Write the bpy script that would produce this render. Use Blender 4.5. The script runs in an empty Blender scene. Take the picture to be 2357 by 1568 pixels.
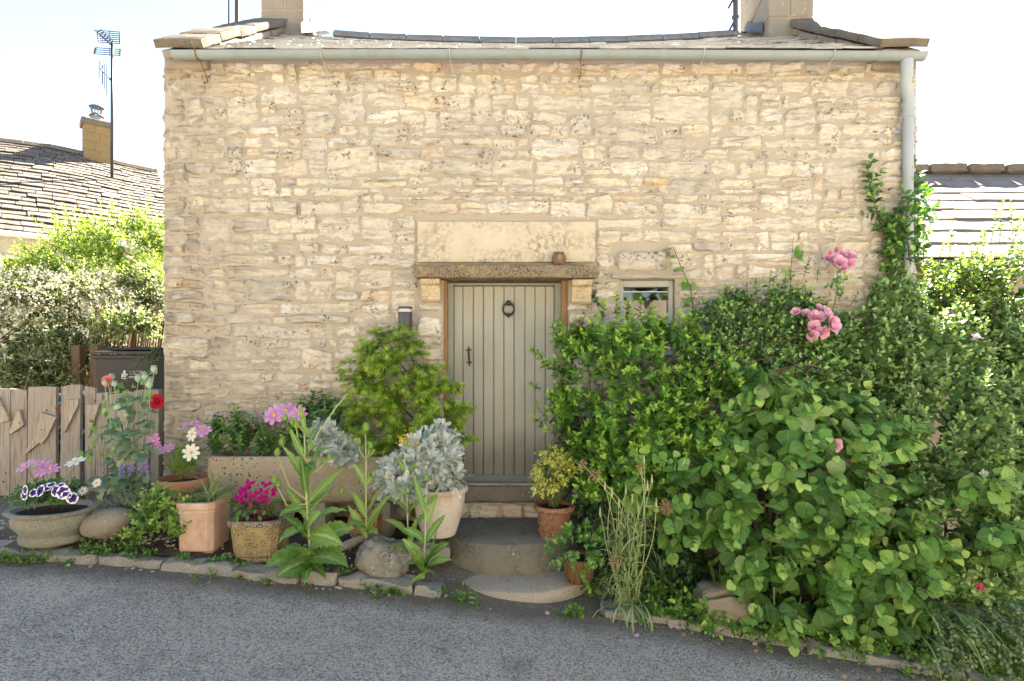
import bpy, bmesh, math, random
import numpy as np
from mathutils import Vector, Matrix

sc = bpy.context.scene
col = sc.collection
R = math.radians

# ---------------------------------------------------------------- camera, sky, sun, exposure
EYE_Y, FOC, CX, CY = -5.2, 1300.0, 1178.0, 810.0      # photograph surveyed at 2357 px wide; eye height is z = 0
cam_d = bpy.data.cameras.new('camera')
cam = bpy.data.objects.new('camera', cam_d); col.objects.link(cam); sc.camera = cam
cam.location = (0, EYE_Y, 0); cam.rotation_euler = (R(90), 0, 0)
cam_d.sensor_width = 36.0; cam_d.lens = 36.0*FOC/2357.0
cam_d.shift_y = (CY-784)/2357.0
cam_d.clip_start = 0.05; cam_d.clip_end = 2000

SUN_EL, SUN_AZ = 43.0, 22.0                            # azimuth measured from +Y (behind the cottage) towards +X
wd = bpy.data.worlds.new('World'); sc.world = wd; wd.use_nodes = True
wn = wd.node_tree
sky = wn.nodes.new('ShaderNodeTexSky'); sky.sky_type = 'NISHITA'; sky.sun_disc = False
sky.sun_elevation = R(SUN_EL); sky.sun_rotation = R(SUN_AZ)
sky.altitude = 900; sky.air_density = 1.0; sky.dust_density = 0.25; sky.ozone_density = 1.0
wn.nodes['Background'].inputs['Strength'].default_value = 0.05
wn.links.new(sky.outputs[0], wn.nodes['Background'].inputs['Color'])
sd = bpy.data.lights.new('sun', 'SUN'); so = bpy.data.objects.new('sun', sd); col.objects.link(so)
sd.energy = 5.0; sd.angle = R(0.55); sd.color = (1.0, 0.95, 0.86)
sv = Vector((math.sin(R(SUN_AZ))*math.cos(R(SUN_EL)), math.cos(R(SUN_AZ))*math.cos(R(SUN_EL)), math.sin(R(SUN_EL))))
so.rotation_euler = sv.to_track_quat('Z', 'Y').to_euler(); so.location = sv*30
vs = sc.view_settings
vs.view_transform = 'Standard'; vs.look = 'None'; vs.gamma = 1.0; vs.use_curve_mapping = False
vs.exposure = 3.38
vs.use_white_balance = True; vs.white_balance_temperature = 7500; vs.white_balance_tint = 12
sc.cycles.max_bounces = 6; sc.cycles.diffuse_bounces = 3; sc.cycles.glossy_bounces = 3
sc.cycles.transmission_bounces = 4; sc.cycles.transparent_max_bounces = 8

# ---------------------------------------------------------------- helpers
rng = np.random.default_rng(7)
random.seed(7)
U = random.uniform

def at(px, py, Y):
    """point in the place for a spot surveyed on the photograph, at its own distance Y"""
    d = Y-EYE_Y
    return Vector(((px-CX)/FOC*d, Y, -(py-CY)/FOC*d))

def _hash(ix, iy, iz, seed):
    h = (ix*374761393 + iy*668265263 + iz*1274126177 + seed*362437) & 0xffffffff
    h = ((h ^ (h >> 13))*1103515245) & 0xffffffff
    h = ((h ^ (h >> 16))*2246822519) & 0xffffffff
    h = h ^ (h >> 15)
    return h/4294967295.0

def vnoise(x, y, z=0.0, seed=0):
    x, y, z = np.broadcast_arrays(np.asarray(x, float), np.asarray(y, float), np.asarray(z, float))
    fx, fy, fz = np.floor(x), np.floor(y), np.floor(z)
    ix, iy, iz = fx.astype(np.int64), fy.astype(np.int64), fz.astype(np.int64)
    u, v, w = x-fx, y-fy, z-fz
    u, v, w = u*u*(3-2*u), v*v*(3-2*v), w*w*(3-2*w)
    r = 0
    for dx in (0, 1):
        for dy in (0, 1):
            for dz in (0, 1):
                r = r + _hash(ix+dx, iy+dy, iz+dz, seed)*(u if dx else 1-u)*(v if dy else 1-v)*(w if dz else 1-w)
    return r*2-1

def fbm(x, y, z=0.0, seed=0, octv=3):
    r, a = 0, 1.0
    for k in range(octv):
        r = r + a*vnoise(np.asarray(x)*2**k, np.asarray(y)*2**k, np.asarray(z)*2**k, seed+k)
        a *= .5
    return r

def prop(o, label=None, cat=None, group=None, kind=None):
    if label: o['label'] = label
    if cat: o['category'] = cat
    if group: o['group'] = group
    if kind: o['kind'] = kind
    return o

def thing(name, label, cat, loc=(0, 0, 0), group=None):
    o = bpy.data.objects.new(name, None); col.objects.link(o); o.location = loc
    o.empty_display_size = .1
    return prop(o, label, cat, group)

def put(o, parent):
    if parent is not None:
        o.parent = parent
        o.matrix_parent_inverse = Matrix.Translation(-parent.location)
    return o

class MB:
    """collects shapes in world coordinates and links them as one mesh object"""
    def __init__(s): s.v, s.f, s.m, s.t = [], [], [], []; s.mi = 0; s.tint = None
    def add(s, vs_, fs_, tint=None):
        b = len(s.v)
        s.v.extend([tuple(p) for p in vs_]); s.f.extend([[i+b for i in f] for f in fs_]); s.m.extend([s.mi]*len(fs_))
        tt = tint if tint is not None else s.tint
        s.t.extend([tt if tt is not None else .5]*len(vs_))
        return s
    def box(s, c, d, rot=None, bev=0.0, jit=0.0, tint=None):
        x, y, z = [q/2 for q in d]
        if bev > 0:
            b = min(bev, x*.9, y*.9, z*.9)
            vs_ = []; fs_ = []
            bm = bmesh.new(); bmesh.ops.create_cube(bm, size=1)
            for q in bm.verts: q.co = (q.co.x*2*x, q.co.y*2*y, q.co.z*2*z)
            bmesh.ops.bevel(bm, geom=bm.edges[:], offset=b, segments=1, affect='EDGES')
            bm.verts.index_update()
            vs_ = [q.co.copy() for q in bm.verts]; fs_ = [[q.index for q in f.verts] for f in bm.faces]; bm.free()
        else:
            vs_ = [Vector((a*x, b*y, e*z)) for a in (-1, 1) for b in (-1, 1) for e in (-1, 1)]
            fs_ = [[0, 1, 3, 2], [4, 6, 7, 5], [0, 4, 5, 1], [2, 3, 7, 6], [0, 2, 6, 4], [1, 5, 7, 3]]
        if jit: vs_ = [p+Vector((U(-jit, jit), U(-jit, jit), U(-jit, jit))) for p in vs_]
        if rot is not None: vs_ = [rot @ p for p in vs_]
        c = Vector(c)
        return s.add([p+c for p in vs_], fs_, tint)
    def quad(s, a, b, c, d): return s.add([a, b, c, d], [[0, 1, 2, 3]])
    def prism(s, poly, dirv, tint=None):
        """poly: list of points, extruded by dirv"""
        n = len(poly); dirv = Vector(dirv)
        vs_ = [Vector(p) for p in poly]+[Vector(p)+dirv for p in poly]
        fs_ = [list(range(n))[::-1], list(range(n, 2*n))]+[[i, (i+1) % n, n+(i+1) % n, n+i] for i in range(n)]
        return s.add(vs_, fs_, tint)
    def tube(s, pts, rad, n=6, cap=True, tint=None):
        pts = [Vector(p) for p in pts]
        if not hasattr(rad, '__len__'): rad = [rad]*len(pts)
        vs_, fs_ = [], []
        prev = None
        for i, p in enumerate(pts):
            t = (pts[min(i+1, len(pts)-1)]-pts[max(i-1, 0)])
            t = t.normalized() if t.length > 1e-9 else Vector((0, 0, 1))
            if prev is None:
                a = t.orthogonal().normalized()
            else:
                a = (prev-t*prev.dot(t)); a = a.normalized() if a.length > 1e-6 else t.orthogonal().normalized()
            prev = a; b = t.cross(a)
            for k in range(n):
                g = 2*math.pi*k/n
                vs_.append(p+(a*math.cos(g)+b*math.sin(g))*rad[i])
        for i in range(len(pts)-1):
            for k in range(n):
                fs_.append([i*n+k, i*n+(k+1) % n, (i+1)*n+(k+1) % n, (i+1)*n+k])
        if cap:
            fs_.append(list(range(n))[::-1]); fs_.append([(len(pts)-1)*n+k for k in range(n)])
        return s.add(vs_, fs_, tint)
    def lathe(s, prof, c, n=32, sx=1.0, sy=1.0, rough=0.0, seed=0, rot=0.0):
        """prof: (radius, z) list; closed at both ends when radius 0"""
        vs_, fs_ = [], []
        c = Vector(c)
        for r, z in prof:
            for k in range(n):
                g = 2*math.pi*k/n
                x, y = r*sx*math.cos(g), r*sy*math.sin(g)
                x, y = x*math.cos(rot)-y*math.sin(rot), x*math.sin(rot)+y*math.cos(rot)
                vs_.append([c.x+x, c.y+y, c.z+z])
        for i in range(len(prof)-1):
            for k in range(n):
                fs_.append([i*n+k, i*n+(k+1) % n, (i+1)*n+(k+1) % n, (i+1)*n+k])
        if rough:
            a = np.array(vs_); d = fbm(a[:, 0]*14, a[:, 1]*14, a[:, 2]*14, seed)[:, None]*rough
            o = a-np.array([c.x, c.y, 0])*1; o[:, 2] = 0
            l = np.linalg.norm(o, axis=1, keepdims=True)+1e-6
            a = a+o/l*d; a[:, 2] += d[:, 0]*.3
            vs_ = a.tolist()
        return s.add(vs_, fs_)
    def build(s, name, mat, parent=None, smooth=False, kind=None, angle=None):
        me = bpy.data.meshes.new(name)
        me.from_pydata([tuple(p) for p in s.v], [], s.f)
        mats = mat if isinstance(mat, (list, tuple)) else [mat]
        for q in mats: me.materials.append(q)
        if len(mats) > 1: me.polygons.foreach_set('material_index', s.m)
        at_ = me.attributes.new('tint', 'FLOAT', 'POINT'); at_.data.foreach_set('value', np.array(s.t, dtype=np.float32))
        if smooth: me.polygons.foreach_set('use_smooth', [True]*len(me.polygons))
        me.update()
        if smooth and angle:
            try: me.set_sharp_from_angle(angle=R(angle))
            except Exception: pass
        o = bpy.data.objects.new(name, me); col.objects.link(o)
        if kind: o['kind'] = kind
        return put(o, parent)

def np_mesh(name, V, F, mat, parent=None, tint=None, smooth=False, kind=None, extra=None, angle=None):
    """V (n,3), F (m,4) or (m,3) arrays"""
    me = bpy.data.meshes.new(name)
    F = np.asarray(F, dtype=np.int32); k = F.shape[1]
    me.vertices.add(len(V)); me.vertices.foreach_set('co', np.asarray(V, dtype=np.float32).ravel())
    me.loops.add(F.size); me.loops.foreach_set('vertex_index', F.ravel())
    me.polygons.add(len(F)); me.polygons.foreach_set('loop_start', np.arange(0, F.size, k, dtype=np.int32))
    try: me.polygons.foreach_set('loop_total', np.full(len(F), k, dtype=np.int32))
    except Exception: pass
    if tint is not None:
        a = me.attributes.new('tint', 'FLOAT', 'POINT'); a.data.foreach_set('value', np.asarray(tint, dtype=np.float32))
    for nm, arr in (extra or {}).items():
        a = me.attributes.new(nm, 'FLOAT', 'POINT'); a.data.foreach_set('value', np.asarray(arr, dtype=np.float32))
    if smooth: me.polygons.foreach_set('use_smooth', np.ones(len(F), dtype=bool))
    me.materials.append(mat)
    me.update(calc_edges=True); me.validate()
    if angle: me.set_sharp_from_angle(angle=R(angle))
    o = bpy.data.objects.new(name, me); col.objects.link(o)
    if kind: o['kind'] = kind
    return put(o, parent)

# ---------------------------------------------------------------- material helpers
class Mt:
    def __init__(s, name):
        s.m = bpy.data.materials.new(name); s.m.use_nodes = True
        s.t = s.m.node_tree; s.t.nodes.clear()
        s.out = s.t.nodes.new('ShaderNodeOutputMaterial')
    def n(s, typ, ins=None, **kw):
        q = s.t.nodes.new('ShaderNode'+typ)
        for k, v in kw.items(): setattr(q, k, v)
        for k, v in (ins or {}).items():
            sock = q.inputs[k]
            if isinstance(v, bpy.types.NodeSocket): s.t.links.new(v, sock)
            elif isinstance(v, bpy.types.Node): s.t.links.new(v.outputs[0], sock)
            else:
                if sock.type == 'RGBA' and len(v) == 3: v = (*v, 1)
                sock.default_value = v
        return q
    def pos(s): return s.n('NewGeometry').outputs['Position']
    def objc(s): return s.n('TexCoord').outputs['Object']
    def mapd(s, vec, scale=(1, 1, 1), loc=(0, 0, 0), rot=(0, 0, 0)):
        return s.n('Mapping', {'Vector': vec, 'Scale': scale, 'Location': loc, 'Rotation': rot}).outputs[0]
    def noise(s, vec, scale, detail=4, rough=.55, dist=0.0):
        return s.n('TexNoise', {'Vector': vec, 'Scale': scale, 'Detail': detail, 'Roughness': rough, 'Distortion': dist}).outputs['Fac']
    def voro(s, vec, scale, feature='F1', out='Distance', rnd=1.0):
        return s.n('TexVoronoi', {'Vector': vec, 'Scale': scale, 'Randomness': rnd}, feature=feature).outputs[out]
    def ramp(s, fac, stops, interp='LINEAR'):
        q = s.n('ValToRGB', {'Fac': fac}); cr = q.color_ramp; cr.interpolation = interp
        while len(cr.elements) < len(stops): cr.elements.new(.5)
        for e, (p, c) in zip(cr.elements, stops):
            e.position = p
            e.color = (c, c, c, 1) if not hasattr(c, '__len__') else (*c, 1) if len(c) == 3 else c
        return q.outputs[0]
    def mix(s, fac, a, b, blend='MIX'):
        q = s.n('Mix', data_type='RGBA', blend_type=blend)
        for i, v in ((0, fac), (6, a), (7, b)):
            if isinstance(v, bpy.types.NodeSocket): s.t.links.new(v, q.inputs[i])
            else: q.inputs[i].default_value = (v if i == 0 else (*v, 1) if len(v) == 3 else v)
        return q.outputs[2]
    def math(s, op, a, b=0.5, clamp=False):
        return s.n('Math', {0: a, 1: b}, operation=op, use_clamp=clamp).outputs[0]
    def attr(s, name, out='Fac'): return s.n('Attribute', attribute_name=name).outputs[out]
    def sep(s, vec): return s.n('SeparateXYZ', {0: vec}).outputs
    def bump(s, h, strength=.5, dist=.01, nrm=None):
        ins = {'Height': h, 'Strength': strength, 'Distance': dist}
        if nrm is not None: ins['Normal'] = nrm
        return s.n('Bump', ins).outputs[0]
    def bsdf(s, color, rough=.8, normal=None, metal=0.0, spec=.3, **kw):
        ins = {'Base Color': color, 'Roughness': rough, 'Metallic': metal, 'Specular IOR Level': spec}
        if normal is not None: ins['Normal'] = normal
        ins.update(kw)
        return s.n('BsdfPrincipled', ins).outputs[0]
    def done(s, sh):
        s.t.links.new(sh, s.out.inputs['Surface']); return s.m

def simple(name, color, rough=.7, metal=0.0, var=.15, nscale=12.0, bump=0.0, spec=.3):
    m = Mt(name); p = m.pos()
    n = m.noise(p, nscale, 5, .6)
    c = m.mix(n, tuple(x*(1-var) for x in color), tuple(min(1, x*(1+var)) for x in color))
    nr = m.bump(m.noise(p, nscale*6, 5, .65), .5, bump) if bump else None
    return m.done(m.bsdf(c, rough, nr, metal, spec))
# ---------------------------------------------------------------- materials
def m_wallstone():
    m = Mt('rubble_stone'); p = m.pos(); t = m.attr('tint')
    base = m.ramp(t, [(0.0, (.33, .31, .28)), (.25, (.46, .425, .365)), (.5, (.55, .50, .415)), (.78, (.62, .56, .45)), (.93, (.63, .605, .56)), (1.0, (.55, .40, .25))])
    n1 = m.noise(p, 9, 5, .62)
    c = m.mix(m.ramp(n1, [(.35, 0.0), (.7, 1.0)]), base, m.mix(.55, base, (.71, .66, .565)))
    pz = m.mapd(p, (5, 5, 26))
    strata = m.noise(pz, 1.0, 5, .65, .6)
    c = m.mix(m.ramp(strata, [(.36, .85), (.52, 0.0)]), c, m.mix(.6, c, (.22, .18, .13)))
    c = m.mix(m.ramp(m.noise(p, 24, 5, .7), [(.36, .6), (.5, 0.0)]), c, m.mix(.55, c, (.30, .26, .21)))
    big = m.noise(p, 1.1, 3, .5)
    c = m.mix(m.ramp(big, [(.42, 0.0), (.68, .5)]), c, (.40, .37, .32))
    # black crusts and orange lichen
    sp = m.noise(p, 30, 5, .78); zone = m.noise(p, 4.2, 4, .65)
    msk = m.math('MULTIPLY', m.ramp(sp, [(.525, 0.0), (.58, 1.0)]), m.ramp(zone, [(.51, 0.0), (.60, 1.0)]))
    c = m.mix(m.math('MULTIPLY', msk, .85), c, (.035, .033, .03))
    xs = m.sep(p)
    left = m.ramp(m.math('MULTIPLY', xs[0], -.25), [(.58, 0.0), (.80, 1.0)])
    dirt = m.math('MULTIPLY', left, m.ramp(m.noise(p, 5, 4, .7), [(.34, 0.0), (.58, .9)]))
    c = m.mix(dirt, c, (.215, .19, .15))
    ol = m.math('MULTIPLY', m.ramp(m.noise(p, 34, 3, .7), [(.56, 0.0), (.64, .9)]), m.math('MULTIPLY', left, m.ramp(zone, [(.45, 0.0), (.6, 1.0)])))
    c = m.mix(ol, c, (.52, .27, .075))
    top = m.math('MULTIPLY', m.ramp(m.math('MULTIPLY', xs[2], .3), [(.72, 0.0), (.83, 1.0)]), m.ramp(m.noise(p, 4, 4, .6), [(.4, 0.0), (.62, .75)]))  # eaves shadow painted into the stone colour as a patchy brown band
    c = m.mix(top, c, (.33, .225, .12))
    pale = m.math('MULTIPLY', m.ramp(m.noise(p, 60, 3, .7), [(.60, 0.0), (.68, .6)]), m.ramp(m.noise(p, 2.3, 3, .6), [(.5, 0.0), (.66, 1.0)]))
    c = m.mix(pale, c, (.72, .71, .66))
    h = m.math('ADD', m.math('MULTIPLY', strata, .9), m.math('MULTIPLY', m.noise(p, 85, 5, .7), .6))
    return m.done(m.bsdf(c, .93, m.bump(h, .75, .012), spec=.15))

def m_mortar():
    m = Mt('lime_mortar'); p = m.pos()
    n = m.noise(p, 3, 5, .6); f = m.noise(p, 120, 4, .7)
    c = m.mix(n, (.385, .34, .28), (.47, .42, .35))
    c = m.mix(m.ramp(f, [(.42, .5), (.55, 0.0)]), c, (.34, .27, .19))
    xs = m.sep(p)
    top = m.ramp(m.math('MULTIPLY', xs[2], .3), [(.74, 0.0), (.81, .6)])  # same painted eaves shadow, browning the mortar below the gutter
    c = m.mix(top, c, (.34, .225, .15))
    h = m.math('ADD', m.math('MULTIPLY', f, .5), m.noise(p, 30, 5, .6))
    return m.done(m.bsdf(c, .95, m.bump(h, .8, .012), spec=.1))

def m_dressed(name, base, dark, patch=(.80, .74, .60), dscale=5, amt=.75, orange=0.0, zdark=None, lo=(.46, .64)):
    """old cut limestone with lichen"""
    m = Mt(name); p = m.pos()
    n = m.noise(p, 6, 5, .6)
    c = m.mix(n, tuple(x*.82 for x in base), tuple(min(1, x*1.12) for x in base))
    z = m.noise(p, dscale, 4, .65); s = m.noise(p, dscale*9, 4, .75)
    mk = m.math('MULTIPLY', m.ramp(z, [(lo[0], 0.0), (lo[1], 1.0)]), m.ramp(s, [(.44, 0.0), (.58, 1.0)]))
    if zdark:
        g = m.ramp(m.math('MULTIPLY_ADD', m.sep(p)[2], zdark[0]), [(0, 0.0), (1, 1.0)])
    c = m.mix(m.math('MULTIPLY', mk, amt), c, dark)
    l = m.math('MULTIPLY', m.ramp(m.voro(p, dscale*5), [(.16, 1.0), (.26, 0.0)]), m.ramp(m.noise(p, dscale*.8, 3), [(.5, 0.0), (.6, .75)]))
    c = m.mix(l, c, patch)
    if orange:
        o = m.math('MULTIPLY', m.ramp(m.noise(p, 26, 3, .7), [(.58, 0.0), (.66, orange)]), m.ramp(m.noise(p, 4, 3), [(.45, 0.0), (.6, 1.0)]))
        c = m.mix(o, c, (.55, .28, .06))
    h = m.math('ADD', m.noise(p, 50, 6, .7), m.math('MULTIPLY', m.noise(p, 11, 4), 1.2))
    return m.done(m.bsdf(c, .92, m.bump(h, .6, .012), spec=.15))

def m_asphalt():
    m = Mt('asphalt'); p = m.pos()
    wp = m.n('VectorMath', {0: p, 1: m.mapd(m.n('TexNoise', {'Vector': p, 'Scale': 60.0, 'Detail': 2.0}).outputs['Color'], (.006, .006, .006))}, operation='ADD').outputs[0]
    v = m.voro(wp, 72)
    cell = m.n('SeparateColor', {0: m.n('TexVoronoi', {'Vector': wp, 'Scale': 72.0}).outputs['Color']}).outputs[0]
    big = m.noise(p, .7, 5, .6); mid = m.noise(p, 4, 5, .65)
    c = m.mix(cell, (.42, .38, .325), (.56, .515, .445))
    c = m.mix(m.ramp(big, [(.38, 0.0), (.66, .6)]), c, (.62, .57, .495))
    c = m.mix(m.ramp(mid, [(.32, .55), (.5, 0.0)]), c, (.31, .283, .245))
    hole = m.math('MULTIPLY', m.ramp(v, [(.34, 0.0), (.62, 1.0)]), m.ramp(m.noise(p, 38, 3, .7), [(.34, .25), (.6, .95)]))
    c = m.mix(m.math('MULTIPLY', hole, .72), c, (.06, .055, .05))
    c = m.mix(m.ramp(cell, [(.965, 0.0), (.985, .55)]), c, (.52, .49, .45))
    # fine hairline cracks and old patch
    cr = m.voro(m.mapd(p, (.8, 1.3, 1), (.3, .2, 0)), 1.0, 'DISTANCE_TO_EDGE'); 
    crm = m.math('MULTIPLY', m.ramp(m.math('ADD', cr, m.math('MULTIPLY', m.noise(p, 7, 4), .05)), [(.022, .0), (.026, .8), (.031, 0.0)]), m.ramp(m.noise(p, .9, 2), [(.5, 0.0), (.58, .7)]))
    c = m.mix(crm, c, (.05, .047, .043))
    # grit and moss in the gutter line along the kerb
    xs = m.sep(p)
    ky = m.math('ADD', m.math('MULTIPLY', xs[0], .02), m.math('MULTIPLY', m.math('MAXIMUM', m.math('SUBTRACT', xs[0], 1.0), 0.0), .13))
    dk = m.math('ADD', m.math('ADD', xs[1], ky), 1.17)          # 0 at the kerb foot, falls towards the lane
    dk = m.math('ADD', dk, m.math('MULTIPLY', m.math('SUBTRACT', m.noise(p, 6, 4, .7), .5), .30))
    c = m.mix(m.ramp(m.math('ADD', dk, .5), [(.22, 0.0), (.46, .8)]), c, m.mix(m.noise(p, 20, 4), (.085, .075, .055), (.17, .15, .115)))
    dust = m.math('MULTIPLY', m.ramp(m.n('VectorMath', {0: m.mapd(p, (1, 1.6, 0)), 1: (-3.05, -2.42, 0)}, operation='DISTANCE').outputs['Value'], [(.05, 1.0), (.42, 0.0)]), m.ramp(m.noise(p, 30, 4, .75), [(.46, 0.0), (.58, .9)]))
    c = m.mix(dust, c, (.62, .54, .42))
    wear = m.math('MULTIPLY', m.ramp(m.noise(m.mapd(p, (.8, 3.0, 1), rot=(0, 0, .1)), 1.0, 5, .6), [(.54, 0.0), (.7, .8)]), m.ramp(m.noise(p, 40, 3, .7), [(.48, 0.0), (.62, .75)]))
    c = m.mix(wear, c, (.58, .55, .50))
    h = m.math('ADD', m.math('SUBTRACT', 1.0, v), m.math('MULTIPLY', m.noise(p, 26, 4, .6), .9))
    return m.done(m.bsdf(c, .85, m.bump(h, 1.0, .016), spec=.25))

def m_soil():
    m = Mt('soil'); p = m.pos()
    c = m.mix(m.noise(p, 22, 6, .7), (.045, .036, .027), (.16, .13, .10))
    c = m.mix(m.ramp(m.noise(p, 3, 4), [(.45, 0.0), (.65, .6)]), c, (.20, .18, .155))
    return m.done(m.bsdf(c, .97, m.bump(m.noise(p, 60, 6, .7), 1.0, .03), spec=.1))

def m_tile(name, a, b, lich=(.62, .58, .52), dark=(.10, .09, .08), rough=.75, dk=.5):
    m = Mt(name); p = m.pos(); t = m.attr('tint')
    c = m.mix(t, a, b)
    c = m.mix(m.ramp(m.noise(p, 4, 5, .65), [(.42, 0.0), (.66, .7)]), c, lich)
    c = m.mix(m.ramp(m.noise(p, 14, 4, .75), [(.54, 0.0), (.66, dk)]), c, dark)
    return m.done(m.bsdf(c, rough, m.bump(m.noise(p, 40, 5, .7), .5, .01), spec=.35))

def m_wood(name, a, b, rough=.8, axis=2, grey=None, gscale=1.0):
    m = Mt(name); p = m.pos(); t = m.attr('tint')
    sc_ = [14, 14, 14]; sc_[axis] = .9
    off = m.n('CombineXYZ', {0: m.math('MULTIPLY', t, 7.0), 1: m.math('MULTIPLY', t, 3.0), 2: m.math('MULTIPLY', t, 5.0)}).outputs[0]
    pp = m.n('VectorMath', {0: p, 1: off}, operation='ADD').outputs[0]
    g = m.noise(m.mapd(pp, tuple(q*gscale for q in sc_)), 1.0, 6, .65, .8)
    fine = m.noise(m.mapd(pp, tuple(q*5*gscale for q in sc_)), 1.0, 4, .6)
    c = m.mix(g, a, b)
    c = m.mix(m.ramp(t, [(0, .35), (.5, 0.0), (1, .4)]), c, grey or b)
    c = m.mix(m.ramp(fine, [(.36, .6), (.5, 0.0)]), c, tuple(x*.45 for x in a))
    knot = m.voro(m.mapd(pp, (7, 7, 2.5)), 1.0)
    c = m.mix(m.ramp(knot, [(.06, .7), (.13, 0.0)]), c, tuple(x*.4 for x in a))
    return m.done(m.bsdf(c, rough, m.bump(m.math('ADD', g, fine), .5, .006), spec=.2))

def m_paint(name, color, dirt=(.25, .24, .2), chips=None, rough=.55, foot=None):
    m = Mt(name); p = m.pos()
    n = m.noise(p, 2.2, 4, .6)
    c = m.mix(n, tuple(x*.9 for x in color), tuple(x*1.08 for x in color))
    c = m.mix(m.ramp(m.noise(m.mapd(p, (6, 6, 1.2)), 1.0, 4, .6), [(.52, 0.0), (.75, .35)]), c, dirt)
    if foot:   # splashed dirt and scuffs low on the door, hand grime by the handle
        zz = m.sep(p)[2]
        ft = m.ramp(m.math('ADD', m.math('MULTIPLY', m.math('SUBTRACT', zz, foot), -1.6), m.math('MULTIPLY', m.noise(m.mapd(p, (4, 4, 1.5)), 1.0, 5, .65), .9)), [(.45, 0.0), (1.1, .75)])
        c = m.mix(ft, c, (.15, .145, .125))
        sc_ = m.ramp(m.noise(m.mapd(p, (22, 22, 3)), 1.0, 5, .75), [(.66, 0.0), (.70, .5)])
        c = m.mix(sc_, c, (.40, .39, .35))
        hg = m.math('MULTIPLY', m.ramp(m.n('VectorMath', {0: p, 1: (-.40, .13, -.05)}, operation='DISTANCE').outputs['Value'], [(.05, .55), (.32, 0.0)]), m.noise(p, 9, 4, .7))
        c = m.mix(hg, c, (.10, .095, .08))
    if chips:
        k = m.ramp(m.noise(m.mapd(p, (9, 9, 14)), 1.0, 5, .7), [(.585, 0.0), (.60, 1.0)])
        c = m.mix(k, c, chips)
    return m.done(m.bsdf(c, rough, m.bump(m.noise(m.mapd(p, (60, 60, 12)), 1.0, 4, .6), .25, .003), spec=.35))

def m_terracotta(name, base, bloom=(.66, .58, .50), amt=.5, dark=0.0, scale=5, lo=.40):
    m = Mt(name); p = m.pos()
    n = m.noise(p, scale, 5, .6)
    c = m.mix(m.noise(p, 18, 4), tuple(x*.85 for x in base), tuple(min(1, x*1.12) for x in base))
    c = m.mix(m.ramp(n, [(lo, 0.0), (lo+.26, amt)]), c, bloom)
    if dark:
        c = m.mix(m.math('MULTIPLY', m.ramp(m.noise(p, 42, 4, .75), [(.48, 0.0), (.58, dark)]), m.ramp(m.noise(p, 6, 3), [(.4, 0.0), (.58, 1.0)])), c, (.055, .045, .04))
    c = m.mix(m.ramp(m.noise(p, 90, 3, .7), [(.62, 0.0), (.70, .35)]), c, (.25, .15, .10))
    return m.done(m.bsdf(c, .85, m.bump(m.noise(p, 70, 5, .6), .35, .005), spec=.2))

def m_concrete(name, base, spots=.8, spot_scale=30, top=None):
    m = Mt(name); p = m.pos()
    c = m.mix(m.noise(p, 5, 5, .65), tuple(x*.78 for x in base), tuple(min(1, x*1.18) for x in base))
    f = m.n('TexVoronoi', {'Vector': p, 'Scale': 160.0})
    cell = m.n('SeparateColor', {0: f.outputs['Color']}).outputs[0]
    c = m.mix(m.ramp(cell, [(.84, 0.0), (.92, .28)]), c, (.56, .54, .48))
    c = m.mix(m.ramp(cell, [(.1, .45), (.2, 0.0)]), c, (.16, .14, .115))
    if spots:
        v = m.voro(m.n('VectorMath', {0: p, 1: m.mapd(p, (.0, .0, .0))}, operation='ADD').outputs[0], spot_scale)
        k = m.math('MULTIPLY', m.ramp(v, [(.22, 1.0), (.36, 0.0)]), m.ramp(m.noise(p, 3.4, 4, .7), [(.5, 0.0), (.6, spots)]))
        k2 = m.math('MULTIPLY', k, m.ramp(m.noise(p, spot_scale*1.5, 3, .7), [(.42, 0.0), (.5, 1.0)]))
        c = m.mix(k2, c, (.035, .033, .032))
        k3 = m.math('MULTIPLY', m.ramp(m.noise(p, 75, 3, .75), [(.58, 0.0), (.64, .7)]), m.ramp(m.noise(p, 4.3, 4, .7), [(.5, 0.0), (.62, 1.0)]))
        c = m.mix(k3, c, (.68, .67, .63))
    h = m.math('ADD', m.noise(p, 110, 5, .7), m.math('MULTIPLY', m.noise(p, 24, 4), 1.0))
    return m.done(m.bsdf(c, .93, m.bump(h, .7, .01), spec=.15))

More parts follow.
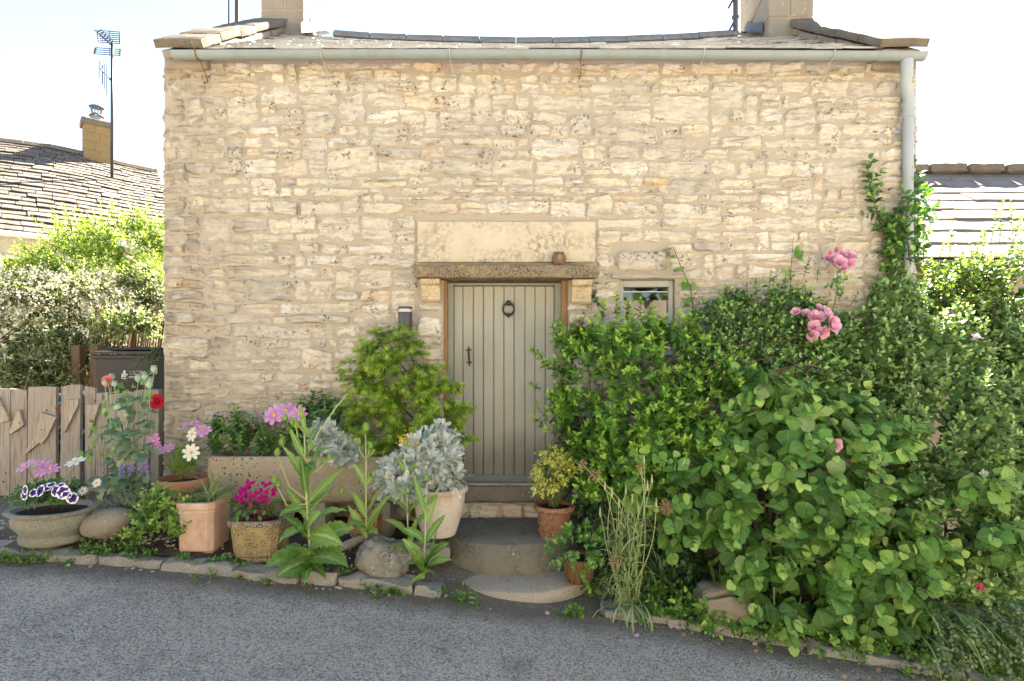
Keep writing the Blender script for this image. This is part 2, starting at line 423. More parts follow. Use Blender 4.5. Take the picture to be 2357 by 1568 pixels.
def m_leaf(name, a, b, c3=None, trans=.35, rough=.45, spec=.4, vein=False, objrand=False, back=None, spots=False, ribw=.10, ribk=.35):
    """tint 0..1 runs from the old dark leaf to the young pale one"""
    m = Mt(name)
    t = m.n('ObjectInfo').outputs['Random'] if objrand else m.attr('tint')
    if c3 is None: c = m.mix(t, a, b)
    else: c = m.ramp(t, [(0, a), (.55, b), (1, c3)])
    p = m.pos()
    c = m.mix(m.math('MULTIPLY', m.noise(p, 25, 3), .35), c, m.mix(.5, c, (.02, .05, .01)))
    if vein:
        r = m.attr('rib')
        al = m.attr('along')
        ln = m.math('SINE', m.math('MULTIPLY', m.math('SUBTRACT', al, m.math('MULTIPLY', r, .22)), 50.0))
        c = m.mix(m.ramp(ln, [(.55, 0.0), (.95, .22)]), c, m.mix(.55, c, (.38, .48, .22)))
        c = m.mix(m.ramp(ln, [(-.0, .0), (.05, .0)]), c, c)
        c = m.mix(m.ramp(r, [(.0, ribk), (ribw, 0.0)]), c, m.mix(.65, c, (.55, .60, .36)))
        nrm_ = m.bump(ln, .35, .004)
    if spots:
        c = m.mix(m.ramp(m.noise(p, 16, 4, .7), [(.66, 0.0), (.74, .75)]), c, (.30, .24, .08))
    if back is not None:
        bf = m.n('NewGeometry').outputs['Backfacing']
        c = m.mix(m.math('MULTIPLY', bf, .7), c, back)
    sh = m.bsdf(c, rough, nrm_ if vein else None, spec=spec)
    tr = m.n('BsdfTranslucent', {'Color': m.mix(.6, c, m.mix(1.0, c, (1.6, 1.7, .5), 'MULTIPLY'))}).outputs[0]
    return m.done(m.n('MixShader', {0: trans, 1: sh, 2: tr}).outputs[0])

def m_petal(name, a, b, trans=.3, rough=.6):
    m = Mt(name); t = m.attr('tint')
    c = m.mix(t, a, b)
    sh = m.bsdf(c, rough, None, spec=.2)
    tr = m.n('BsdfTranslucent', {'Color': c}).outputs[0]
    return m.done(m.n('MixShader', {0: trans, 1: sh, 2: tr}).outputs[0])

M = {}
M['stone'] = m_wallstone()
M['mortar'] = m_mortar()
M['lintel'] = m_dressed('cut_limestone', (.55, .485, .37), (.16, .14, .11), patch=(.62, .56, .45), dscale=2.6, amt=.75, orange=.3)
M['shelf'] = m_dressed('lichened_limestone', (.27, .215, .145), (.05, .045, .04), patch=(.52, .46, .36), dscale=9, amt=.95, orange=.9, lo=(.36, .52))
M['corbel'] = m_dressed('corbel_limestone', (.52, .43, .29), (.18, .12, .07), dscale=6, amt=.7, orange=.3)
M['coping'] = m_dressed('coping_limestone', (.165, .142, .112), (.07, .065, .058), patch=(.25, .24, .215), dscale=5, amt=.7, orange=.25)
M['chimney'] = m_dressed('chimney_limestone', (.28, .24, .19), (.15, .135, .115), patch=(.42, .38, .3), dscale=3.2, amt=.6)
M['ashlar'] = m_dressed('yellow_ashlar', (.27, .185, .09), (.15, .11, .065), patch=(.28, .23, .15), dscale=3, amt=.45)
M['step'] = m_dressed('step_stone', (.19, .178, .15), (.075, .075, .058), patch=(.40, .40, .38), dscale=4.5, amt=.75)
M['slab'] = m_concrete('slab_stone', (.37, .335, .28), .3, 40)
M['kerb'] = m_concrete('kerb_stone', (.30, .288, .27), .6, 40)
M['asphalt'] = m_asphalt()
M['soil'] = m_soil()
M['tile_grey'] = m_tile('grey_stone_tile', (.32, .31, .305), (.48, .47, .455), (.58, .57, .55), (.07, .068, .066))
M['tile_brown'] = m_tile('brown_stone_tile', (.085, .068, .056), (.150, .128, .110), (.19, .17, .15), (.035, .029, .026))
M['tile_pale'] = m_tile('pale_stone_tile', (.13, .118, .106), (.21, .195, .18), (.24, .225, .21), (.06, .053, .046), dk=.3)
M['ridge'] = m_dressed('ridge_stone', (.21, .205, .20), (.07, .07, .075), patch=(.30, .32, .36), dscale=9, amt=.7)
M['gutter'] = m_paint('gutter_paint', (.235, .275, .285), (.15, .155, .14), rough=.5)
M['pipe'] = m_paint('pipe_paint', (.33, .375, .41), (.24, .26, .26), rough=.45)
M['rust'] = simple('rusty_iron', (.20, .115, .065), .85, var=.6, nscale=60, bump=.003)
M['bracket'] = simple('painted_bracket', (.38, .355, .30), .7, var=.35, nscale=50)
M['door'] = m_paint('sage_door_paint', (.325, .325, .285), (.21, .207, .183), rough=.5, foot=-.75)
M['doorframe'] = m_paint('grey_green_frame_paint', (.215, .225, .19), (.14, .14, .12), rough=.5)
M['weatherboard'] = m_paint('flaking_paint', (.20, .21, .20), (.13, .13, .12), chips=(.42, .37, .30), rough=.6)
M['jambwood'] = m_wood('raw_jamb_wood', (.22, .13, .065), (.36, .22, .115))
M['greywood'] = m_wood('grey_lintel_wood', (.26, .23, .19), (.42, .385, .335), axis=0)
M['offcut'] = m_wood('fresh_offcut_wood', (.27, .22, .175), (.44, .375, .31), grey=(.37, .345, .315), gscale=1.3)
M['gatewood'] = m_wood('weathered_gate_wood', (.21, .18, .15), (.36, .315, .275), grey=(.31, .30, .285))
M['hurdle'] = m_wood('hazel_stick', (.075, .05, .03), (.16, .11, .07))
M['iron'] = simple('black_iron', (.012, .012, .013), .45, .0, .2, 30, .001, spec=.5)
M['winframe'] = m_paint('window_frame_paint', (.35, .37, .36), (.26, .27, .26), rough=.5)
M['lead'] = simple('lead_sheet', (.10, .105, .115), .6, .3, .3, 14, .004)
M['binplastic'] = simple('black_bin_plastic', (.012, .012, .014), .5, 0, .2, 20, .001, spec=.4)
M['white'] = simple('white_paint', (.75, .75, .73), .6, 0, .05)
M['lamp'] = simple('grey_lamp_metal', (.060, .064, .075), .45, .3, .1, 30, spec=.5)
M['steel'] = simple('galvanised_steel', (.13, .135, .14), .4, .7, .2, 20)
M['aerial'] = simple('dark_aerial_metal', (.045, .05, .06), .5, .5, .3, 30)
def m_glass():
    m = Mt('window_glass')
    return m.done(m.bsdf((.02, .025, .02), .03, spec=.9))
M['glass'] = m_glass()
def m_clear():
    m = Mt('clear_glass')
    a = m.n('BsdfTransparent', {'Color': (.93, .95, .93, 1)}).outputs[0]
    g = m.n('BsdfGlossy', {'Color': (1, 1, 1, 1), 'Roughness': .02}).outputs[0]
    f = m.n('Fresnel', {'IOR': 1.6}).outputs[0]
    return m.done(m.n('MixShader', {0: m.math('MULTIPLY', f, .8), 1: a, 2: g}).outputs[0])
M['clear'] = m_clear()
# ---------------------------------------------------------------- ground
def road_z(x, y):
    x = np.clip(np.asarray(x, float), -7.0, 7.0); y = np.asarray(y, float)
    z = -1.84-.108*x-.006*x*x
    return z+np.clip(y+.95, 0, 3.0)*.13+.012*vnoise(x*.7, y*.7, 0, 5)
def kerb_y(x):
    return -1.02-.02*np.clip(x, -4, 1)-.13*np.clip(x-1.0, 0, 6)
def verge_z(x, y):
    t = np.clip((y-kerb_y(x))/1.0, 0, 1)
    dip = np.clip((.86-np.abs(np.asarray(x)-.05))/.14, 0, 1)
    return road_z(x, np.minimum(y, -.95)*0-1.2)+.065+.12*t-.22*dip+.02*vnoise(np.asarray(x)*3, np.asarray(y)*3, 0, 9)

def grid_mesh(name, xs, ys, zf, mat, kind='structure', parent=None):
    X, Y = np.meshgrid(xs, ys); Z = zf(X, Y)
    V = np.stack([X, Y, Z], -1).reshape(-1, 3); nx, ny = len(xs), len(ys)
    i = (np.arange(ny-1)[:, None]*nx+np.arange(nx-1)[None]).ravel()
    F = np.stack([i, i+1, i+1+nx, i+nx], 1)
    return np_mesh(name, V, F, mat, parent, smooth=True, kind=kind)

gx = np.unique(np.concatenate([np.linspace(-300, -12, 10), np.linspace(-12, 12, 61), np.linspace(12, 300, 10)]))
gy = np.unique(np.concatenate([np.linspace(-300, -10, 10), np.linspace(-10, 3, 40), np.linspace(3, 300, 12)]))
road = grid_mesh('road', gx, gy, road_z, M['asphalt'])
prop(road, 'grey chip-sealed asphalt lane sloping down past the cottage', kind='structure')

# planting bed between kerb and wall (a sheet over the asphalt)
vx = np.linspace(-3.55, 5.2, 90)
tt = np.linspace(0, 1, 14)
X = np.repeat(vx[None], 14, 0); Y = kerb_y(X)+(.05-kerb_y(X))*tt[:, None]
Z = verge_z(X, Y)+.018*fbm(X*9, Y*9, 0, 3)
V = np.stack([X, Y, Z], -1).reshape(-1, 3)
i = (np.arange(13)[:, None]*90+np.arange(89)[None]).ravel()
bed = np_mesh('soil_bed', V, np.stack([i, i+1, i+91, i+90], 1), M['soil'], smooth=True, kind='structure')
prop(bed, 'narrow strip of soil between the kerb and the cottage wall')

# kerb of rough stones, each its own piece
kerb = thing('kerb', 'low rough stone kerb between the lane and the flower bed', 'kerb', (0, -1.0, -1.8)); kerb['kind'] = 'structure'; del kerb['category']
def rock_box(mb, c, d, rot=None, seg=(6, 3, 3), rough=.012, seed=0, rnd=.35, tint=.5):
    """box with worn, lumpy faces"""
    nx, ny, nz = seg
    pts = {}; faces = []
    def idx(i, j, k):
        if (i, j, k) not in pts: pts[(i, j, k)] = len(pts)
        return pts[(i, j, k)]
    for i in range(nx):
        for j in range(ny):
            faces += [[idx(i, j, nz), idx(i+1, j, nz), idx(i+1, j+1, nz), idx(i, j+1, nz)], [idx(i, j, 0), idx(i, j+1, 0), idx(i+1, j+1, 0), idx(i+1, j, 0)]]
    for i in range(nx):
        for k in range(nz):
            faces += [[idx(i, 0, k), idx(i+1, 0, k), idx(i+1, 0, k+1), idx(i, 0, k+1)], [idx(i, ny, k), idx(i, ny, k+1), idx(i+1, ny, k+1), idx(i+1, ny, k)]]
    for j in range(ny):
        for k in range(nz):
            faces += [[idx(0, j, k), idx(0, j, k+1), idx(0, j+1, k+1), idx(0, j+1, k)], [idx(nx, j, k), idx(nx, j+1, k), idx(nx, j+1, k+1), idx(nx, j, k+1)]]
    P = np.array([[a/nx*2-1, b/ny*2-1, e/nz*2-1] for a, b, e in pts])
    mxy = np.sort(np.abs(P), 1)
    edge = np.clip((mxy[:, 1]-.5)*2, 0, 1)**2
    sc_ = np.array(d)/2
    m = min(sc_)
    Q = P*sc_-np.sign(P)*(edge[:, None]*(np.abs(P) > .95))*m*rnd*.5
    n = np.stack([fbm(Q[:, 0]*9+seed*3.1, Q[:, 1]*9, Q[:, 2]*9, 10+q) for q in range(3)], 1)
    Q = Q+n*rough
    if rot is not None: Q = Q @ np.array(rot.to_3x3()).T
    Q = Q+np.array(c)
    mb.add(Q.tolist(), faces, tint)
    return mb
def kerb_run(x0, x1):
    x = x0; s = 0
    while x < x1-.05:
        w = min(U(.22, .60), x1-x)
        xm = x+w/2; y = float(kerb_y(xm)); z = float(road_z(xm, -1.3))
        ang = math.atan2(float(road_z(xm+.1, -1.3)-road_z(xm-.1, -1.3)), .2)
        yaw = math.atan2(float(kerb_y(xm+.1)-kerb_y(xm-.1)), .2)+U(-.05, .05)
        rot = Matrix.Rotation(yaw, 4, 'Z') @ Matrix.Rotation(-ang, 4, 'Y') @ Matrix.Rotation(U(-.14, .10), 4, 'X')
        mb = rock_box(MB(), (xm, y+U(-.015, .015), z-.030+U(-.014, .012)), (w-.004, .18+U(-.02, .03), .19), rot, (18, 8, 6), .020, s+int(x*7), .08)
        mb.build('kerb_stone', M['kerb'], kerb, smooth=True, angle=38)
        x += w; s += 1
kerb_run(-5.2, -.52); kerb_run(.66, 4.6)

# ---------------------------------------------------------------- the cottage
XL, XR, ZB, ZT, YB = -3.20, 3.72, -2.9, 2.70, 4.0
cottage = thing('cottage', 'honey stone rubble cottage with sage door, grey stone roof and two chimneys', 'cottage', (0.2, 0, -1.8))
# openings (x0,x1,z0,z1)
dL, dR = at(1020, 0, 0).x, at(1308, 0, 0).x
dT, dB = at(0, 642, 0).z, at(0, 1157, 0).z
wL, wR, wT, wB = at(1426, 0, 0).x, at(1554, 0, 0).x, at(0, 643, 0).z, at(0, 752, 0).z
mb = MB()
T = .5
def wallbox(x0, x1, z0, z1, y0=0.0, y1=T):
    mb.box(((x0+x1)/2, (y0+y1)/2, (z0+z1)/2), (x1-x0, y1-y0, z1-z0))
wallbox(XL, dL, ZB, ZT); wallbox(dL, dR, dT, ZT); wallbox(dL, dR, ZB, dB)
wallbox(dR, wL, ZB, ZT); wallbox(wL, wR, wT, ZT); wallbox(wL, wR, ZB, wB); wallbox(wR, XR, ZB, ZT)
wallbox(XL, XL+T, ZB, ZT, T, YB); wallbox(XR-T, XR, ZB, ZT, T, YB); wallbox(XL+T, XR-T, ZB, ZT, YB-T, YB)
# gables up to just under the coping
RZ = 4.02; RY = 2.0
for x0, x1 in ((XL, XL+.42), (XR-.42, XR)):
    mb.prism([(x0, 0.0, ZT+.001), (x0, YB, ZT+.001), (x0, RY, RZ+.06)], (x1-x0, 0, 0))
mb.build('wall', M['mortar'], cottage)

# --- rubble stones
opens = [(dL-.0, dR+.0, dB-.02, dT)]
def pxrect(x0, x1, y0, y1): return (at(x0, 0, 0).x, at(x1, 0, 0).x, at(0, y1, 0).z, at(0, y0, 0).z)
opens = [pxrect(1020, 1308, 642, 1192), pxrect(960, 1371, 510, 642), pxrect(965, 1020, 642, 697), pxrect(1308, 1362, 642, 701),
         pxrect(1424, 1556, 642, 752), pxrect(1413, 1538, 574, 628), pxrect(1404, 1576, 627, 643), pxrect(958, 1018, 726, 778)]
cells = []
heights = []
z = -2.1
while z < ZT-.06:
    h = random.choice([.065, .08, .09, .10, .11, .12, .135, .15]); heights.append((z, min(h, ZT-.02-z))); z += h
def wob(i, x): return .026*vnoise(x*.9, i*7.3, 0, 21)+.013*vnoise(x*3.3, i*3.7, 0, 22)
def subtract(iv, cuts):
    out = [iv]
    for a, b in cuts:
        nx_ = []
        for p, q in out:
            if b <= p or a >= q: nx_.append((p, q)); continue
            if a-p > .05: nx_.append((p, a))
            if q-b > .05: nx_.append((b, q))
        out = nx_
    return out
blocked = []
for i, (z0, h) in enumerate(heights):
    z1 = z0+h; nb = []
    cuts = list(blocked)
    for a, b, c_, d_ in opens:
        ov = min(z1, d_)-max(z0, c_)
        if ov > .30*h: cuts.append((a-.004, b+.004))
    h2 = heights[i+1][1] if i+1 < len(heights) else 0
    for a, b in subtract((XL-.012, XR+.012), cuts):
        x = a
        while x < b-.03:
            w = min(.58, max(.10, random.lognormvariate(math.log(.12+h*1.15), .45)))
            if b-(x+w) < .10: w = b-x
            k = random.random()
            if k < .15 and h2 and h+h2 < .28 and not any(min(x+w, q)-max(x, p) > 0 and min(z1+h2, s_)-max(z1, r_) > .2*h2 for p, q, r_, s_ in opens):
                cells.append((x, x+w, i, i+2, 0, 1)); nb.append((x, x+w))
            elif k < .30 and h > .105 and w > .16:
                f = U(.36, .62)
                cells.append((x, x+w, i, i+1, 0, f))
                if w > .3 and random.random() < .6:
                    g = x+w*U(.35, .65)
                    cells.append((x, g, i, i+1, f, 1)); cells.append((g, x+w, i, i+1, f, 1))
                else: cells.append((x, x+w, i, i+1, f, 1))
            else: cells.append((x, x+w, i, i+1, 0, 1))
            x += w
    blocked = nb
def zrow(i, x):
    if i >= len(heights): return heights[-1][0]+heights[-1][1]+0*x
    return heights[i][0]+(wob(i, x) if i > 0 else 0*x)
def stone_arrays(x0, x1, zb, zt, seed, depth=None, gap=None):
    """rough-faced stone: zb, zt functions of x"""
    r_ = np.random.default_rng(seed)
    w = x1-x0; h = float(zt((x0+x1)/2)-zb((x0+x1)/2))
    g = gap if gap is not None else r_.uniform(.002, .008)
    nu = int(np.clip(w/.019, 7, 22)); nv = int(np.clip(h/.014, 6, 12))
    u, v = np.meshgrid(np.linspace(-1, 1, nu), np.linspace(-1, 1, nv))
    eu = np.sign(u)*np.abs(u)**.85; ev = np.sign(v)*np.abs(v)**.85
    c_ = r_.uniform(.05, .16)
    X_ = (x0+x1)/2+eu*(w/2-g)*(1-c_*np.abs(v)**3*.6*min(1, .12/w*2))
    zlo, zhi = zb(X_)+g, zt(X_)-g
    sk = r_.uniform(-.14, .14)*h
    Z_ = (zlo+zhi)/2+ev*(zhi-zlo)/2*(1-c_*1.2*np.abs(u)**4)+sk*eu*(1-np.abs(v)*.3)
    edge = np.maximum(np.abs(u), np.abs(v))
    sx = seed*1.37
    X_ = X_+edge**3*.019*fbm(X_*26+sx, Z_*26, 0, 31); Z_ = Z_+edge**3*.015*fbm(X_*20, Z_*20+sx, 0, 32)
    de = np.minimum((1-np.abs(u))*w/2, (1-np.abs(v))*h/2)
    H = depth if depth is not None else r_.uniform(.009, .024)
    prof = np.clip(de/.010, 0, 1)**.5
    d_ = H*prof
    rel = fbm(X_*8+sx, Z_*24, 0, 33)*.013+(.007-np.abs(fbm(X_*6+sx, Z_*20, 0, 35))*.024)+fbm(X_*34, Z_*66+sx, 0, 34, 2)*.007
    d_ = d_+prof*(rel+r_.uniform(-.006, .006)*eu+r_.uniform(-.004, .010)*ev)
    d_ = np.maximum(d_, .003*prof-.004)
    Y_ = -d_+(1-prof)*.004
    F_ = np.stack([X_, Y_, Z_], -1).reshape(-1, 3)
    i_ = (np.arange(nv-1)[:, None]*nu+np.arange(nu-1)[None]).ravel()
    Q = np.stack([i_, i_+1, i_+1+nu, i_+nu], 1)
    # rim going back into the wall
    ring = list(range(nu))+[r0*nu+nu-1 for r0 in range(1, nv)]+[(nv-1)*nu+q for q in range(nu-2, -1, -1)]+[r0*nu for r0 in range(nv-2, 0, -1)]
    B = F_[ring].copy(); B[:, 1] = .05
    n0 = len(F_); L = len(ring)
    RQ = np.array([[ring[q], n0+q, n0+(q+1) % L, ring[(q+1) % L]] for q in range(L)])
    return np.vstack([F_, B]), np.vstack([Q, RQ])
stones = []
for n, (x0, x1, i, j, f0, f1) in enumerate(cells):
    lo = (lambda x, i=i, j=j, f=f0: zrow(i, x)+(zrow(j, x)-zrow(i, x))*f)
    hi = (lambda x, i=i, j=j, f=f1: zrow(i, x)+(zrow(j, x)-zrow(i, x))*f)
    xm = (x0+x1)/2
    t = float(np.clip(rng.normal(.48, .2), .02, .88))
    k = random.random()
    if k < .03: t = U(.97, 1.0)
    elif k < .09: t = U(.88, .95)
    zc = float(lo(xm)+hi(xm))/2
    V, F = stone_arrays(x0, x1, lo, hi, 1000+n)
    # hidden behind the big shrubs or the ground?
    px, py = CX+xm*250, CY-zc*250
    hid = (px > 1400 and py > 800) or zc < -1.35 or (px > 1950 and py > 720)
    area = (x1-x0)*float(hi(xm)-lo(xm))
    stones.append((area*(0 if hid else 1), V, F, t))
stones.sort(key=lambda s: -s[0])
for a, V, F, t in stones[:300]:
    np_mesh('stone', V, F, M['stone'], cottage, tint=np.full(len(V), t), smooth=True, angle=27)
VV, FF, TT, b = [], [], [], 0
for a, V, F, t in stones[300:]:
    VV.append(V); FF.append(F+b); TT.append(np.full(len(V), t)); b += len(V)
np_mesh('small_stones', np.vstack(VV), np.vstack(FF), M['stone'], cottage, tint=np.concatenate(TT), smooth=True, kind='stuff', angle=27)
print('stones', len(stones))
# two named odd stones: big pale block beside the door, grey block over the window
for (r, dp, t) in ((pxrect(958, 1018, 727, 777), .03, .93), (pxrect(1417, 1535, 576, 626), .035, .12)):
    V, F = stone_arrays(r[0], r[1], lambda x, r=r: r[2]+0*x, lambda x, r=r: r[3]+0*x, 77, dp, .006)
    np_mesh('stone', V, F, M['stone'], cottage, tint=np.full(len(V), t), smooth=True)

# --- dressed stones round the door
r = pxrect(962, 1369, 512, 605)
rock_box(MB(), ((r[0]+r[1])/2, .0, (r[2]+r[3])/2), (r[1]-r[0], .075, r[3]-r[2]), None, (26, 3, 8), .0035, 3, .12).build('lintel_panel', M['lintel'], cottage, smooth=True, angle=40)
a, b_ = at(952, 608, -.16), at(1376, 641, -.16); SHELF_Z = a.z
rock_box(MB(), ((a.x+b_.x)/2, -.065, (a.z+b_.z)/2), (b_.x-a.x, .23, a.z-b_.z), None, (34, 6, 4), .0075, 8, .3).build('door_shelf', M['shelf'], cottage, smooth=True, angle=40)
def corbel(x0, x1, y0, y1):
    A, B = at(x0, y0, -.09), at(x1, y1, -.07)
    h = A.z-B.z
    prof = [(-.005, 0), (-.135, 0), (-.135, .20), (-.12, .26), (-.10, .30), (-.095, .45), (-.088, .60), (-.075, .74), (-.085, .80), (-.085, .90), (-.06, 1.0), (-.005, 1.0)]
    m_ = MB(); poly = [(A.x, y, A.z-f*h) for y, f in prof]
    m_.prism(poly, (B.x-A.x, 0, 0)); return m_.build('corbel', M['corbel'], cottage)
corbel(969, 1013, 643, 694); corbel(1316, 1360, 645, 700)

# --- door
door = MB()
DY = .13
edges = [1043.6, 1065, 1089, 1112, 1136, 1159.6, 1183, 1208, 1231, 1255, 1275.5]
dparts = []
dz0, dz1 = at(0, 1094, DY).z, at(0, 659, DY).z
dframe = MB()
# frame: left and right posts, head; raw timber liners outside
for x0, x1, yf in ((1029, 1043, .085), (1276.2, 1291.5, .085)):
    A, B = at(x0, 652, yf), at(x1, 1116, yf)
    dframe.box(((A.x+B.x)/2, yf+.05, (A.z+B.z)/2), (B.x-A.x, .10, A.z-B.z), bev=.004)
A, B = at(1029, 649, .085), at(1291.5, 657.5, .085)
dframe.box(((A.x+B.x)/2, .134, (A.z+B.z)/2+.012), (B.x-A.x+.002, .097, A.z-B.z+.02), bev=.003)
df = dframe.build('door_frame', M['doorframe'], cottage)
for x0, x1 in ((1020.5, 1028.5), (1292.3, 1307.5)):
    A, B = at(x0, 644, .035), at(x1, 1120, .035)
    MB().box(((A.x+B.x)/2, .14, (A.z+B.z)/2), (B.x-A.x, .21, A.z-B.z), bev=.004).build('door_liner', M['jambwood'], cottage)
A, B = at(1020, 641.5, .02), at(1308, 650, .02)
MB().box(((A.x+B.x)/2, .16, (A.z+B.z)/2+.01), (B.x-A.x, .24, A.z-B.z+.02)).build('door_head', simple('dark_head_timber', (.06, .04, .025), .9, var=.4, nscale=20), cottage)
dleaf = MB()
A, B = at(1044, 659, DY+.03), at(1275, 1094, DY+.03)
dleaf.box(((A.x+B.x)/2, DY+.048, (A.z+B.z)/2), (B.x-A.x, .03, A.z-B.z))
door = dleaf.build('door', M['door'], cottage)
for k in range(10):
    A, B = at(edges[k], 659, DY), at(edges[k+1], 1094, DY)
    g = .0024
    MB().box(((A.x+B.x)/2, DY+.016, (A.z+B.z)/2), (B.x-A.x-2*g, .032, A.z-B.z), bev=.0055).build('plank', M['door'], door)
A, B = at(1043.6, 1094.5, DY-.02), at(1276, 1111, DY-.04)
wb = MB(); wb.prism([(A.x, DY+.03, A.z), (A.x, DY-.004, A.z), (A.x, DY-.04, B.z+.02), (A.x, DY-.04, B.z), (A.x, DY+.03, B.z)], (B.x-A.x, 0, 0))
wb.build('weather_board', M['weatherboard'], door)
# knocker
kc = at(1170, 712, DY-.02)
kn = MB()
ring = [kc+Vector((.052*math.sin(q), -.012, .056*math.cos(q))) for q in np.linspace(0, 2*math.pi, 25)]
kn.tube(ring, [.0085+.003*abs(math.cos(q)) for q in np.linspace(0, 2*math.pi, 25)], 8, cap=False)
def ball(mb, c, r, n=12, sy=1.0):
    pr = [(max(1e-4, r*math.sin(q)), -r*math.cos(q)) for q in np.linspace(0, math.pi, 9)]
    mb.lathe(pr, c, n, 1.0, sy)
ball(kn, kc+Vector((0, -.004, .058)), .026, 14, .9); ball(kn, kc+Vector((0, -.010, -.056)), .021, 14, .9)
kn.lathe([(1e-4, 0), (.016, 0), (.016, .02), (1e-4, .02)], kc+Vector((0, 0, .045)), 10)
kn.build('knocker', M['iron'], door, smooth=True)
# pull handle with leaf-shaped ends
hc0, hc1 = at(1078.5, 806, DY), at(1080, 835, DY)
hd = MB()
for c_, s_ in ((hc0, 1), (hc1, -1)):
    for dx, dz, rr in ((0, .0, .013), (-.018, .002, .009), (.018, .002, .009), (0, .018*s_, .010), (0, .030*s_, .0055)):
        pr = [(1e-4, -.006), (rr, -.004), (rr, .004), (1e-4, .006)]
        pts = [Vector((rr*math.cos(q), 0, rr*math.sin(q))) for q in np.linspace(0, 2*math.pi, 10, endpoint=False)]
        hd.prism([c_+Vector((dx, -.008, dz))+p for p in pts], (0, .009, 0))
hd.tube([hc0+Vector((0, -.008, -.004)), hc0+Vector((0, -.036, -.018)), (hc0+hc1)/2+Vector((0, -.044, 0)), hc1+Vector((0, -.036, .018)), hc1+Vector((0, -.008, .004))], [.007, .008, .0095, .008, .007], 8)
hd.build('pull_handle', M['iron'], door, smooth=True, angle=40)
lk = MB(); c_ = at(1051, 897, DY)
lk.tube([c_+Vector((.022*math.cos(q), -.012, .022*math.sin(q))) for q in np.linspace(0, 2*math.pi, 17)], .005, 6, cap=False)
ball(lk, c_+Vector((0, -.006, 0)), .014, 10)
lk.build('lock_ring', M['iron'], door, smooth=True)
# sill, threshold block and yellow stones below
A, B = at(1036, 1111.5, .02), at(1290, 1118, .02)
MB().box(((A.x+B.x)/2, .10, (A.z+B.z)/2), (B.x-A.x, .20, A.z-B.z), bev=.004).build('door_sill', M['greywood'], cottage)
A, B = at(1016, 1118, -.03), at(1312, 1157, -.03)
rock_box(MB(), ((A.x+B.x)/2, .12, (A.z+B.z)/2), (B.x-A.x, .32, A.z-B.z), None, (18, 4, 4), .006, 4, .25).build('threshold', M['step'], cottage, smooth=True, angle=40)
xs_ = [1018, 1075, 1152, 1206, 1262, 1312]
for k in range(5):
    A, B = at(xs_[k], 1158.5, -.01), at(xs_[k+1], 1196, -.01)
    V, F = stone_arrays(A.x, B.x, lambda x: B.z+0*x, lambda x: A.z+0*x, 500+k, .02, .006)
    np_mesh('stone', V+np.array([0, -.005, 0]), F, M['stone'], cottage, tint=np.full(len(V), [.7, .86, .985, .86, .8][k]), smooth=True)

# --- window
wn_ = MB(); WY = .05
x0, x1, z1, z0 = wL+.004, wR-.004, wT-.004, wB+.004
fw = .042
wn_.box((x0+fw/2, WY+.03, (z0+z1)/2), (fw, .06, z1-z0), bev=.005); wn_.box((x1-fw/2, WY+.03, (z0+z1)/2), (fw, .06, z1-z0), bev=.005)
wn_.box(((x0+x1)/2, WY+.03, z1-.03), (x1-x0-2*fw-.001, .058, .06), bev=.005); wn_.box(((x0+x1)/2, WY+.03, z0+.03), (x1-x0-2*fw-.001, .058, .06), bev=.005)
wo = wn_.build('window', M['winframe'], cottage)
MB().box(((x0+x1)/2, WY+.04, (z0+z1)/2), (x1-x0-2*fw+.004, .006, z1-z0-.11)).build('pane', M['clear'], wo)
gl = MB()
gl.box(((x0+x1)/2, WY+.021, z1-.105), (x1-x0-2*fw-.002, .012, .006)); gl.build('glazing_bar', M['white'], wo)
rm = MB()   # dim room seen through the pane
rx0, rx1, rz0, rz1 = x0-.5, x1+.7, z0-.9, z1+.4
rm.box(((rx0+rx1)/2, 2.3, (rz0+rz1)/2), (rx1-rx0, .02, rz1-rz0))
rm.box(((rx0+rx1)/2, 1.42, rz0-.011), (rx1-rx0, 1.8, .02)); rm.box(((rx0+rx1)/2, 1.42, rz1+.011), (rx1-rx0, 1.8, .02))
rm.box((rx0-.011, 1.42, (rz0+rz1)/2), (.02, 1.8, rz1-rz0)); rm.box((rx1+.011, 1.42, (rz0+rz1)/2), (.02, 1.8, rz1-rz0))
rm.build('room', simple('room_plaster', (.16, .14, .11), .9), cottage)
A, B = at(1408, 629, -.03), at(1572, 641, -.03)
rock_box(MB(), ((A.x+B.x)/2, .02, (A.z+B.z)/2), (B.x-A.x, .12, A.z-B.z), None, (14, 2, 2), .004, 2, .3).build('window_lintel', M['greywood'], cottage, smooth=True, angle=40)

# --- roof: sheets of stone tiles on both slopes, sagging ridge
def ridge_z(x):
    u = (x-(XL+XR)/2)/((XR-XL)/2)
    return 3.90+.16*u*u+.05*np.abs(u)**6
EY, EZ = -.10, 2.722
def roof_pt(x, s, side=1):
    """s 0 at the eaves, 1 at the ridge"""
    ye = EY if side > 0 else 2*RY-EY
    return Vector((x, ye+(RY-ye)*s, EZ+(float(ridge_z(x))-EZ)*s-.025*math.sin(math.pi*s)))
def tile_slab(o, ux, uy, un, w, l, t, tint=.5, ragged=.008):
    """stone tile: o lower-left corner, ux along course, uy up the slope, un out"""
    k = 3
    lo = [o+ux*(w*q/k)+uy*U(-ragged, ragged)+un*U(-.002, .002) for q in range(k+1)]
    hi = [o+uy*l+un*(-t*.6), o+ux*w+uy*l+un*(-t*.6)]
    poly = lo+[hi[1], hi[0]]
    vs_ = poly+[p+un*t for p in poly]
    n = len(poly)
    fs_ = [[0, 1, 2, 3, 4, 5][::-1], [6, 7, 8, 9, 10, 11]]+[[q, (q+1) % n, n+(q+1) % n, n+q] for q in range(n)]
    return vs_, fs_
tiles = []
NC = 15
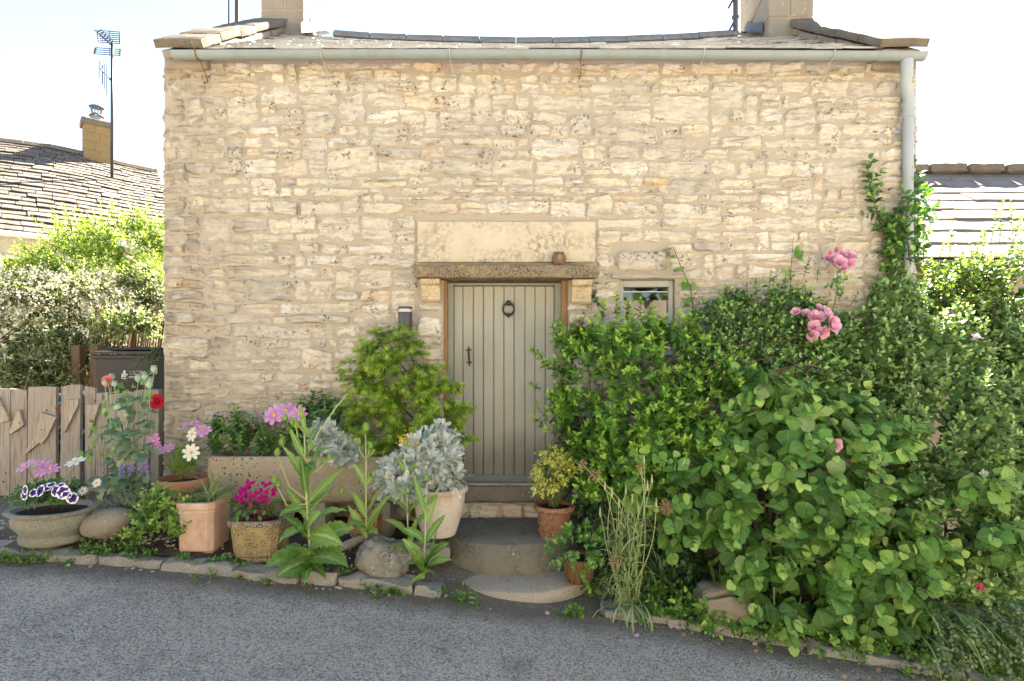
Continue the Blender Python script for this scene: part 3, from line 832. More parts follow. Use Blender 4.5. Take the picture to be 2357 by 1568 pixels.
for side in (1, -1):
    for c_ in range(NC):
        s0 = c_/NC; x = XL+.40-U(0, .2)
        while x < XR-.40:
            w = U(.20, .40)*(1.15-.4*s0)
            xa, xb = max(x, XL+.36), min(x+w, XR-.36)
            if xb-xa > .06:
                P = roof_pt(xa, s0, side); Q = roof_pt(xb, s0, side); P2 = roof_pt(xa, min(1, s0+1.55/NC), side)
                ux = (Q-P).normalized(); uy = (P2-P); l = uy.length; uy.normalize()
                un = ux.cross(uy)*(1 if side > 0 else -1); un.normalize()
                uy2 = (uy+un*(-.075)).normalized()
                tiles.append((side, s0, tile_slab(P+un*(.012+U(0, .010)), ux, uy2, un, (Q-P).length-.006, l, .014+U(0,.008)), U(0, 1)))
            x += w
front = [t for t in tiles if t[0] > 0]; random.shuffle(front)
for t in front[:300]:
    m_ = MB(); m_.add(*t[2], t[3]); m_.build('roof_tile', M['tile_grey'], cottage)
m_ = MB()
for t in front[300:]+[t for t in tiles if t[0] < 0]: m_.add(*t[2], t[3])
m_.build('more_roof_tiles', M['tile_grey'], cottage, kind='stuff')
m_ = MB()
for side in (1, -1):
    for k in range(20):
        xa, xb = XL+.3+(XR-XL-.6)*k/20, XL+.3+(XR-XL-.6)*(k+1)/20
        P, Q, P2, Q2 = roof_pt(xa, 0.02, side), roof_pt(xb, 0.02, side), roof_pt(xa, 1, side), roof_pt(xb, 1, side)
        m_.quad(P, Q, Q2, P2)
m_.build('roof_boarding', M['iron'], cottage)
# ridge stones
x = XL+.95
while x < XR-.95:
    w = min(.46, XR-.93-x)
    pr = []
    m_ = MB(); za, zb_ = float(ridge_z(x))+U(-.004, .006), float(ridge_z(x+w))+U(-.004, .006)
    arc = [(-.13, -.055), (-.115, -.01), (-.07, .045), (0, .065), (.07, .045), (.115, -.01), (.13, -.055), (.09, -.06), (0, .0), (-.09, -.06)]
    n = len(arc)
    vs_ = [(x+.004, RY+a, za+.03+e) for a, e in arc]+[(x+w-.004, RY+a, zb_+.03+e) for a, e in arc]
    m_.add(vs_, [list(range(n))[::-1], list(range(n, 2*n))]+[[q, (q+1) % n, n+(q+1) % n, n+q] for q in range(n)])
    m_.build('ridge_stone', M['ridge'], cottage); x += w
# gable copings: kneeler, then slabs up the slope (front and back)
for sgn, xc in ((-1, XL+.25), (1, XR-.25)):
    for side in (1, -1):
        ye = EY if side > 0 else 2*RY-EY
        zr = 4.20
        p0 = Vector((xc, ye+(-.10 if side > 0 else .10), EZ-.025)); p1 = Vector((xc, RY, zr))
        dirv = (p1-p0); L = dirv.length; dirv.normalize()
        un = Vector((1, 0, 0)).cross(dirv).normalized()
        if un.z < 0: un = -un
        s0 = 0; k = 0
        lens = [.42, .48, .44, .50, .46, .5]
        while s0 < L-.05:
            l = min(lens[k % 6], L-s0)
            rot = Matrix((Vector((1, 0, 0)), dirv, un)).transposed().to_4x4()
            if rot.determinant() < 0: rot = Matrix((Vector((-1, 0, 0)), dirv, un)).transposed().to_4x4()
            c_ = p0+dirv*(s0+l/2)+un*(.035+U(-.008, .008))+Vector((U(-.01, .01), 0, 0))
            rock_box(MB(), c_, (.40 if k else .44, l-.012, .085), rot, (6, 6, 3), .007, k+int(sgn*5), .4).build('coping_stone', M['coping'], cottage, smooth=True, angle=40)
            # stone course under the coping
            c2 = c_-un*.085
            rock_box(MB(), c2, (.34, l-.02, .075), rot, (5, 5, 2), .009, k+30, .4).build('coping_bed', M['chimney'], cottage, smooth=True, angle=40)
            s0 += l; k += 1
    rock_box(MB(), (xc+sgn*.025, .06, EZ-.065), (.42, .24, .16), None, (6, 4, 4), .008, 7, .4).build('kneeler', M['chimney'], cottage, smooth=True, angle=40)
# chimneys with coursed blocks, lead flashings
def chimney(x0, x1, y0, y1, zb_, zt_, name='chimney'):
    c_ = MB(); c_.box(((x0+x1)/2, (y0+y1)/2, (zb_+zt_)/2), (x1-x0-.03, y1-y0-.03, zt_-zb_))
    o = c_.build(name, M['mortar'], cottage)
    z = zb_; k = 0
    while z < zt_-.02:
        h = min(U(.24, .34), zt_-z)
        split = [0, .5 if k % 2 else 1] if False else ([0, U(.35, .65), 1] if k % 2 else [0, 1])
        for a, b_ in zip(split[:-1], split[1:]):
            xa, xb = x0+(x1-x0)*a, x0+(x1-x0)*b_
            rock_box(MB(), ((xa+xb)/2, (y0+y1)/2, z+h/2), (xb-xa-.004, y1-y0, h-.004), None, (5, 6, 4), .004, k*3, .12).build('block', M['chimney'], o, smooth=True, angle=40)
        z += h; k += 1
    rock_box(MB(), ((x0+x1)/2, (y0+y1)/2, zt_+.05), (x1-x0+.12, y1-y0+.12, .10), None, (5, 6, 3), .006, 5, .3).build('cap', M['coping'], o, smooth=True, angle=40)
    return o
lc = chimney(-3.08, -2.54, 1.70, 2.2, 3.85, 5.4)
rc = chimney(3.02, 3.56, 1.45, 2.3, 3.70, 5.4)
for xc, s_ in ((-2.54, 1), (3.02, -1)):
    m_ = MB()
    for k in range(6):
        a = k/6; y = 1.55+.5*a
        zz = float(ridge_z(xc))-.02
        f = [Vector((xc+s_*.02, 1.62+.09*q, zz-.10+.09*q*.62+.03*math.sin(q*2.1))) for q in range(6)]
    vs_, fs_ = [], []
    for q in range(7):
        y = 1.56+.09*q; zl = EZ+(float(ridge_z(xc))-EZ)*min(1, (y-EY)/(RY-EY))+.05
        vs_ += [(xc+s_*.016, y, zl+.14+.02*math.sin(q*1.7)), (xc+s_*.02, y, zl+.02), (xc+s_*.20, y-.01, zl+.02+.012*math.sin(q*2.3))]
    for q in range(6):
        for e in range(2): fs_.append([q*3+e, q*3+e+1, q*3+3+e+1, q*3+3+e])
    m_.add(vs_, fs_)
    m_.build('flashing', M['lead'], cottage)
# wire strap and zinc corner clips on the right-hand stack
m_ = MB(); m_.tube([(3.01, 2.31, 4.02), (3.01, 1.44, 4.30), (3.57, 1.44, 4.30), (3.57, 2.31, 4.3)], .004, 5)
for x_ in (3.03, 3.55): m_.box((x_, 1.437, 4.30), (.06, .012, .09))
m_.build('strap', M['steel'], cottage)

# --- gutter, brackets and downpipe
gut = thing('gutter', 'pale grey half-round gutter along the eaves with rusty brackets', 'gutter', (0.3, -.16, 2.7))
gx0, gx1 = at(400, 0, -.17).x, at(2126, 0, -.17).x
GZ = at(0, 122.5, -.17).z
def halfpipe(mb, x0, x1, y, z0, z1, r=.058, n=12, thick=.004, capends=True):
    vs_, fs_ = [], []
    for (x, z) in ((x0, z0), (x1, z1)):
        for k in range(n+1):
            g = math.pi+math.pi*k/n
            vs_.append((x, y+r*math.cos(g), z+r*math.sin(g)))
        for k in range(n, -1, -1):
            g = math.pi+math.pi*k/n
            vs_.append((x, y+(r-thick)*math.cos(g), z+(r-thick)*math.sin(g)))
    m_ = 2*(n+1)
    for k in range(m_): fs_.append([k, (k+1) % m_, m_+(k+1) % m_, m_+k])
    if capends:
        for b_ in (0, m_):
            fs_.append([b_+k for k in range(n+1)])
    mb.add(vs_, fs_)
segs = [gx0, at(1523, 0, -.17).x, at(2026, 0, -.17).x, gx1]
def gz(x): return GZ-.012*(x-gx0)/(gx1-gx0)*1.0+.01*math.sin(math.pi*(x-gx0)/(gx1-gx0))
for a, b_ in zip(segs[:-1], segs[1:]):
    m_ = MB(); n = max(1, int((b_-a)/.5))
    for k in range(n):
        p, q = a+(b_-a)*k/n, a+(b_-a)*(k+1)/n
        halfpipe(m_, p, q, -.17, gz(p), gz(q), capends=(k in (0, n-1)))
    m_.build('gutter_length', M['gutter'], gut, smooth=True, angle=50)
for x_ in segs[1:3]:
    m_ = MB(); halfpipe(m_, x_-.035, x_+.035, -.17, gz(x_), gz(x_), .0625, capends=False); m_.build('joint', M['gutter'], gut, smooth=True, angle=50)
for k, pxx in enumerate((456, 742, 1036, 1336, 1616, 1912)):
    x_ = at(pxx, 0, -.17).x; m_ = MB()
    arc = [Vector((x_, -.17+.0635*math.cos(g), gz(x_)+.0635*math.sin(g))) for g in np.linspace(math.pi, 2*math.pi-.2, 9)]
    m_.tube([arc[0]+Vector((0, 0, .012))]+arc, .0055, 5)
    m_.tube([arc[5]+Vector((0, 0, 0)), Vector((x_+.012, -.10, gz(x_)-.11)), Vector((x_+.006, -.04, gz(x_)-.16)), Vector((x_-.01, .01, gz(x_)-.19))], [.005, .005, .006, .006], 5)
    m_.box((x_+.008, -.05, gz(x_)-.15), (.035, .010, .010), jit=.003)
    m_.build('bracket', M['rust'] if k in (0, 3) else M['bracket'], gut)
dp = thing('downpipe', 'pale grey plastic downpipe at the corner of the cottage', 'drainpipe', (3.58, -.1, -1.0))
pxl = at(2090, 0, -.09)
pr = .043
m_ = MB(); top = Vector((at(2090, 0, -.17).x, -.17, gz(3.5)-.05))
pth = [top+Vector((-.012, 0, 0)), top+Vector((-.012, 0, -.11)), top+Vector((0, .035, -.20)), Vector((pxl.x+.012, -.075, top.z-.30)), Vector((pxl.x+.014, -.07, top.z-.42))]
m_.tube(pth, [.05, .047, .046, .046, .046], 14); m_.build('swan_neck', M['pipe'], dp, smooth=True, angle=50)
m_ = MB(); m_.tube([(pxl.x+.014, -.07, top.z-.40), (pxl.x+.010, -.07, -2.0)], pr, 16); m_.build('pipe', M['pipe'], dp, smooth=True, angle=50)
for zz in (top.z-.42, top.z-.56):
    m_ = MB(); m_.tube([(pxl.x+.014, -.07, zz), (pxl.x+.014, -.07, zz-.06)], .049, 16); m_.build('collar', M['pipe'], dp, smooth=True, angle=50)
m_ = MB(); m_.box((pxl.x-.05, -.015, top.z-.58), (.09, .03, .035), bev=.006); m_.build('clip', M['pipe'], dp)
# masts behind the stacks
def mast(name, label, px, Y, r, z0, z1, mat, extra=None):
    t = thing(name, label, 'pole', (at(px, 0, Y).x, Y, z0)); x_ = t.location.x
    m_ = MB(); m_.tube([(x_, Y, z0), (x_+.005, Y, z1)], r, 8); m_.build('pole', mat, t, smooth=True, angle=50)
    for zz in (extra or []):
        m_ = MB(); m_.box((x_, Y, zz), (.09, .05, .05), bev=.006); m_.box((x_-.05, Y, zz-.12), (.03, .02, .20), Matrix.Rotation(.5, 4, 'Y'), bev=.004); m_.build('clamp', mat, t)
mast('aerial_pole', 'rusty brown iron pole rising behind the left coping, beside the stack', 544, 3.0, .030, 3.3, 5.6, simple('red_brown_pole', (.10, .055, .05), .7, .2))
mast('cable_pole', 'thin dark pole just outside the rusty one behind the coping', 526, 3.0, .014, 3.3, 5.6, M['aerial'])
mast('drain_pole', 'dark bracketed pole at the inner side of the right chimney', 1692, 2.6, .035, 3.4, 5.6, M['aerial'], [4.62, 4.95, 4.3])

# --- wall lamp
lt = at(932, 706, -.10); lb = at(932, 773, -.10)
wl = thing('wall_lamp', 'grey cylindrical up-and-down lamp on the wall left of the door', 'wall lamp', (lt.x, 0, lb.z))
rr = .062
m_ = MB(); m_.lathe([(1e-4, 0), (rr, 0), (rr, .022), (1e-4, .022)], (lt.x, -.09, lt.z-.022), 24); m_.build('cap', M['lamp'], wl, smooth=True, angle=40)
m_ = MB(); m_.lathe([(1e-4, 0), (rr*.94, 0), (rr*.94, .026), (1e-4, .026)], (lt.x, -.09, lt.z-.0485), 24); m_.build('glass_band', simple('frosted_glass', (.55, .53, .47), .3), wl, smooth=True, angle=40)
hh = lt.z-lb.z
m_ = MB(); m_.lathe([(1e-4, 0), (rr, 0), (rr*1.02, .004), (rr*1.02, hh-.10), (rr, hh-.096), (1e-4, hh-.096)], (lt.x, -.09, lb.z+.047), 24); m_.build('body', M['lamp'], wl, smooth=True, angle=40)
m_ = MB(); m_.lathe([(1e-4, 0), (rr*.94, 0), (rr*.94, .02), (1e-4, .02)], (lt.x, -.09, lb.z+.0265), 24); m_.build('glass_band', simple('frosted_glass_low', (.45, .43, .36), .3), wl, smooth=True, angle=40)
m_ = MB(); m_.lathe([(1e-4, 0), (rr, 0), (rr, .026), (1e-4, .026)], (lt.x, -.09, lb.z), 24); m_.build('cap', M['lamp'], wl, smooth=True, angle=40)
m_ = MB(); m_.box((lt.x, -.02, (lt.z+lb.z)/2), (.06, .07, .12), bev=.005); m_.build('wall_plate', M['lamp'], wl)

# --- pig ornament on the door shelf
pc = at(1286, 593, -.10); pz = SHELF_Z
pig = thing('pig_ornament', 'round brown pottery pig standing on the stone shelf over the door', 'ornament', (pc.x, -.10, pz))
pm = simple('brown_pottery', (.16, .10, .065), .55, var=.45, nscale=22, bump=.002)
m_ = MB()
prof = [(1e-4, 0), (.035, .0), (.052, .012), (.064, .040), (.066, .065), (.058, .092), (.040, .110), (.020, .118), (1e-4, .12)]
m_.lathe(prof, (pc.x, -.09, pz), 24, 1, 1.0, .002, 3); m_.build('body', pm, pig, smooth=True)
m_ = MB()
m_.tube([(pc.x+.004, -.135, pz+.072), (pc.x+.004, -.165, pz+.066)], [.026, .022], 14)
m_.build('snout', simple('pale_brown_pottery', (.26, .17, .11), .6, var=.3), pig, smooth=True, angle=50)
for s_ in (-1, 1):
    m_ = MB(); b0 = Vector((pc.x+s_*.032, -.10, pz+.104))
    m_.add([b0+Vector((-.016, 0, 0)), b0+Vector((.016, 0, 0)), b0+Vector((s_*.006, -.012, .022)), b0+Vector((0, -.02, .002)), b0+Vector((0, .012, .004))], [[0, 3, 2], [3, 1, 2], [1, 4, 2], [4, 0, 2], [0, 1, 3], [1, 0, 4]])
    m_.build('ear', pm, pig)
    m_ = MB(); ball(m_, Vector((pc.x+s_*.022, -.146, pz+.094)), .005, 8); m_.build('eye', M['iron'], pig)
    m_ = MB(); m_.tube([(pc.x+s_*.028, -.125, pz+.012), (pc.x+s_*.028, -.128, pz-.0)], [.014, .012], 8); m_.build('foot', pm, pig)

# --- steps
def half_round(name, cx, yb, hw, dep, zb_, zt_, mat, label, seed, edge=.05, n=36):
    """D-shaped step with a worn, rounded nose"""
    vs_, fs_ = [], []
    rings = [(0.0, zb_), (.0, zb_+.02), (-.004, (zb_+zt_)/2), (0.0, zt_-edge), (edge*.3, zt_-edge*.3), (edge, zt_), (dep*.5, zt_+.004), (dep*.93, zt_+.002)]
    ang = np.linspace(math.pi, 2*math.pi, n)
    for ins, z in rings:
        k = 1-ins/dep
        for g in ang:
            cg, sg = math.cos(g), math.sin(g)
            x = cx+hw*k*math.copysign(abs(cg)**.92, cg); y = yb+dep*k*math.copysign(abs(sg)**1.0, sg)
            vs_.append((x, y, z))
    A = np.array(vs_); nn = fbm(A[:, 0]*7, A[:, 1]*7, A[:, 2]*7, seed)*.006; A[:, 2] += nn; A[:, 1] += nn*.8
    nr = len(rings)
    for i in range(nr-1):
        for k in range(n-1): fs_.append([i*n+k, i*n+k+1, (i+1)*n+k+1, (i+1)*n+k])
    fs_.append([(nr-1)*n+k for k in range(n)])
    fs_.append([i*n for i in range(nr)]+[i*n+n-1 for i in range(nr-1, -1, -1)])
    m_ = MB(); m_.add(A.tolist(), fs_); o = m_.build(name, mat, None, smooth=True, angle=40)
    return prop(o, label, 'step')
half_round('doorstep', -.03, -.035, .68, .69, -1.95, -1.52, M['step'], 'dark half-round stone doorstep with lichen patches below the door', 2, .075)
half_round('stone_slab', .05, -.25, .70, .78, -2.1, -1.775, M['slab'], 'pale worn half-round slab under the dark doorstep, meeting the lane', 6, .045)
# ---------------------------------------------------------------- across the lane: unseen wall added to bounce sun onto the facade (also mirrored in the pane)
gw = MB(); gw.box((0, -11.3, -.7), (46, .5, 4.4))
prop(gw.build('bounce_wall', M['mortar']), 'pale unseen wall across the lane, added to bounce sunlight onto the facade', kind='structure')
# ---------------------------------------------------------------- cottage beyond the gate
nb = thing('neighbour_cottage', 'low cottage beyond the gate with a brown stone-tiled roof and yellow chimney', 'cottage', (-9.5, 7, -1.2))
A0 = Vector((-11.2, 7.13, 4.6)); ang = R(41)
ru = Vector((math.cos(ang), math.sin(ang), 0)); rn = Vector((math.sin(ang), -math.cos(ang), 0))
RUN, RISE = 3.5, 2.5
def nb_pt(s, f, side=1):            # f 0 eaves .. 1 ridge
    return A0+ru*s+rn*(RUN*(1-f)*side)+Vector((0, 0, -RISE*(1-f)+.06*math.sin(s*1.7)*f))
S0, S1 = -2.6, 2.96
tl = []
f = 0.0; c = 0
while f < .985:
    ex = .052-.022*f
    s = S0-U(0, .2)
    while s < S1:
        w = U(.20, .46)*(1.1-.45*f)
        a_, b_ = max(s, S0), min(s+w, S1+U(-.03, .04))
        if b_-a_ > .07:
            P, Q, P2 = nb_pt(a_, f), nb_pt(b_, f), nb_pt(a_, min(1.0, f+ex*1.6))
            ux = (Q-P).normalized(); uy = P2-P; l = uy.length; uy.normalize(); un = ux.cross(uy).normalized()
            uy = (uy-un*.085).normalized()
            tl.append((f, tile_slab(P+un*(.016+U(-.004, .014))+uy*U(-.012, .012), ux, uy, un, (Q-P).length-.010, l, .014+U(0, .010), ragged=.016), U(0, 1)))
        s += w
    f += ex; c += 1
for t in tl[:300]:
    m_ = MB(); m_.add(*t[1], t[2]); m_.build('roof_tile', M['tile_brown'], nb)
m_ = MB()
for t in tl[300:]: m_.add(*t[1], t[2])
for c in range(12):                 # far slope, unseen from the lane
    P, Q, P2 = nb_pt(S0, c/12, -1), nb_pt(S1, c/12, -1), nb_pt(S0, (c+1)/12, -1)
    m_.quad(P, Q, Q+(P2-P), P2)
m_.build('more_roof_tiles', M['tile_brown'], nb, kind='stuff')
m_ = MB(); m_.quad(nb_pt(S0, .01), nb_pt(S1, .01), nb_pt(S1, 1), nb_pt(S0, 1)); m_.build('roof_boarding', M['iron'], nb)
s = S0
while s < S1-.02:
    w = min(.5, S1-s); P = nb_pt(s, 1)+Vector((0, 0, .03)); Q = nb_pt(s+w-.008, 1)+Vector((0, 0, .03))
    m_ = MB(); prof = [(-.15, -.07), (-.10, .015), (0, .06), (.10, .015), (.15, -.07), (.1, -.08), (-.1, -.08)]
    n = len(prof); vs_ = [P+rn*a+Vector((0, 0, e)) for a, e in prof]+[Q+rn*a+Vector((0, 0, e)) for a, e in prof]
    m_.add(vs_, [list(range(n))[::-1], list(range(n, 2*n))]+[[q, (q+1) % n, n+(q+1) % n, n+q] for q in range(n)])
    m_.build('ridge_stone', M['coping'], nb); s += w
# walls, window, gutter
m_ = MB(); wpl = simple('pale_render', (.62, .58, .48), .9, var=.1)
def nbox(s0, s1, d0, d1, z0, z1):
    p = [A0+ru*s+rn*d for s, d in ((s0, d0), (s1, d0), (s1, d1), (s0, d1))]
    return m_.prism([Vector((q.x, q.y, z0)) for q in p], (0, 0, z1-z0))
nbox(S0+.1, S1-.1, -3.2, 3.15, -1.5, 2.05); m_.build('wall', wpl, nb)
m_ = MB()
for s in (S0+.1, S1-.14):
    m_.prism([A0+ru*s+rn*3.2+Vector((0, 0, -2.5)), A0+ru*s+rn*-3.2+Vector((0, 0, -2.5)), A0+ru*s+Vector((0, 0, -.25))], ru*.04)
m_.build('gable', wpl, nb)
m_ = MB(); e0, e1 = A0+ru*S0+rn*3.58+Vector((0, 0, -2.56)), A0+ru*S1+rn*3.58+Vector((0, 0, -2.56))
m_.tube([e0, e1], .055, 8); m_.build('gutter', M['white'], nb, smooth=True, angle=50)
m_ = MB(); wz0, wz1 = .95, 1.72
for s0, s1 in ((.05, .13), (.62, .70), (1.18, 1.26)): nbox(s0, s1, 3.15, 3.22, wz0, wz1)
nbox(.13, 1.18, 3.15, 3.21, wz1-.07, wz1); nbox(.13, 1.18, 3.15, 3.21, wz0, wz0+.07)
wo = m_.build('window', M['white'], nb)
for a_, b_ in ((.13, .62), (.70, 1.18)):
    m_ = MB(); nbox(a_, b_, 3.152, 3.165, wz0+.07, wz1-.07); m_.build('pane', M['glass'], wo)
# chimney
cc = A0+ru*1.72
def rot_box(mb, c, d, bev=0): return mb.box(c, d, Matrix.Rotation(ang, 4, 'Z'), bev)
m_ = MB(); rot_box(m_, cc+Vector((0, 0, .2)), (.50, .42, 1.0)); ch = m_.build('chimney', M['mortar'], nb)
for k in range(5):
    for q in range(2):
        fx = (.42, .58)[k % 2]; a_, b_ = ((-.262, -.262+.524*fx), (-.262+.524*fx, .262))[q]
        m_ = MB(); rot_box(m_, cc+ru*((a_+b_)/2)+Vector((0, 0, -.17+.2*k)), (b_-a_-.006, .444, .194), .006); m_.build('block', M['ashlar'], ch)
m_ = MB(); rot_box(m_, cc+Vector((0, 0, .79)), (.62, .54, .14), .02); m_.build('cap', M['coping'], ch)
m_ = MB(); m_.lathe([(.13, .86), (.12, .98), (.11, 1.0), (1e-4, 1.0)], cc, 16); m_.build('pot', simple('pale_pot', (.26, .25, .23)), ch, smooth=True, angle=50)
m_ = MB(); m_.lathe([(.15, 1.0), (.15, 1.02), (.09, 1.06), (.085, 1.07)], cc, 16); m_.lathe([(.16, 1.22), (.15, 1.235), (.08, 1.27), (1e-4, 1.285)], cc, 16)
for k in range(10):
    g = k*math.pi/5; m_.tube([cc+Vector((.085*math.cos(g), .085*math.sin(g), 1.05)), cc+Vector((.12*math.cos(g), .12*math.sin(g), 1.23))], .011, 4)
m_.build('cowl', M['steel'], ch, smooth=True, angle=50)
# aerials on a mast
mp = at(257, 370, 7.6)
ae = thing('aerial_mast', 'tall thin mast with two television aerials beside the yellow chimney', 'aerial', mp)
top = at(258, 98, 7.6)
m_ = MB(); m_.tube([mp+Vector((0, 0, -.4)), top], .030, 8); m_.build('mast', M['aerial'], ae, smooth=True)
def rod(mb, a, b, r=.007): mb.tube([a, b], r, 4)
def pxv(px, py): return at(px, py, 7.6)
m_ = MB()
for (y0, y1, n, x0, x1, dx) in ((70, 97, 7, 223, 275, 4), (110, 124, 4, 220, 277, -4)):
    for k in range(n):
        f = k/(n-1); y = y0+(y1-y0)*f
        rod(m_, pxv(x0+dx*f, y), pxv(x1+dx*f*.3, y+4), .010)
    rod(m_, pxv(x0, y0), pxv(x0+dx, y1), .018); rod(m_, pxv(x1, y0+3), pxv(x1+dx*.3, y1+4), .018); rod(m_, pxv((x0+x1)/2+3, y0), pxv((x0+x1)/2+3, y1+6), .01)
m_.build('reflector', M['aerial'], ae)
m_ = MB(); a_, b_ = at(224, 73, 7.2), at(256, 103, 7.6); rod(m_, a_, b_, .022)
for k in range(5):
    p = a_.lerp(b_, .08+k*.18)
    m_.tube([p+Vector((-.10, 0, .03)), p+Vector((-.05, 0, .07)), p, p+Vector((.05, 0, .07)), p+Vector((.10, 0, .03)), p+Vector((.05, 0, -.04)), p], .010, 4)
m_.build('boom', M['aerial'], ae)
m_ = MB(); a_, b_ = at(231, 158, 7.3), at(257, 187, 7.6); rod(m_, a_, b_, .018)
for px, y0, y1 in ((228, 140, 180), (235, 150, 195), (240, 148, 205), (244.5, 150, 221)): rod(m_, at(px+1, y0, 7.4), at(px, y1, 7.4), .010)
m_.build('small_aerial', M['aerial'], ae)

# ---------------------------------------------------------------- lower wing on the right
wg = thing('side_cottage', 'lower neighbouring cottage with a pale stone-tiled roof behind the shrubs', 'cottage', (7, 2.5, -2.4))
EYW, EZW, RYW, RZW = .62, .96, 3.2, 2.66
wx0, wx1 = 3.74, 13.0
def wg_pt(x, f): return Vector((x, EYW+(RYW-EYW)*f, EZW+(RZW-EZW)*f))
f = 0.0
while f < .97:
    ex = .125-.035*f; x = wx0-U(0, .3)
    while x < wx1:
        w = U(.38, .74); a_, b_ = max(x, wx0), x+w
        if b_-a_ > .1:
            P, Q, P2 = wg_pt(a_, f), wg_pt(b_, f), wg_pt(a_, min(1, f+ex*1.5))
            ux = (Q-P).normalized(); uy = P2-P; l = uy.length; uy.normalize(); un = ux.cross(uy).normalized(); uy = (uy-un*.022).normalized()
            m_ = MB(); m_.add(*tile_slab(P+un*(.004+U(0, .009)), ux, uy, un, w-.008 if a_ == x else b_-a_-.008, l, .012+U(0, .006), ragged=.012), U(0, 1)); m_.build('roof_tile', M['tile_pale'], wg)
        x += w
    f += ex
m_ = MB(); m_.quad(wg_pt(wx0, .01), wg_pt(wx1, .01), wg_pt(wx1, 1), wg_pt(wx0, 1)); q = wg_pt(wx0, 1); m_.quad(q, wg_pt(wx1, 1), Vector((wx1, 2*RYW-EYW, EZW)), Vector((wx0, 2*RYW-EYW, EZW))); m_.build('roof_boarding', M['iron'], wg)
x = wx0
while x < wx1-.1:
    w = U(.5, .62); rock_box(MB(), (x+w/2, RYW, RZW+.035+U(-.008, .01)), (w-.01, .34, .15), None, (8, 5, 4), .012, int(x*9), .5).build('ridge_stone', M['coping'], wg, smooth=True, angle=40); x += w
m_ = MB(); m_.box(((wx0+wx1)/2, .85+2.3, -.8), (wx1-wx0-.02, 4.6, 3.44)); m_.build('wall', M['mortar'], wg)
m_ = MB(); halfpipe(m_, wx0+.04, wx1, .56, EZW-.03, EZW-.03, .06); m_.build('gutter', M['gutter'], wg, smooth=True, angle=50)

# ---------------------------------------------------------------- board gate
gt = thing('board_gate', 'rustic gate of mismatched grey boards with offcuts screwed on', 'gate', (-3.9, .03, -1.35))
def board(name, px0, px1, pt0, pt1, pb, Y, th=.03, lean=0, nk=4, mat='gatewood'):
    A, B, Cc, D = at(px0+lean, pt0, Y), at(px1+lean, pt1, Y), at(px1, pb, Y), at(px0, pb, Y)
    L, Rr = [], []
    for k in range(nk+1):
        f = k/nk
        L.append(D.lerp(A, f)+Vector((U(-.004, .004), 0, 0))); Rr.append(Cc.lerp(B, f)+Vector((U(-.004, .004), 0, 0)))
    topm = A.lerp(B, .5)+Vector((0, 0, U(-.004, .010)))
    m_ = MB(); m_.prism([p+Vector((0, -th/2, 0)) for p in L+[topm]+Rr[::-1]], (0, th, 0), U(0, 1))
    return m_.build(name, M[mat], gt)
for (a_, b_, t0, t1, bt, ln, Y) in ((-64, -40, 897, 893, 1139, 0, .03), (-38, -2, 893, 896, 1140, 0, .035), (0, 25, 895, 894, 1140, 1, .03), (26.5, 63, 895, 899, 1141, 2, .035), (66.5, 131, 891, 891, 1137, 1.5, .03), (141, 186, 890, 886, 1133, 2, .02), (198, 222, 889, 894, 1130, 0, .04), (223, 250, 905, 903, 1130, 1, .035), (252, 282, 908, 905, 1128, 0, .03), (284, 310, 900, 903, 1128, 0, .04), (312, 344, 899, 897, 1124, 0, .03)):
    board('board', a_, b_, t0, t1, bt, Y, .034, ln)
board('post', 348, 371, 896, 898, 1120, .07, .09)
for (y0, y1) in ((934, 953), (1062, 1082)):
    A, B = at(-70, y0, .075), at(350, y1, .075)
    m_ = MB(); m_.box(((A.x+B.x)/2, .075, (A.z+B.z)/2), (B.x-A.x, .045, A.z-B.z)); m_.build('rail', M['jambwood'], gt)
W = [[(0, 919), (22, 963), (21, 968), (0, 975), (-18, 975), (-18, 905)], [(45.5, 943), (56, 978), (26, 999), (23, 994), (41, 949)],
     [(95, 949), (131, 960.6), (109, 1007.5), (97, 1022), (91, 1019), (60, 1045.7), (59, 1041), (85, 999)],
     [(151, 921), (182, 919.5), (180.5, 934), (150, 996), (148, 993)], [(199.6, 932.7), (230, 929.7), (207, 1001.6)], [(268, 930), (300, 926), (296, 975), (280, 968)]]
for k, w in enumerate(W):
    yy = -.002 if k != 3 else -.012
    m_ = MB(); m_.prism([at(x, y, yy)+Vector((0, -.012, 0)) for x, y in w], (0, .024, 0), [.3, .6, .4, .5, .7, .6][k]); m_.build('offcut', M['offcut'], gt)
m_ = MB()
for x, y in ((18, 951), (41, 974), (102, 945), (93, 989), (157, 949), (212, 922), (215, 957), (8, 1090), (3, 1110), (124, 940)):
    c_ = at(x, y, -.027); m_.tube([c_, c_+Vector((0, .03, 0))], .0055, 8)
m_.build('screws', simple('brass_screw', (.40, .26, .10), .4, .8), gt, kind='stuff')

# teal tarpaulin bag behind the gate
m_ = MB(); c_ = at(163, 985, .42)
prof = [(.02, -.34), (.19, -.33), (.22, -.2), (.20, -.05), (.21, .12), (.17, .26), (.08, .33), (1e-4, .34)]
m_.lathe(prof, c_, 28, 1, .8, .05, 4)
mt = Mt('teal_tarpaulin'); p = mt.pos(); wv = mt.noise(p, 7, 5, .7, 2.2)
mt = mt.done(mt.bsdf(mt.mix(mt.ramp(wv, [(.53, 0.0), (.56, 1.0)]), mt.mix(mt.noise(p, 12, 4), (.010, .055, .065), (.03, .13, .14)), (.55, .66, .64)), .5, mt.bump(mt.noise(p, 16, 4, .6), .8, .03)))
bag = m_.build('tarpaulin_bag', mt, None, smooth=True); prop(bag, 'crumpled teal and white bag seen through the gate boards', 'bag')

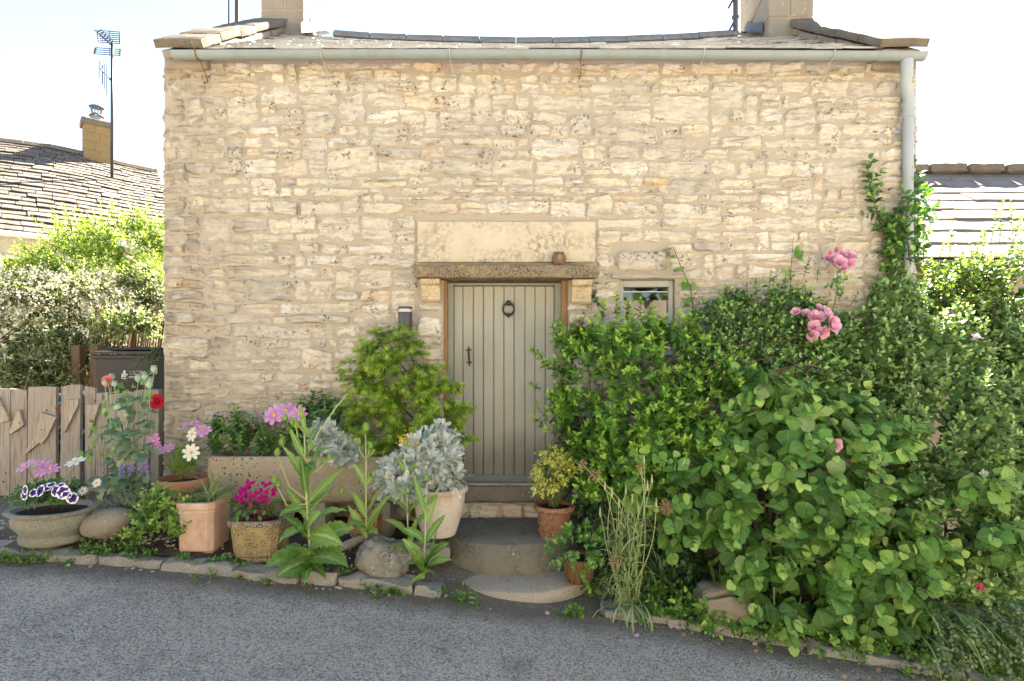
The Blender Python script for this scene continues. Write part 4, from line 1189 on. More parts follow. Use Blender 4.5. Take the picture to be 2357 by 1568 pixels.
# ---------------------------------------------------------------- wheelie bin
bp_ = at(312, 850, 1.2); bx = bp_.x; bz = float(road_z(bx, 1.2)); bt = at(0, 806, 1.0).z
bn = thing('wheelie_bin', 'black wheelie bin standing behind the gate beside the cottage corner', 'bin', (bx, 1.25, bz))
m_ = MB(); w0, w1 = .25, .29
m_.add([(bx+sx*w, 1.25+sy*w*.95, z) for z, w in ((bz+.05, w0), (bt-.10, w1)) for sx, sy in ((-1, -1), (1, -1), (1, 1), (-1, 1))], [[3, 2, 1, 0], [4, 5, 6, 7]]+[[q, (q+1) % 4, 4+(q+1) % 4, 4+q] for q in range(4)])
m_.box((bx, 1.25, bt-.075), (.63, .60, .05), bev=.01)
m_.build('body', M['binplastic'], bn)
m_ = MB(); L = [(-.32, .95, bt-.045), (.32, .95, bt-.045), (.32, 1.58, bt-.02), (-.32, 1.58, bt-.02)]
m_.prism([(bx+a_, y, z) for a_, y, z in L], (0, 0, .03)); m_.box((bx, 1.28, bt+.012), (.5, .46, .035), bev=.012); m_.box((bx, 1.62, bt-.03), (.42, .04, .04), bev=.012)
m_.build('lid', M['binplastic'], bn)
for s_ in (-1, 1):
    m_ = MB(); m_.tube([(bx+s_*.24-.03, 1.5, bz+.11), (bx+s_*.24+.03, 1.5, bz+.11)], .11, 16); m_.build('wheel', M['iron'], bn)
def text(name, s, size, loc, mat, parent, align='LEFT'):
    cu = bpy.data.curves.new(name, 'FONT'); cu.body = s; cu.size = size; cu.extrude = .0008; cu.align_x = align; cu.resolution_u = 2
    cu.materials.append(mat)
    tmp = bpy.data.objects.new(name, cu); col.objects.link(tmp)
    me = bpy.data.meshes.new_from_object(tmp.evaluated_get(bpy.context.evaluated_depsgraph_get()))
    me.transform(Matrix.Translation(loc) @ Matrix.Rotation(R(90), 4, 'X'))
    bpy.data.objects.remove(tmp); me.name = name
    if not me.materials: me.materials.append(mat)
    o = bpy.data.objects.new(name, me); col.objects.link(o); o['kind'] = 'stuff'
    return put(o, parent)
tz = at(0, 860, .96).z
fy = 1.25-.95*(w0+(w1-w0)*((tz-bz-.05)/(bt-.15-bz)))-.003
tx = at(296, 0, fy).x
text('lettering', 'COTSWOLD', .055, (tx, fy-.001, tz-.01), M['white'], bn)
text('lettering', 'DISTRICT COUNCIL', .0315, (tx, fy-.0005, tz-.05), M['white'], bn)
m_ = MB(); cx_, cz_ = tx-.045, tz-.012
def cp(*pts): m_.prism([(cx_+a_*.001, fy-.004, cz_+b_*.001) for a_, b_ in pts], (0, .004, 0))
cp((-18, 8), (18, 8), (18, -18), (0, -40), (-18, -18)); cp((-34, -34), (-24, -36), (-22, 10), (-30, 16)); cp((34, -34), (24, -36), (22, 10), (30, 16)); cp((-12, 14), (12, 14), (8, 30), (16, 44), (2, 40), (-8, 50), (-14, 30)); cp((-30, -48), (30, -48), (26, -41), (-26, -41))
m_.build('crest', M['white'], bn)

# ---------------------------------------------------------------- woven hazel hurdle and trellis behind
hf = thing('hazel_hurdle', 'dark screen of leaning hazel sticks behind the bin', 'fence', (-5.2, 2.4, -1.2))
for k in range(46):
    px = 205+k*3.9+U(-1, 1); Y = 2.35+U(-.05, .05)
    b_ = at(px-14+U(-3, 3), 905, Y); t_ = at(px+10+U(-5, 5), 720+U(-22, 12), Y)
    m_ = MB(); m_.tube([b_, b_.lerp(t_, .5)+Vector((U(-.01, .01), 0, 0)), t_], [.013, .012, .009], 5, tint=U(0, 1)); m_.build('stick', M['hurdle'], hf)
for y in (748, 800, 850):
    m_ = MB(); m_.tube([at(200, y+4, 2.31), at(290, y-3, 2.39), at(395, y+2, 2.31)], .011, 5); m_.build('rail', M['hurdle'], hf)
tr_ = thing('old_trellis', 'broken brown trellis and short posts under the big pale shrub', 'trellis', (-6.3, 1.9, -1.2))
for k in range(19):
    px = 8+k*9.5; t_, b_ = at(px+U(-2, 2), 832+U(-8, 8), 1.9), at(px+U(-2, 2), 905, 1.9)
    m_ = MB(); m_.box((t_+b_)/2, (.045, .018, (t_-b_).length), Matrix.Rotation(U(-.06, .06), 4, 'Y'), tint=U(0, 1)); m_.build('slat', M['hurdle'], tr_)
for y in (845, 880):
    A, B = at(0, y, 1.88), at(215, y, 1.88); m_ = MB(); m_.box((A+B)/2, (B.x-A.x, .02, .05)); m_.build('rail', M['hurdle'], tr_)
for px in (180, 222):
    t_, b_ = at(px, 795, 1.85), at(px, 930, 1.85); m_ = MB(); m_.box((t_+b_)/2, (.10, .10, t_.z-b_.z)); m_.build('post', M['hurdle'], tr_)
# ---------------------------------------------------------------- pots, trough, rocks
M['terra'] = m_terracotta('terracotta', (.42, .20, .115), (.50, .34, .24), .4, .35, 6)
M['terra_pink'] = m_terracotta('bleached_terracotta', (.53, .31, .21), (.62, .50, .42), .75, .15, 5)
M['terra_white'] = m_terracotta('limed_terracotta', (.42, .24, .155), (.56, .52, .46), .95, .25, 3, lo=.30)
M['terra_dark'] = m_terracotta('stained_terracotta', (.33, .155, .09), (.36, .24, .17), .35, .85, 6)
M['bowl'] = m_concrete('mossy_cast_stone', (.27, .26, .205), .5, 34)
M['trough'] = m_concrete('old_stone_trough', (.34, .285, .205), 1.0, 30)
M['ochre'] = m_dressed('ochre_cast_stone', (.38, .29, .15), (.075, .068, .05), patch=(.44, .40, .30), dscale=9, amt=.9, lo=(.36, .52))
M['ochre_rim'] = m_dressed('blackened_cast_stone', (.34, .29, .20), (.035, .033, .03), patch=(.42, .39, .33), dscale=10, amt=1.0, lo=(.32, .46))
M['boulder'] = m_dressed('brown_boulder', (.27, .235, .185), (.15, .13, .105), patch=(.36, .33, .29), dscale=4, amt=.5)
M['rock'] = m_dressed('pitted_grey_rock', (.27, .265, .24), (.055, .055, .052), patch=(.50, .47, .43), dscale=6, amt=.9)
M['potsoil'] = simple('potting_compost', (.030, .022, .016), .95, var=.6, nscale=60, bump=.01)
M['coir'] = m_wood('coconut_fibre', (.13, .07, .035), (.34, .205, .11), gscale=2.5)
M['cutwood'] = simple('sawn_log', (.36, .20, .12), .85, var=.3, nscale=40, bump=.004)

def soil_disc(c, r, parent, sx=1, sy=1):
    m_ = MB(); m_.lathe([(r*f, .012*math.cos(f*2)+.006*random.random()) for f in (1.0, .8, .6, .4, .2, .001)], c, 20, sx, sy, .008, 3)
    return m_.build('soil', M['potsoil'], parent, smooth=True)

# stone bowl by the gate
bc = at(121, 1240, -.88); bowl_top = at(121, 1168, -.88).z
bowl = thing('stone_bowl', 'wide grey mossy stone bowl of petunias in front of the board gate', 'planter', (bc.x, -.88, bc.z))
h = bowl_top-bc.z
pr = [(.20, -.02), (.225, 0), (.225, h*.16), (.205, h*.22), (.215, h*.28), (.262, h*.48), (.275, h*.68), (.268, h*.80), (.272, h*.84), (.305, h*.90), (.312, h*.96), (.300, h), (.265, h), (.245, h*.93), (.23, h*.80)]
m_ = MB(); m_.lathe(pr, (bc.x, -.88, bc.z), 56, 1, .80, .006, 2); m_.build('bowl', M['bowl'], bowl, smooth=True, angle=45)
BOWL = Vector((bc.x, -.88, bc.z+h*.88)); soil_disc(BOWL, .245, bowl, 1, .8)

# boulder
c_ = at(246, 1203, -.86)
m_ = MB(); pr = [(math.sin(q)*.5, -math.cos(q)*.5) for q in np.linspace(.001, math.pi-.001, 13)]
tmp = MB(); tmp.lathe(pr, (0, 0, 0), 26)
A = np.array(tmp.v); A *= np.array([.40, .28, .23]); 
A += (fbm(A[:, 0]*5, A[:, 1]*5, A[:, 2]*6, 12)*.014)[:, None]*A/np.linalg.norm(A, axis=1, keepdims=True)
A = A @ np.array(Matrix.Rotation(-.22, 3, 'Y')).T
m_.add((A+np.array(c_)).tolist(), tmp.f); o = m_.build('boulder', M['boulder'], None, smooth=True); prop(o, 'smooth brown boulder lying between the stone bowl and the mint', 'rock')

# tall square terracotta pot
def square_pot(name, label, px0, px1, py_top, py_bot, Y, depth, taper, mat, rimmat, rim=.045, rh=.055, feet=True, moulds=1):
    A, B = at(px0, py_top, Y), at(px1, py_bot, Y)
    cx_, w, zt = (A.x+B.x)/2, B.x-A.x, A.z; cy = Y+depth/2
    zb = min(float(verge_z(cx_, Y)), float(verge_z(cx_+w/2, Y)))-.004
    t = thing(name, label, 'planter', (cx_, cy, zb))
    def ring(f, z): return [(cx_+a_*w/2*f, cy+b_*depth/2*f, z) for a_, b_ in ((-1, -1), (1, -1), (1, 1), (-1, 1))]
    hs = zt-zb
    prof = [(taper*.9, zb), (taper*.96, zb+.006), (taper*.96, zb+.028), (taper*.90, zb+.034), (taper, zb+.045), ((taper+.9)/2*1.0, zb+hs*.5), (.90, zt-rh-.03)]
    if moulds: prof += [(.93, zt-rh-.028), (.95, zt-rh-.016), (.92, zt-rh-.004)]
    prof += [(.93, zt-rh), (.985, zt-rh+.006), (1.0, zt-rh*.5), (.99, zt-.006), (.97, zt), (.80, zt), (.78, zt-.012), (.76, zt-.07)]
    # square rings with slightly rounded corners
    vs_, fs_ = [], []; n = 24
    for f, z in prof:
        for k in range(n):
            g = 2*math.pi*(k+.5)/n; cg, sg = math.cos(g), math.sin(g)
            q = 1/max(abs(cg), abs(sg)); q = min(q, 1.335)
            vs_.append((cx_+cg*q*w/2*f+U(-.001, .001), cy+sg*q*depth/2*f+U(-.001, .001), z+U(-.0008, .0008)))
    for i in range(len(prof)-1):
        for k in range(n): fs_.append([i*n+k, i*n+(k+1) % n, (i+1)*n+(k+1) % n, (i+1)*n+k])
    nb_ = len(prof)-1-(7 if not moulds else 7)
    m_ = MB(); split = prof.index((.93, zt-rh)) if True else 0
    m_.add(vs_[:(split+1)*n], [f_ for f_ in fs_ if max(f_)//n <= split]); m_.build('body', mat, t, smooth=True, angle=32)
    k0 = split*n
    m_ = MB(); m_.add(vs_[k0:], [[q-k0 for q in f_] for f_ in fs_ if min(f_)//n >= split]); m_.build('rim', rimmat, t, smooth=True, angle=32)
    m_ = MB(); sl = zt-.045
    k_ = 7; P = [[(cx_+(a_/k_*2-1)*w/2*.79, cy+(b_/k_*2-1)*depth/2*.79, sl+U(-.008, .008)) for a_ in range(k_+1)] for b_ in range(k_+1)]
    m_.add([p for row in P for p in row], [[b_*(k_+1)+a_, b_*(k_+1)+a_+1, (b_+1)*(k_+1)+a_+1, (b_+1)*(k_+1)+a_] for a_ in range(k_) for b_ in range(k_)])
    m_.build('soil', M['potsoil'], t, smooth=True)
    return t, Vector((cx_, cy, sl))
sqpot, SQ = square_pot('square_pot', 'tall square pale pink terracotta pot holding a grass tuft', 394, 488, 1160, 1257, -.93, .36, .86, M['terra_pink'], M['terra_pink'])
stpot, ST = square_pot('stone_pot', 'small square ochre stone pot with blackened rim and magenta bougainvillea', 515, 640, 1203, 1272, -.97, .36, .80, M['ochre'], M['ochre_rim'], rh=.045, moulds=0)

# round pot behind with cosmos
def round_pot(name, label, px, Y, py_top, py_bot, rpx, prof, mat, sx=1, soil=.8, n=40, rough=.002, split=None):
    d = Y-EYE_Y; A, B = at(px, py_top, Y), at(px, py_bot, Y); r = rpx/FOC*d; h = A.z-B.z
    t = thing(name, label, 'plant pot', (B.x, Y, B.z))
    m_ = MB(); m_.lathe([(r*a_, h*b_) for a_, b_ in prof], B, n, 1, 1, rough, int(px)); m_.build('pot', mat, t, smooth=True, angle=40)
    S = Vector((B.x, Y, B.z+h*.88)); soil_disc(S, r*soil, t); return t, S
P1 = [(.60, 0), (.64, 0), (.86, .72), (.87, .76), (.96, .77), (1.0, .80), (1.0, .93), (.97, 1.0), (.90, 1.0), (.87, .93), (.84, .78)]
cpot, CP = round_pot('round_pot', 'round brown terracotta pot of cosmos beside the stone trough', 424, -.42, 1098, 1212, 57, P1, M['terra'])
P2 = [(.50, 0), (.58, 0), (.62, .06), (.80, .42), (.89, .70), (.91, .84), (.90, .88), (.99, .89), (1.02, .93), (.99, .985), (.92, 1.0), (.87, .97), (.84, .86)]
# (the limed pot stands half on the bed, half against the step)
lpot, LP = round_pot('large_pot', 'large round limed terracotta pot of silver ragwort left of the steps', 1010, -.62, 1117, 1228, 66, P2, M['terra_white'], rough=.004)
P3 = [(.66, 0), (.70, 0), (.72, .13), (.80, .17), (.82, .21), (.74, .25), (.77, .38), (.83, .42), (.84, .46), (.78, .50), (.83, .80), (.97, .83), (1.02, .87), (1.02, .93), (.97, 1.0), (.88, 1.0), (.84, .93), (.8, .8)]
apot, AP = round_pot('ribbed_pot', 'brown ribbed terracotta pot of spotted laurel right of the doorstep', 1275, -.52, 1160, 1236, 47, P3, M['terra_dark'], n=48)

# fibre-lined wire basket on the slab
B = at(1333, 1338, -.86); d = 4.34; r = 37/FOC*d
bask = thing('wire_basket', 'wire basket lined with brown coconut fibre on the pale slab', 'basket', B)
zt = at(1333, 1281, -.86).z; h = zt-B.z
m_ = MB(); m_.lathe([(1e-3, .004), (r*.62, .004), (r*.70, .02), (r*.92, h*.75), (r*.97, h), (r*.90, h*.98), (r*.84, h*.8)], B, 40, 1, 1, .010, 5); m_.build('liner', M['coir'], bask, smooth=True)
for rr, zz in ((r*.68, .006), (r*1.0, h)):
    m_ = MB(); m_.tube([B+Vector((rr*math.cos(q), rr*math.sin(q), zz)) for q in np.linspace(0, 2*math.pi, 33)], .0042, 5, cap=False); m_.build('hoop', M['rust'], bask, smooth=True)
for k in range(12):
    m_ = MB(); pts = []
    for q in np.linspace(-1, 1, 9):
        g = (k+.5)*math.pi/6+q*.21; f = 1-abs(q)**1.6; zz = .01+(h*.92-.01)*f; rr = r*(.70+.30*zz/h)+.006
        pts.append(B+Vector((rr*math.cos(g), rr*math.sin(g), zz)))
    m_.tube(pts, .0036, 5); m_.build('wire', M['rust'], bask, smooth=True)
BK = Vector((B.x, B.y, B.z+h*.9)); soil_disc(BK, r*.85, bask)

# stone trough on its props
TA, TB = at(472, 1052, -.44), at(907, 1160, -.44)
tro = thing('stone_trough', 'long lichen-spotted stone trough on props against the cottage wall', 'trough', ((TA.x+TB.x)/2, -.24, TB.z))
tw = TB.x-TA.x; tcx = (TA.x+TB.x)/2
def trough_mesh():
    n = 30; prof = []
    m_ = MB(); vs_, fs_ = [], []
    rings = [(.93, .80, TB.z), (.985, .95, TB.z+.03), (1.0, 1.0, TB.z+.10), (1.0, 1.0, TB.z+.25), (1.0, 1.0, TA.z-.03), (.992, .975, TA.z-.004), (.985, .95, TA.z), (.93, .70, TA.z), (.925, .68, TA.z-.01), (.915, .64, TA.z-.10)]
    N = 96
    for fx, fy, z in rings:
        for k in range(N):
            g = 2*math.pi*k/N; cg, sg = math.cos(g), math.sin(g)
            e = .16
            x = tw/2*fx*math.copysign(abs(cg)**e, cg); y = .20*fy*math.copysign(abs(sg)**e, sg)
            vs_.append((tcx+x, -.245+y, z))
    A = np.array(vs_); nn = fbm(A[:, 0]*6, A[:, 1]*6, A[:, 2]*6, 41)*.008
    A[:, 1] -= nn; A[:, 2] += nn*.7
    for i in range(len(rings)-1):
        for k in range(N): fs_.append([i*N+k, i*N+(k+1) % N, (i+1)*N+(k+1) % N, (i+1)*N+k])
    fs_.append([k for k in range(N)][::-1])
    m_.add(A.tolist(), fs_); return m_
trough_mesh().build('basin', M['trough'], tro, smooth=True, angle=45)
m_ = MB(); k_ = 30
m_.add([(tcx+(a_/k_*2-1)*tw/2*.92, -.245+(b_*2-1)*.14, TA.z-.05+U(-.012, .012)) for b_ in (0, .5, 1) for a_ in range(k_+1)], [[b_*(k_+1)+a_, b_*(k_+1)+a_+1, (b_+1)*(k_+1)+a_+1, (b_+1)*(k_+1)+a_] for a_ in range(k_) for b_ in (0, 1)])
m_.build('soil', M['potsoil'], tro, smooth=True)
for x_ in (TA.x+.18, tcx+.1, TB.x-.14):
    zb = float(verge_z(x_, -.3))-.05
    rock_box(MB(), (x_, -.24, (TB.z+zb)/2), (.20, .30, TB.z-zb+.01), None, (4, 5, 5), .006, int(x_*10), .2).build('prop_stone', M['slab'], tro, smooth=True, angle=40)

# grey pitted rock, sawn log round, splinter of wood
c_ = at(885, 1282, -.86)
tmp = MB(); tmp.lathe([(math.sin(q)*.5, -math.cos(q)*.5) for q in np.linspace(.001, math.pi-.001, 22)], (0, 0, 0), 44)
A = np.array(tmp.v); A = np.sign(A)*np.abs(A*2)**.8/2; A *= np.array([.44, .34, .30])
nr = A/np.linalg.norm(A, axis=1, keepdims=True)
A += nr*(fbm(A[:, 0]*8, A[:, 1]*8, A[:, 2]*9, 14)*.028-np.abs(fbm(A[:, 0]*17, A[:, 1]*17, A[:, 2]*19, 15))*.030)[:, None]
A = A @ np.array(Matrix.Rotation(.18, 3, 'Y')).T
m_ = MB(); m_.add((A+np.array(c_)).tolist(), tmp.f); o = m_.build('rock', M['rock'], None, smooth=True, angle=50); prop(o, 'craggy pitted grey rock beside the pale slab, under the large limed pot', 'rock')
c_ = at(838, 1204, -.60); lg = thing('log_round', 'round slice of sawn log leaning under the trough', 'log', c_)
ax = Vector((-.35, -.86, .36)).normalized()
m_ = MB(); m_.tube([c_+ax*.03, c_-ax*.05], [.142, .138], 26); m_.build('bark', simple('reddish_bark', (.20, .095, .05), .9, var=.4, nscale=50, bump=.006), lg, smooth=True, angle=50)
e1 = ax.orthogonal().normalized(); e2 = ax.cross(e1)
for k, rr in enumerate((.128, .106, .086, .066, .046, .026, .010)):
    m_ = MB(); pts = [c_+ax*.031+(e1*math.cos(q)+e2*math.sin(q))*rr*(1+.03*math.sin(3*q+k)) for q in np.linspace(0, 2*math.pi, 33)]
    m_.tube(pts, [.009+.002*math.sin(5*q) for q in np.linspace(0, 2*math.pi, 33)], 5, cap=False); m_.build('growth_ring', M['cutwood'], lg, smooth=True)
A, B = at(780, 1262, -.80), at(838, 1238, -.72)
m_ = MB(); m_.tube([A, A.lerp(B, .5), B], [.030, .036, .028], 7); o = m_.build('log_splinter', M['greywood'], None, smooth=True, angle=30); prop(o, 'split grey-brown piece of log lying left of the pitted rock', 'log')
# rough grey stone behind the rock
c_ = at(1010, 1235, -.62)
rock_box(MB(), (at(985, 1268, -.66)), (.34, .22, .16), Matrix.Rotation(.15, 4, 'Y'), (8, 6, 5), .03, 21, .6).build('rubble_stone', M['rock'], None, smooth=True, angle=50)
prop(bpy.data.objects['rubble_stone'], 'rough grey stone wedged between the pitted rock and the doorstep', 'rock')
# stone under the hazel
rock_box(MB(), at(1665, 1385, -1.02), (.42, .26, .26), Matrix.Rotation(-.2, 4, 'Y'), (9, 7, 6), .022, 31, .9).build('bank_stone', M['boulder'], None, smooth=True, angle=50)
prop(bpy.data.objects['bank_stone'], 'half-hidden brown stone on the bank under the hazel leaves', 'rock')
# ---------------------------------------------------------------- plant kit
def nrm(a): return a/np.maximum(np.linalg.norm(a, axis=-1, keepdims=True), 1e-9)
UP = np.array([0, 0, 1.0]); FR = np.array([0, -1.0, 0])
class Tm:
    """leaf or petal template: +x along the leaf, +z its upper face"""
    def __init__(s, V, F, tint=None, rib=None):
        s.V = np.array(V, float); s.F = np.array(F, np.int32); n = len(s.V)
        s.tint = np.zeros(n) if tint is None else np.array(tint, float); s.rib = np.ones(n) if rib is None else np.array(rib, float)
def leaf_t(w, fold=.15, droop=.3, jag=0.0, wave=0.0, seed=0, aspect=1.0):
    r_ = np.random.default_rng(seed); n = len(w); t = np.linspace(0, 1, n); w = np.array(w)*aspect
    th = droop*t*1.2; dx = np.cos(th); x = np.concatenate([[0], np.cumsum((dx[1:]+dx[:-1])/2*np.diff(t))]); z = -np.concatenate([[0], np.cumsum((np.sin(th)[1:]+np.sin(th)[:-1])/2*np.diff(t))])
    V = []; rib = []; tt = []
    for i in range(n):
        jl, jr = (r_.uniform(-jag, jag), r_.uniform(-jag, jag)) if 0 < i < n-1 else (0, 0)
        wl, wr = w[i]*(1+jl), w[i]*(1+jr)
        V += [(x[i], 0, z[i]), (x[i]+jl*.05, wl, z[i]+fold*wl+wave*r_.uniform(-1, 1)*w[i]), (x[i]+jr*.05, -wr, z[i]+fold*wr+wave*r_.uniform(-1, 1)*w[i])]
        rib += [0, 1, 1]; tt += [t[i]]*3
    F = []
    for i in range(n-1):
        a, b = 3*i, 3*i+3
        F += [(a, b, b+1, a+1), (a, a+2, b+2, b)]
    return Tm(V, F, tt, rib)
def star_t(lobes, notch=.32, fold=.1, droop=.2):
    """palmate leaf: lobes = list of (angle deg, length, half width angle)"""
    V = [(0, 0, 0)]; F = []
    for a, l, hw in lobes:
        a_ = R(a); b = len(V)
        def P(r, g): return (r*math.cos(g), r*math.sin(g), -droop*r*r)
        V += [P(notch*l, a_-R(hw)), P(l*.62, a_-R(hw*.42)), P(l, a_), P(l*.62, a_+R(hw*.42)), P(notch*l, a_+R(hw))]
        F += [(0, b, b+4, b+4), (b, b+1, b+3, b+4), (b+1, b+2, b+3, b+3)]
    return Tm(V, F, [0]*len(V))
def instance(tms, P, X, N_, S, tint, pick=None, seed=1):
    """stack many copies of the templates; returns V, F, tint, rib"""
    r_ = np.random.default_rng(seed)
    P, X, N_, S, tint = np.asarray(P), nrm(np.asarray(X)), np.asarray(N_), np.asarray(S, float), np.asarray(tint, float)
    Y = nrm(np.cross(N_, X)); Z = np.cross(X, Y)
    if pick is None: pick = r_.integers(0, len(tms), len(P))
    VV, FF, TT, RR, AA, b = [], [], [], [], [], 0
    for k, tm in enumerate(tms):
        i = np.where(pick == k)[0]
        if not len(i): continue
        v = tm.V
        W = P[i][:, None]+S[i][:, None, None]*(v[None, :, :1]*X[i][:, None]+v[None, :, 1:2]*Y[i][:, None]+v[None, :, 2:]*Z[i][:, None])
        VV.append(W.reshape(-1, 3)); nv = len(v)
        FF.append((tm.F[None]+(np.arange(len(i))*nv)[:, None, None]+b).reshape(-1, tm.F.shape[1]))
        TT.append(np.repeat(tint[i], nv)); RR.append(np.tile(tm.rib, len(i))); AA.append(np.tile(tm.tint, len(i))); b += len(i)*nv
    instance.along = np.concatenate(AA)
    return np.vstack(VV), np.vstack(FF), np.concatenate(TT), np.concatenate(RR)
def leaves_obj(name, tms, L, mat, parent, kind='stuff', smooth=True, seed=1):
    if tms is T_DUS: smooth = False
    P, X, N_, S, t = L
    V, F, T_, Rb = instance(tms, P, X, N_, S, t, seed=seed)
    q = F[:, 2] != F[:, 3]
    tri = np.vstack([F[:, [0, 1, 2]], F[q][:, [0, 2, 3]]])
    return np_mesh(name, V, tri, mat, parent, tint=T_, smooth=smooth, kind=kind, extra={'rib': Rb, 'along': instance.along})
def cat(*Ls): return tuple(np.concatenate([l[i] for l in Ls]) for i in range(5))
def take(L, idx): return tuple(a[idx] for a in L)
def ells(rows):
    """rows: px, py, Y, rx px, rz px, ry metres"""
    out = []
    for px, py, Y, rx, rz, ry in rows:
        d = Y-EYE_Y; c = at(px, py, Y); out.append((np.array(c), np.array([rx/FOC*d, ry, rz/FOC*d])))
    return out
def sample(E, n, r_, inner=(.85, 1.0), lump=.14, front=.35, zmin=None, below=-.75):
    area = np.array([e[1][0]*e[1][2]+e[1][1]*e[1][2]*.5+e[1][0]*e[1][1]*.5 for e in E]); area /= area.sum()
    PP, NN = [], []; tot = 0; guard = 0
    while tot < n and guard < 60:
        guard += 1
        k = r_.choice(len(E), n, p=area); D = nrm(r_.normal(size=(n, 3)))
        c = np.array([E[i][0] for i in k]); rr = np.array([E[i][1] for i in k])
        ok = (D[:, 1] < front) & (D[:, 2] > below)
        lm = 1+lump*fbm(D[:, 0]*2.2+k*3.3, D[:, 1]*2.2, D[:, 2]*2.2, 55, 2)
        p = c+rr*D*(r_.uniform(*inner, n)*lm)[:, None]
        for j, (c2, r2) in enumerate(E):
            ins = (((p-c2)/(r2*.86))**2).sum(1) < 1
            ok &= ~(ins & (k != j))
        if zmin is not None: ok &= p[:, 2] > zmin(p[:, 0], p[:, 1])
        PP.append(p[ok]); NN.append(nrm(D/rr)[ok]); tot += ok.sum()
    return np.vstack(PP)[:n], np.vstack(NN)[:n]
def perp(D, r_):
    a = nrm(np.cross(D, nrm(r_.normal(size=D.shape)))); return a, np.cross(D, a)
def shoot_leaves(P, D, L, nl, size, r_, ang=(1.15, .5), opp=False, taper=.45, droop=.15, up=.45, out=.25, bend=.15, tint=(.1, .9), tj=.15, start=.08):
    """leaves set along K shoots"""
    K = len(P); L = np.broadcast_to(np.asarray(L, float), (K,)); D = nrm(D)
    a, b = perp(D, r_)
    t = start+(1-start)*(np.arange(nl)+.5)/nl
    nn = nl
    T_ = np.broadcast_to(t, (K, nn))+r_.uniform(-.3, .3, (K, nn))/nl
    idx = np.arange(nn)
    if opp: phi = (idx//2)*(math.pi/2)+(idx % 2)*math.pi; T_ = np.repeat(T_[:, ::2], 2, axis=1)[:, :nn]
    else: phi = idx*2.4
    phi = phi[None]+r_.uniform(0, 6.28, (K, 1))+r_.normal(0, .25, (K, nn))
    rad = a[:, None]*np.cos(phi)[..., None]+b[:, None]*np.sin(phi)[..., None]
    g = np.zeros(3); g[2] = -bend
    pos = P[:, None]+(D[:, None]*T_[..., None]+g*(T_**2)[..., None])*L[:, None, None]
    an = (ang[0]+(ang[1]-ang[0])*T_)+r_.normal(0, .15, (K, nn))
    X = D[:, None]*np.cos(an)[..., None]+rad*np.sin(an)[..., None]; X[..., 2] -= droop*(1-T_*.6)
    N_ = D[:, None]*.7+UP*up+FR*out-rad*.15+r_.normal(0, .25, (K, nn, 3))
    S = size*(1-taper*T_**2)*r_.uniform(.72, 1.15, (K, nn))
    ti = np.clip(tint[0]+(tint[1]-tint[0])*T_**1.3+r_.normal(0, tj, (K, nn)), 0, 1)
    f = lambda q: q.reshape(-1, 3)
    return (f(pos), f(X), f(N_), S.ravel(), ti.ravel())
def stems_obj(name, P0, P1, r, mat, parent, bend=.15, kind='stuff'):
    """thin three-sided stems"""
    P0, P1 = np.asarray(P0, float), np.asarray(P1, float); K = len(P0); D = nrm(P1-P0)
    r_ = np.random.default_rng(3); a, b = perp(D, r_); r = np.broadcast_to(np.asarray(r, float), (K,))
    L = np.linalg.norm(P1-P0, axis=1)
    rings = []
    for f, k in ((0, 1.0), (.5, .8), (1.0, .35)):
        c = P0+(P1-P0)*f; c[:, 2] -= bend*L*f*f
        for g in range(3): rings.append(c+(a*math.cos(g*2.094)+b*math.sin(g*2.094))*(r*k)[:, None])
    V = np.stack(rings, 1).reshape(-1, 3); F = []
    base = np.arange(K)[:, None]*9
    for i in (0, 3):
        for g in range(3): F.append(np.stack([base[:, 0]+i+g, base[:, 0]+i+(g+1) % 3, base[:, 0]+i+3+(g+1) % 3, base[:, 0]+i+3+g], 1))
    return np_mesh(name, V, np.vstack(F), mat, parent, tint=np.full(len(V), .5), kind=kind)
def fill_leaves(E, n, size, r_, zmin=None, inner=(.45, .85), tint=(0, .25)):
    P, N_ = sample(E, n, r_, inner, front=.6, zmin=zmin)
    X = nrm(np.cross(N_, r_.normal(size=P.shape)))*.9-UP*.35
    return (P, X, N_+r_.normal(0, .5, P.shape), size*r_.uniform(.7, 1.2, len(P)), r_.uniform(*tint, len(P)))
LEAFMESH = {}
def leaf_parts(name, tms, L, mat, parent, n, seed=3, label=None, front=None):
    """the n leaves nearest the lane as objects of their own, the rest as one part"""
    P, X, N_, S, t = L; X = nrm(X); Y = nrm(np.cross(N_, X)); Z = np.cross(X, Y)
    score = -P[:, 1]+.25*np.abs(Z[:, 1]) if front is None else front
    order = np.argsort(-score); r_ = np.random.default_rng(seed)
    for i in order[:n]:
        k = int(r_.integers(0, len(tms))); key = (name, id(tms[k]))
        if key not in LEAFMESH:
            tm = tms[k]; q = tm.F[:, 2] != tm.F[:, 3]; tri = np.vstack([tm.F[:, [0, 1, 2]], tm.F[q][:, [0, 2, 3]]])
            o = np_mesh(name, tm.V, tri, mat[0], None, tint=tm.tint, smooth=True, extra={'rib': tm.rib, 'along': tm.tint}); LEAFMESH[key] = o.data
            col.objects.unlink(o); bpy.data.objects.remove(o)
        o = bpy.data.objects.new(name, LEAFMESH[key]); col.objects.link(o)
        m = Matrix((X[i], Y[i], Z[i])).transposed()
        o.location = P[i]; o.rotation_euler = m.to_euler(); o.scale = (S[i],)*3; o.color = (t[i], t[i], t[i], 1)
        put(o, parent)
    rest = order[n:]
    if len(rest): leaves_obj('foliage', tms, take(L, rest), mat[1], parent, seed=seed)
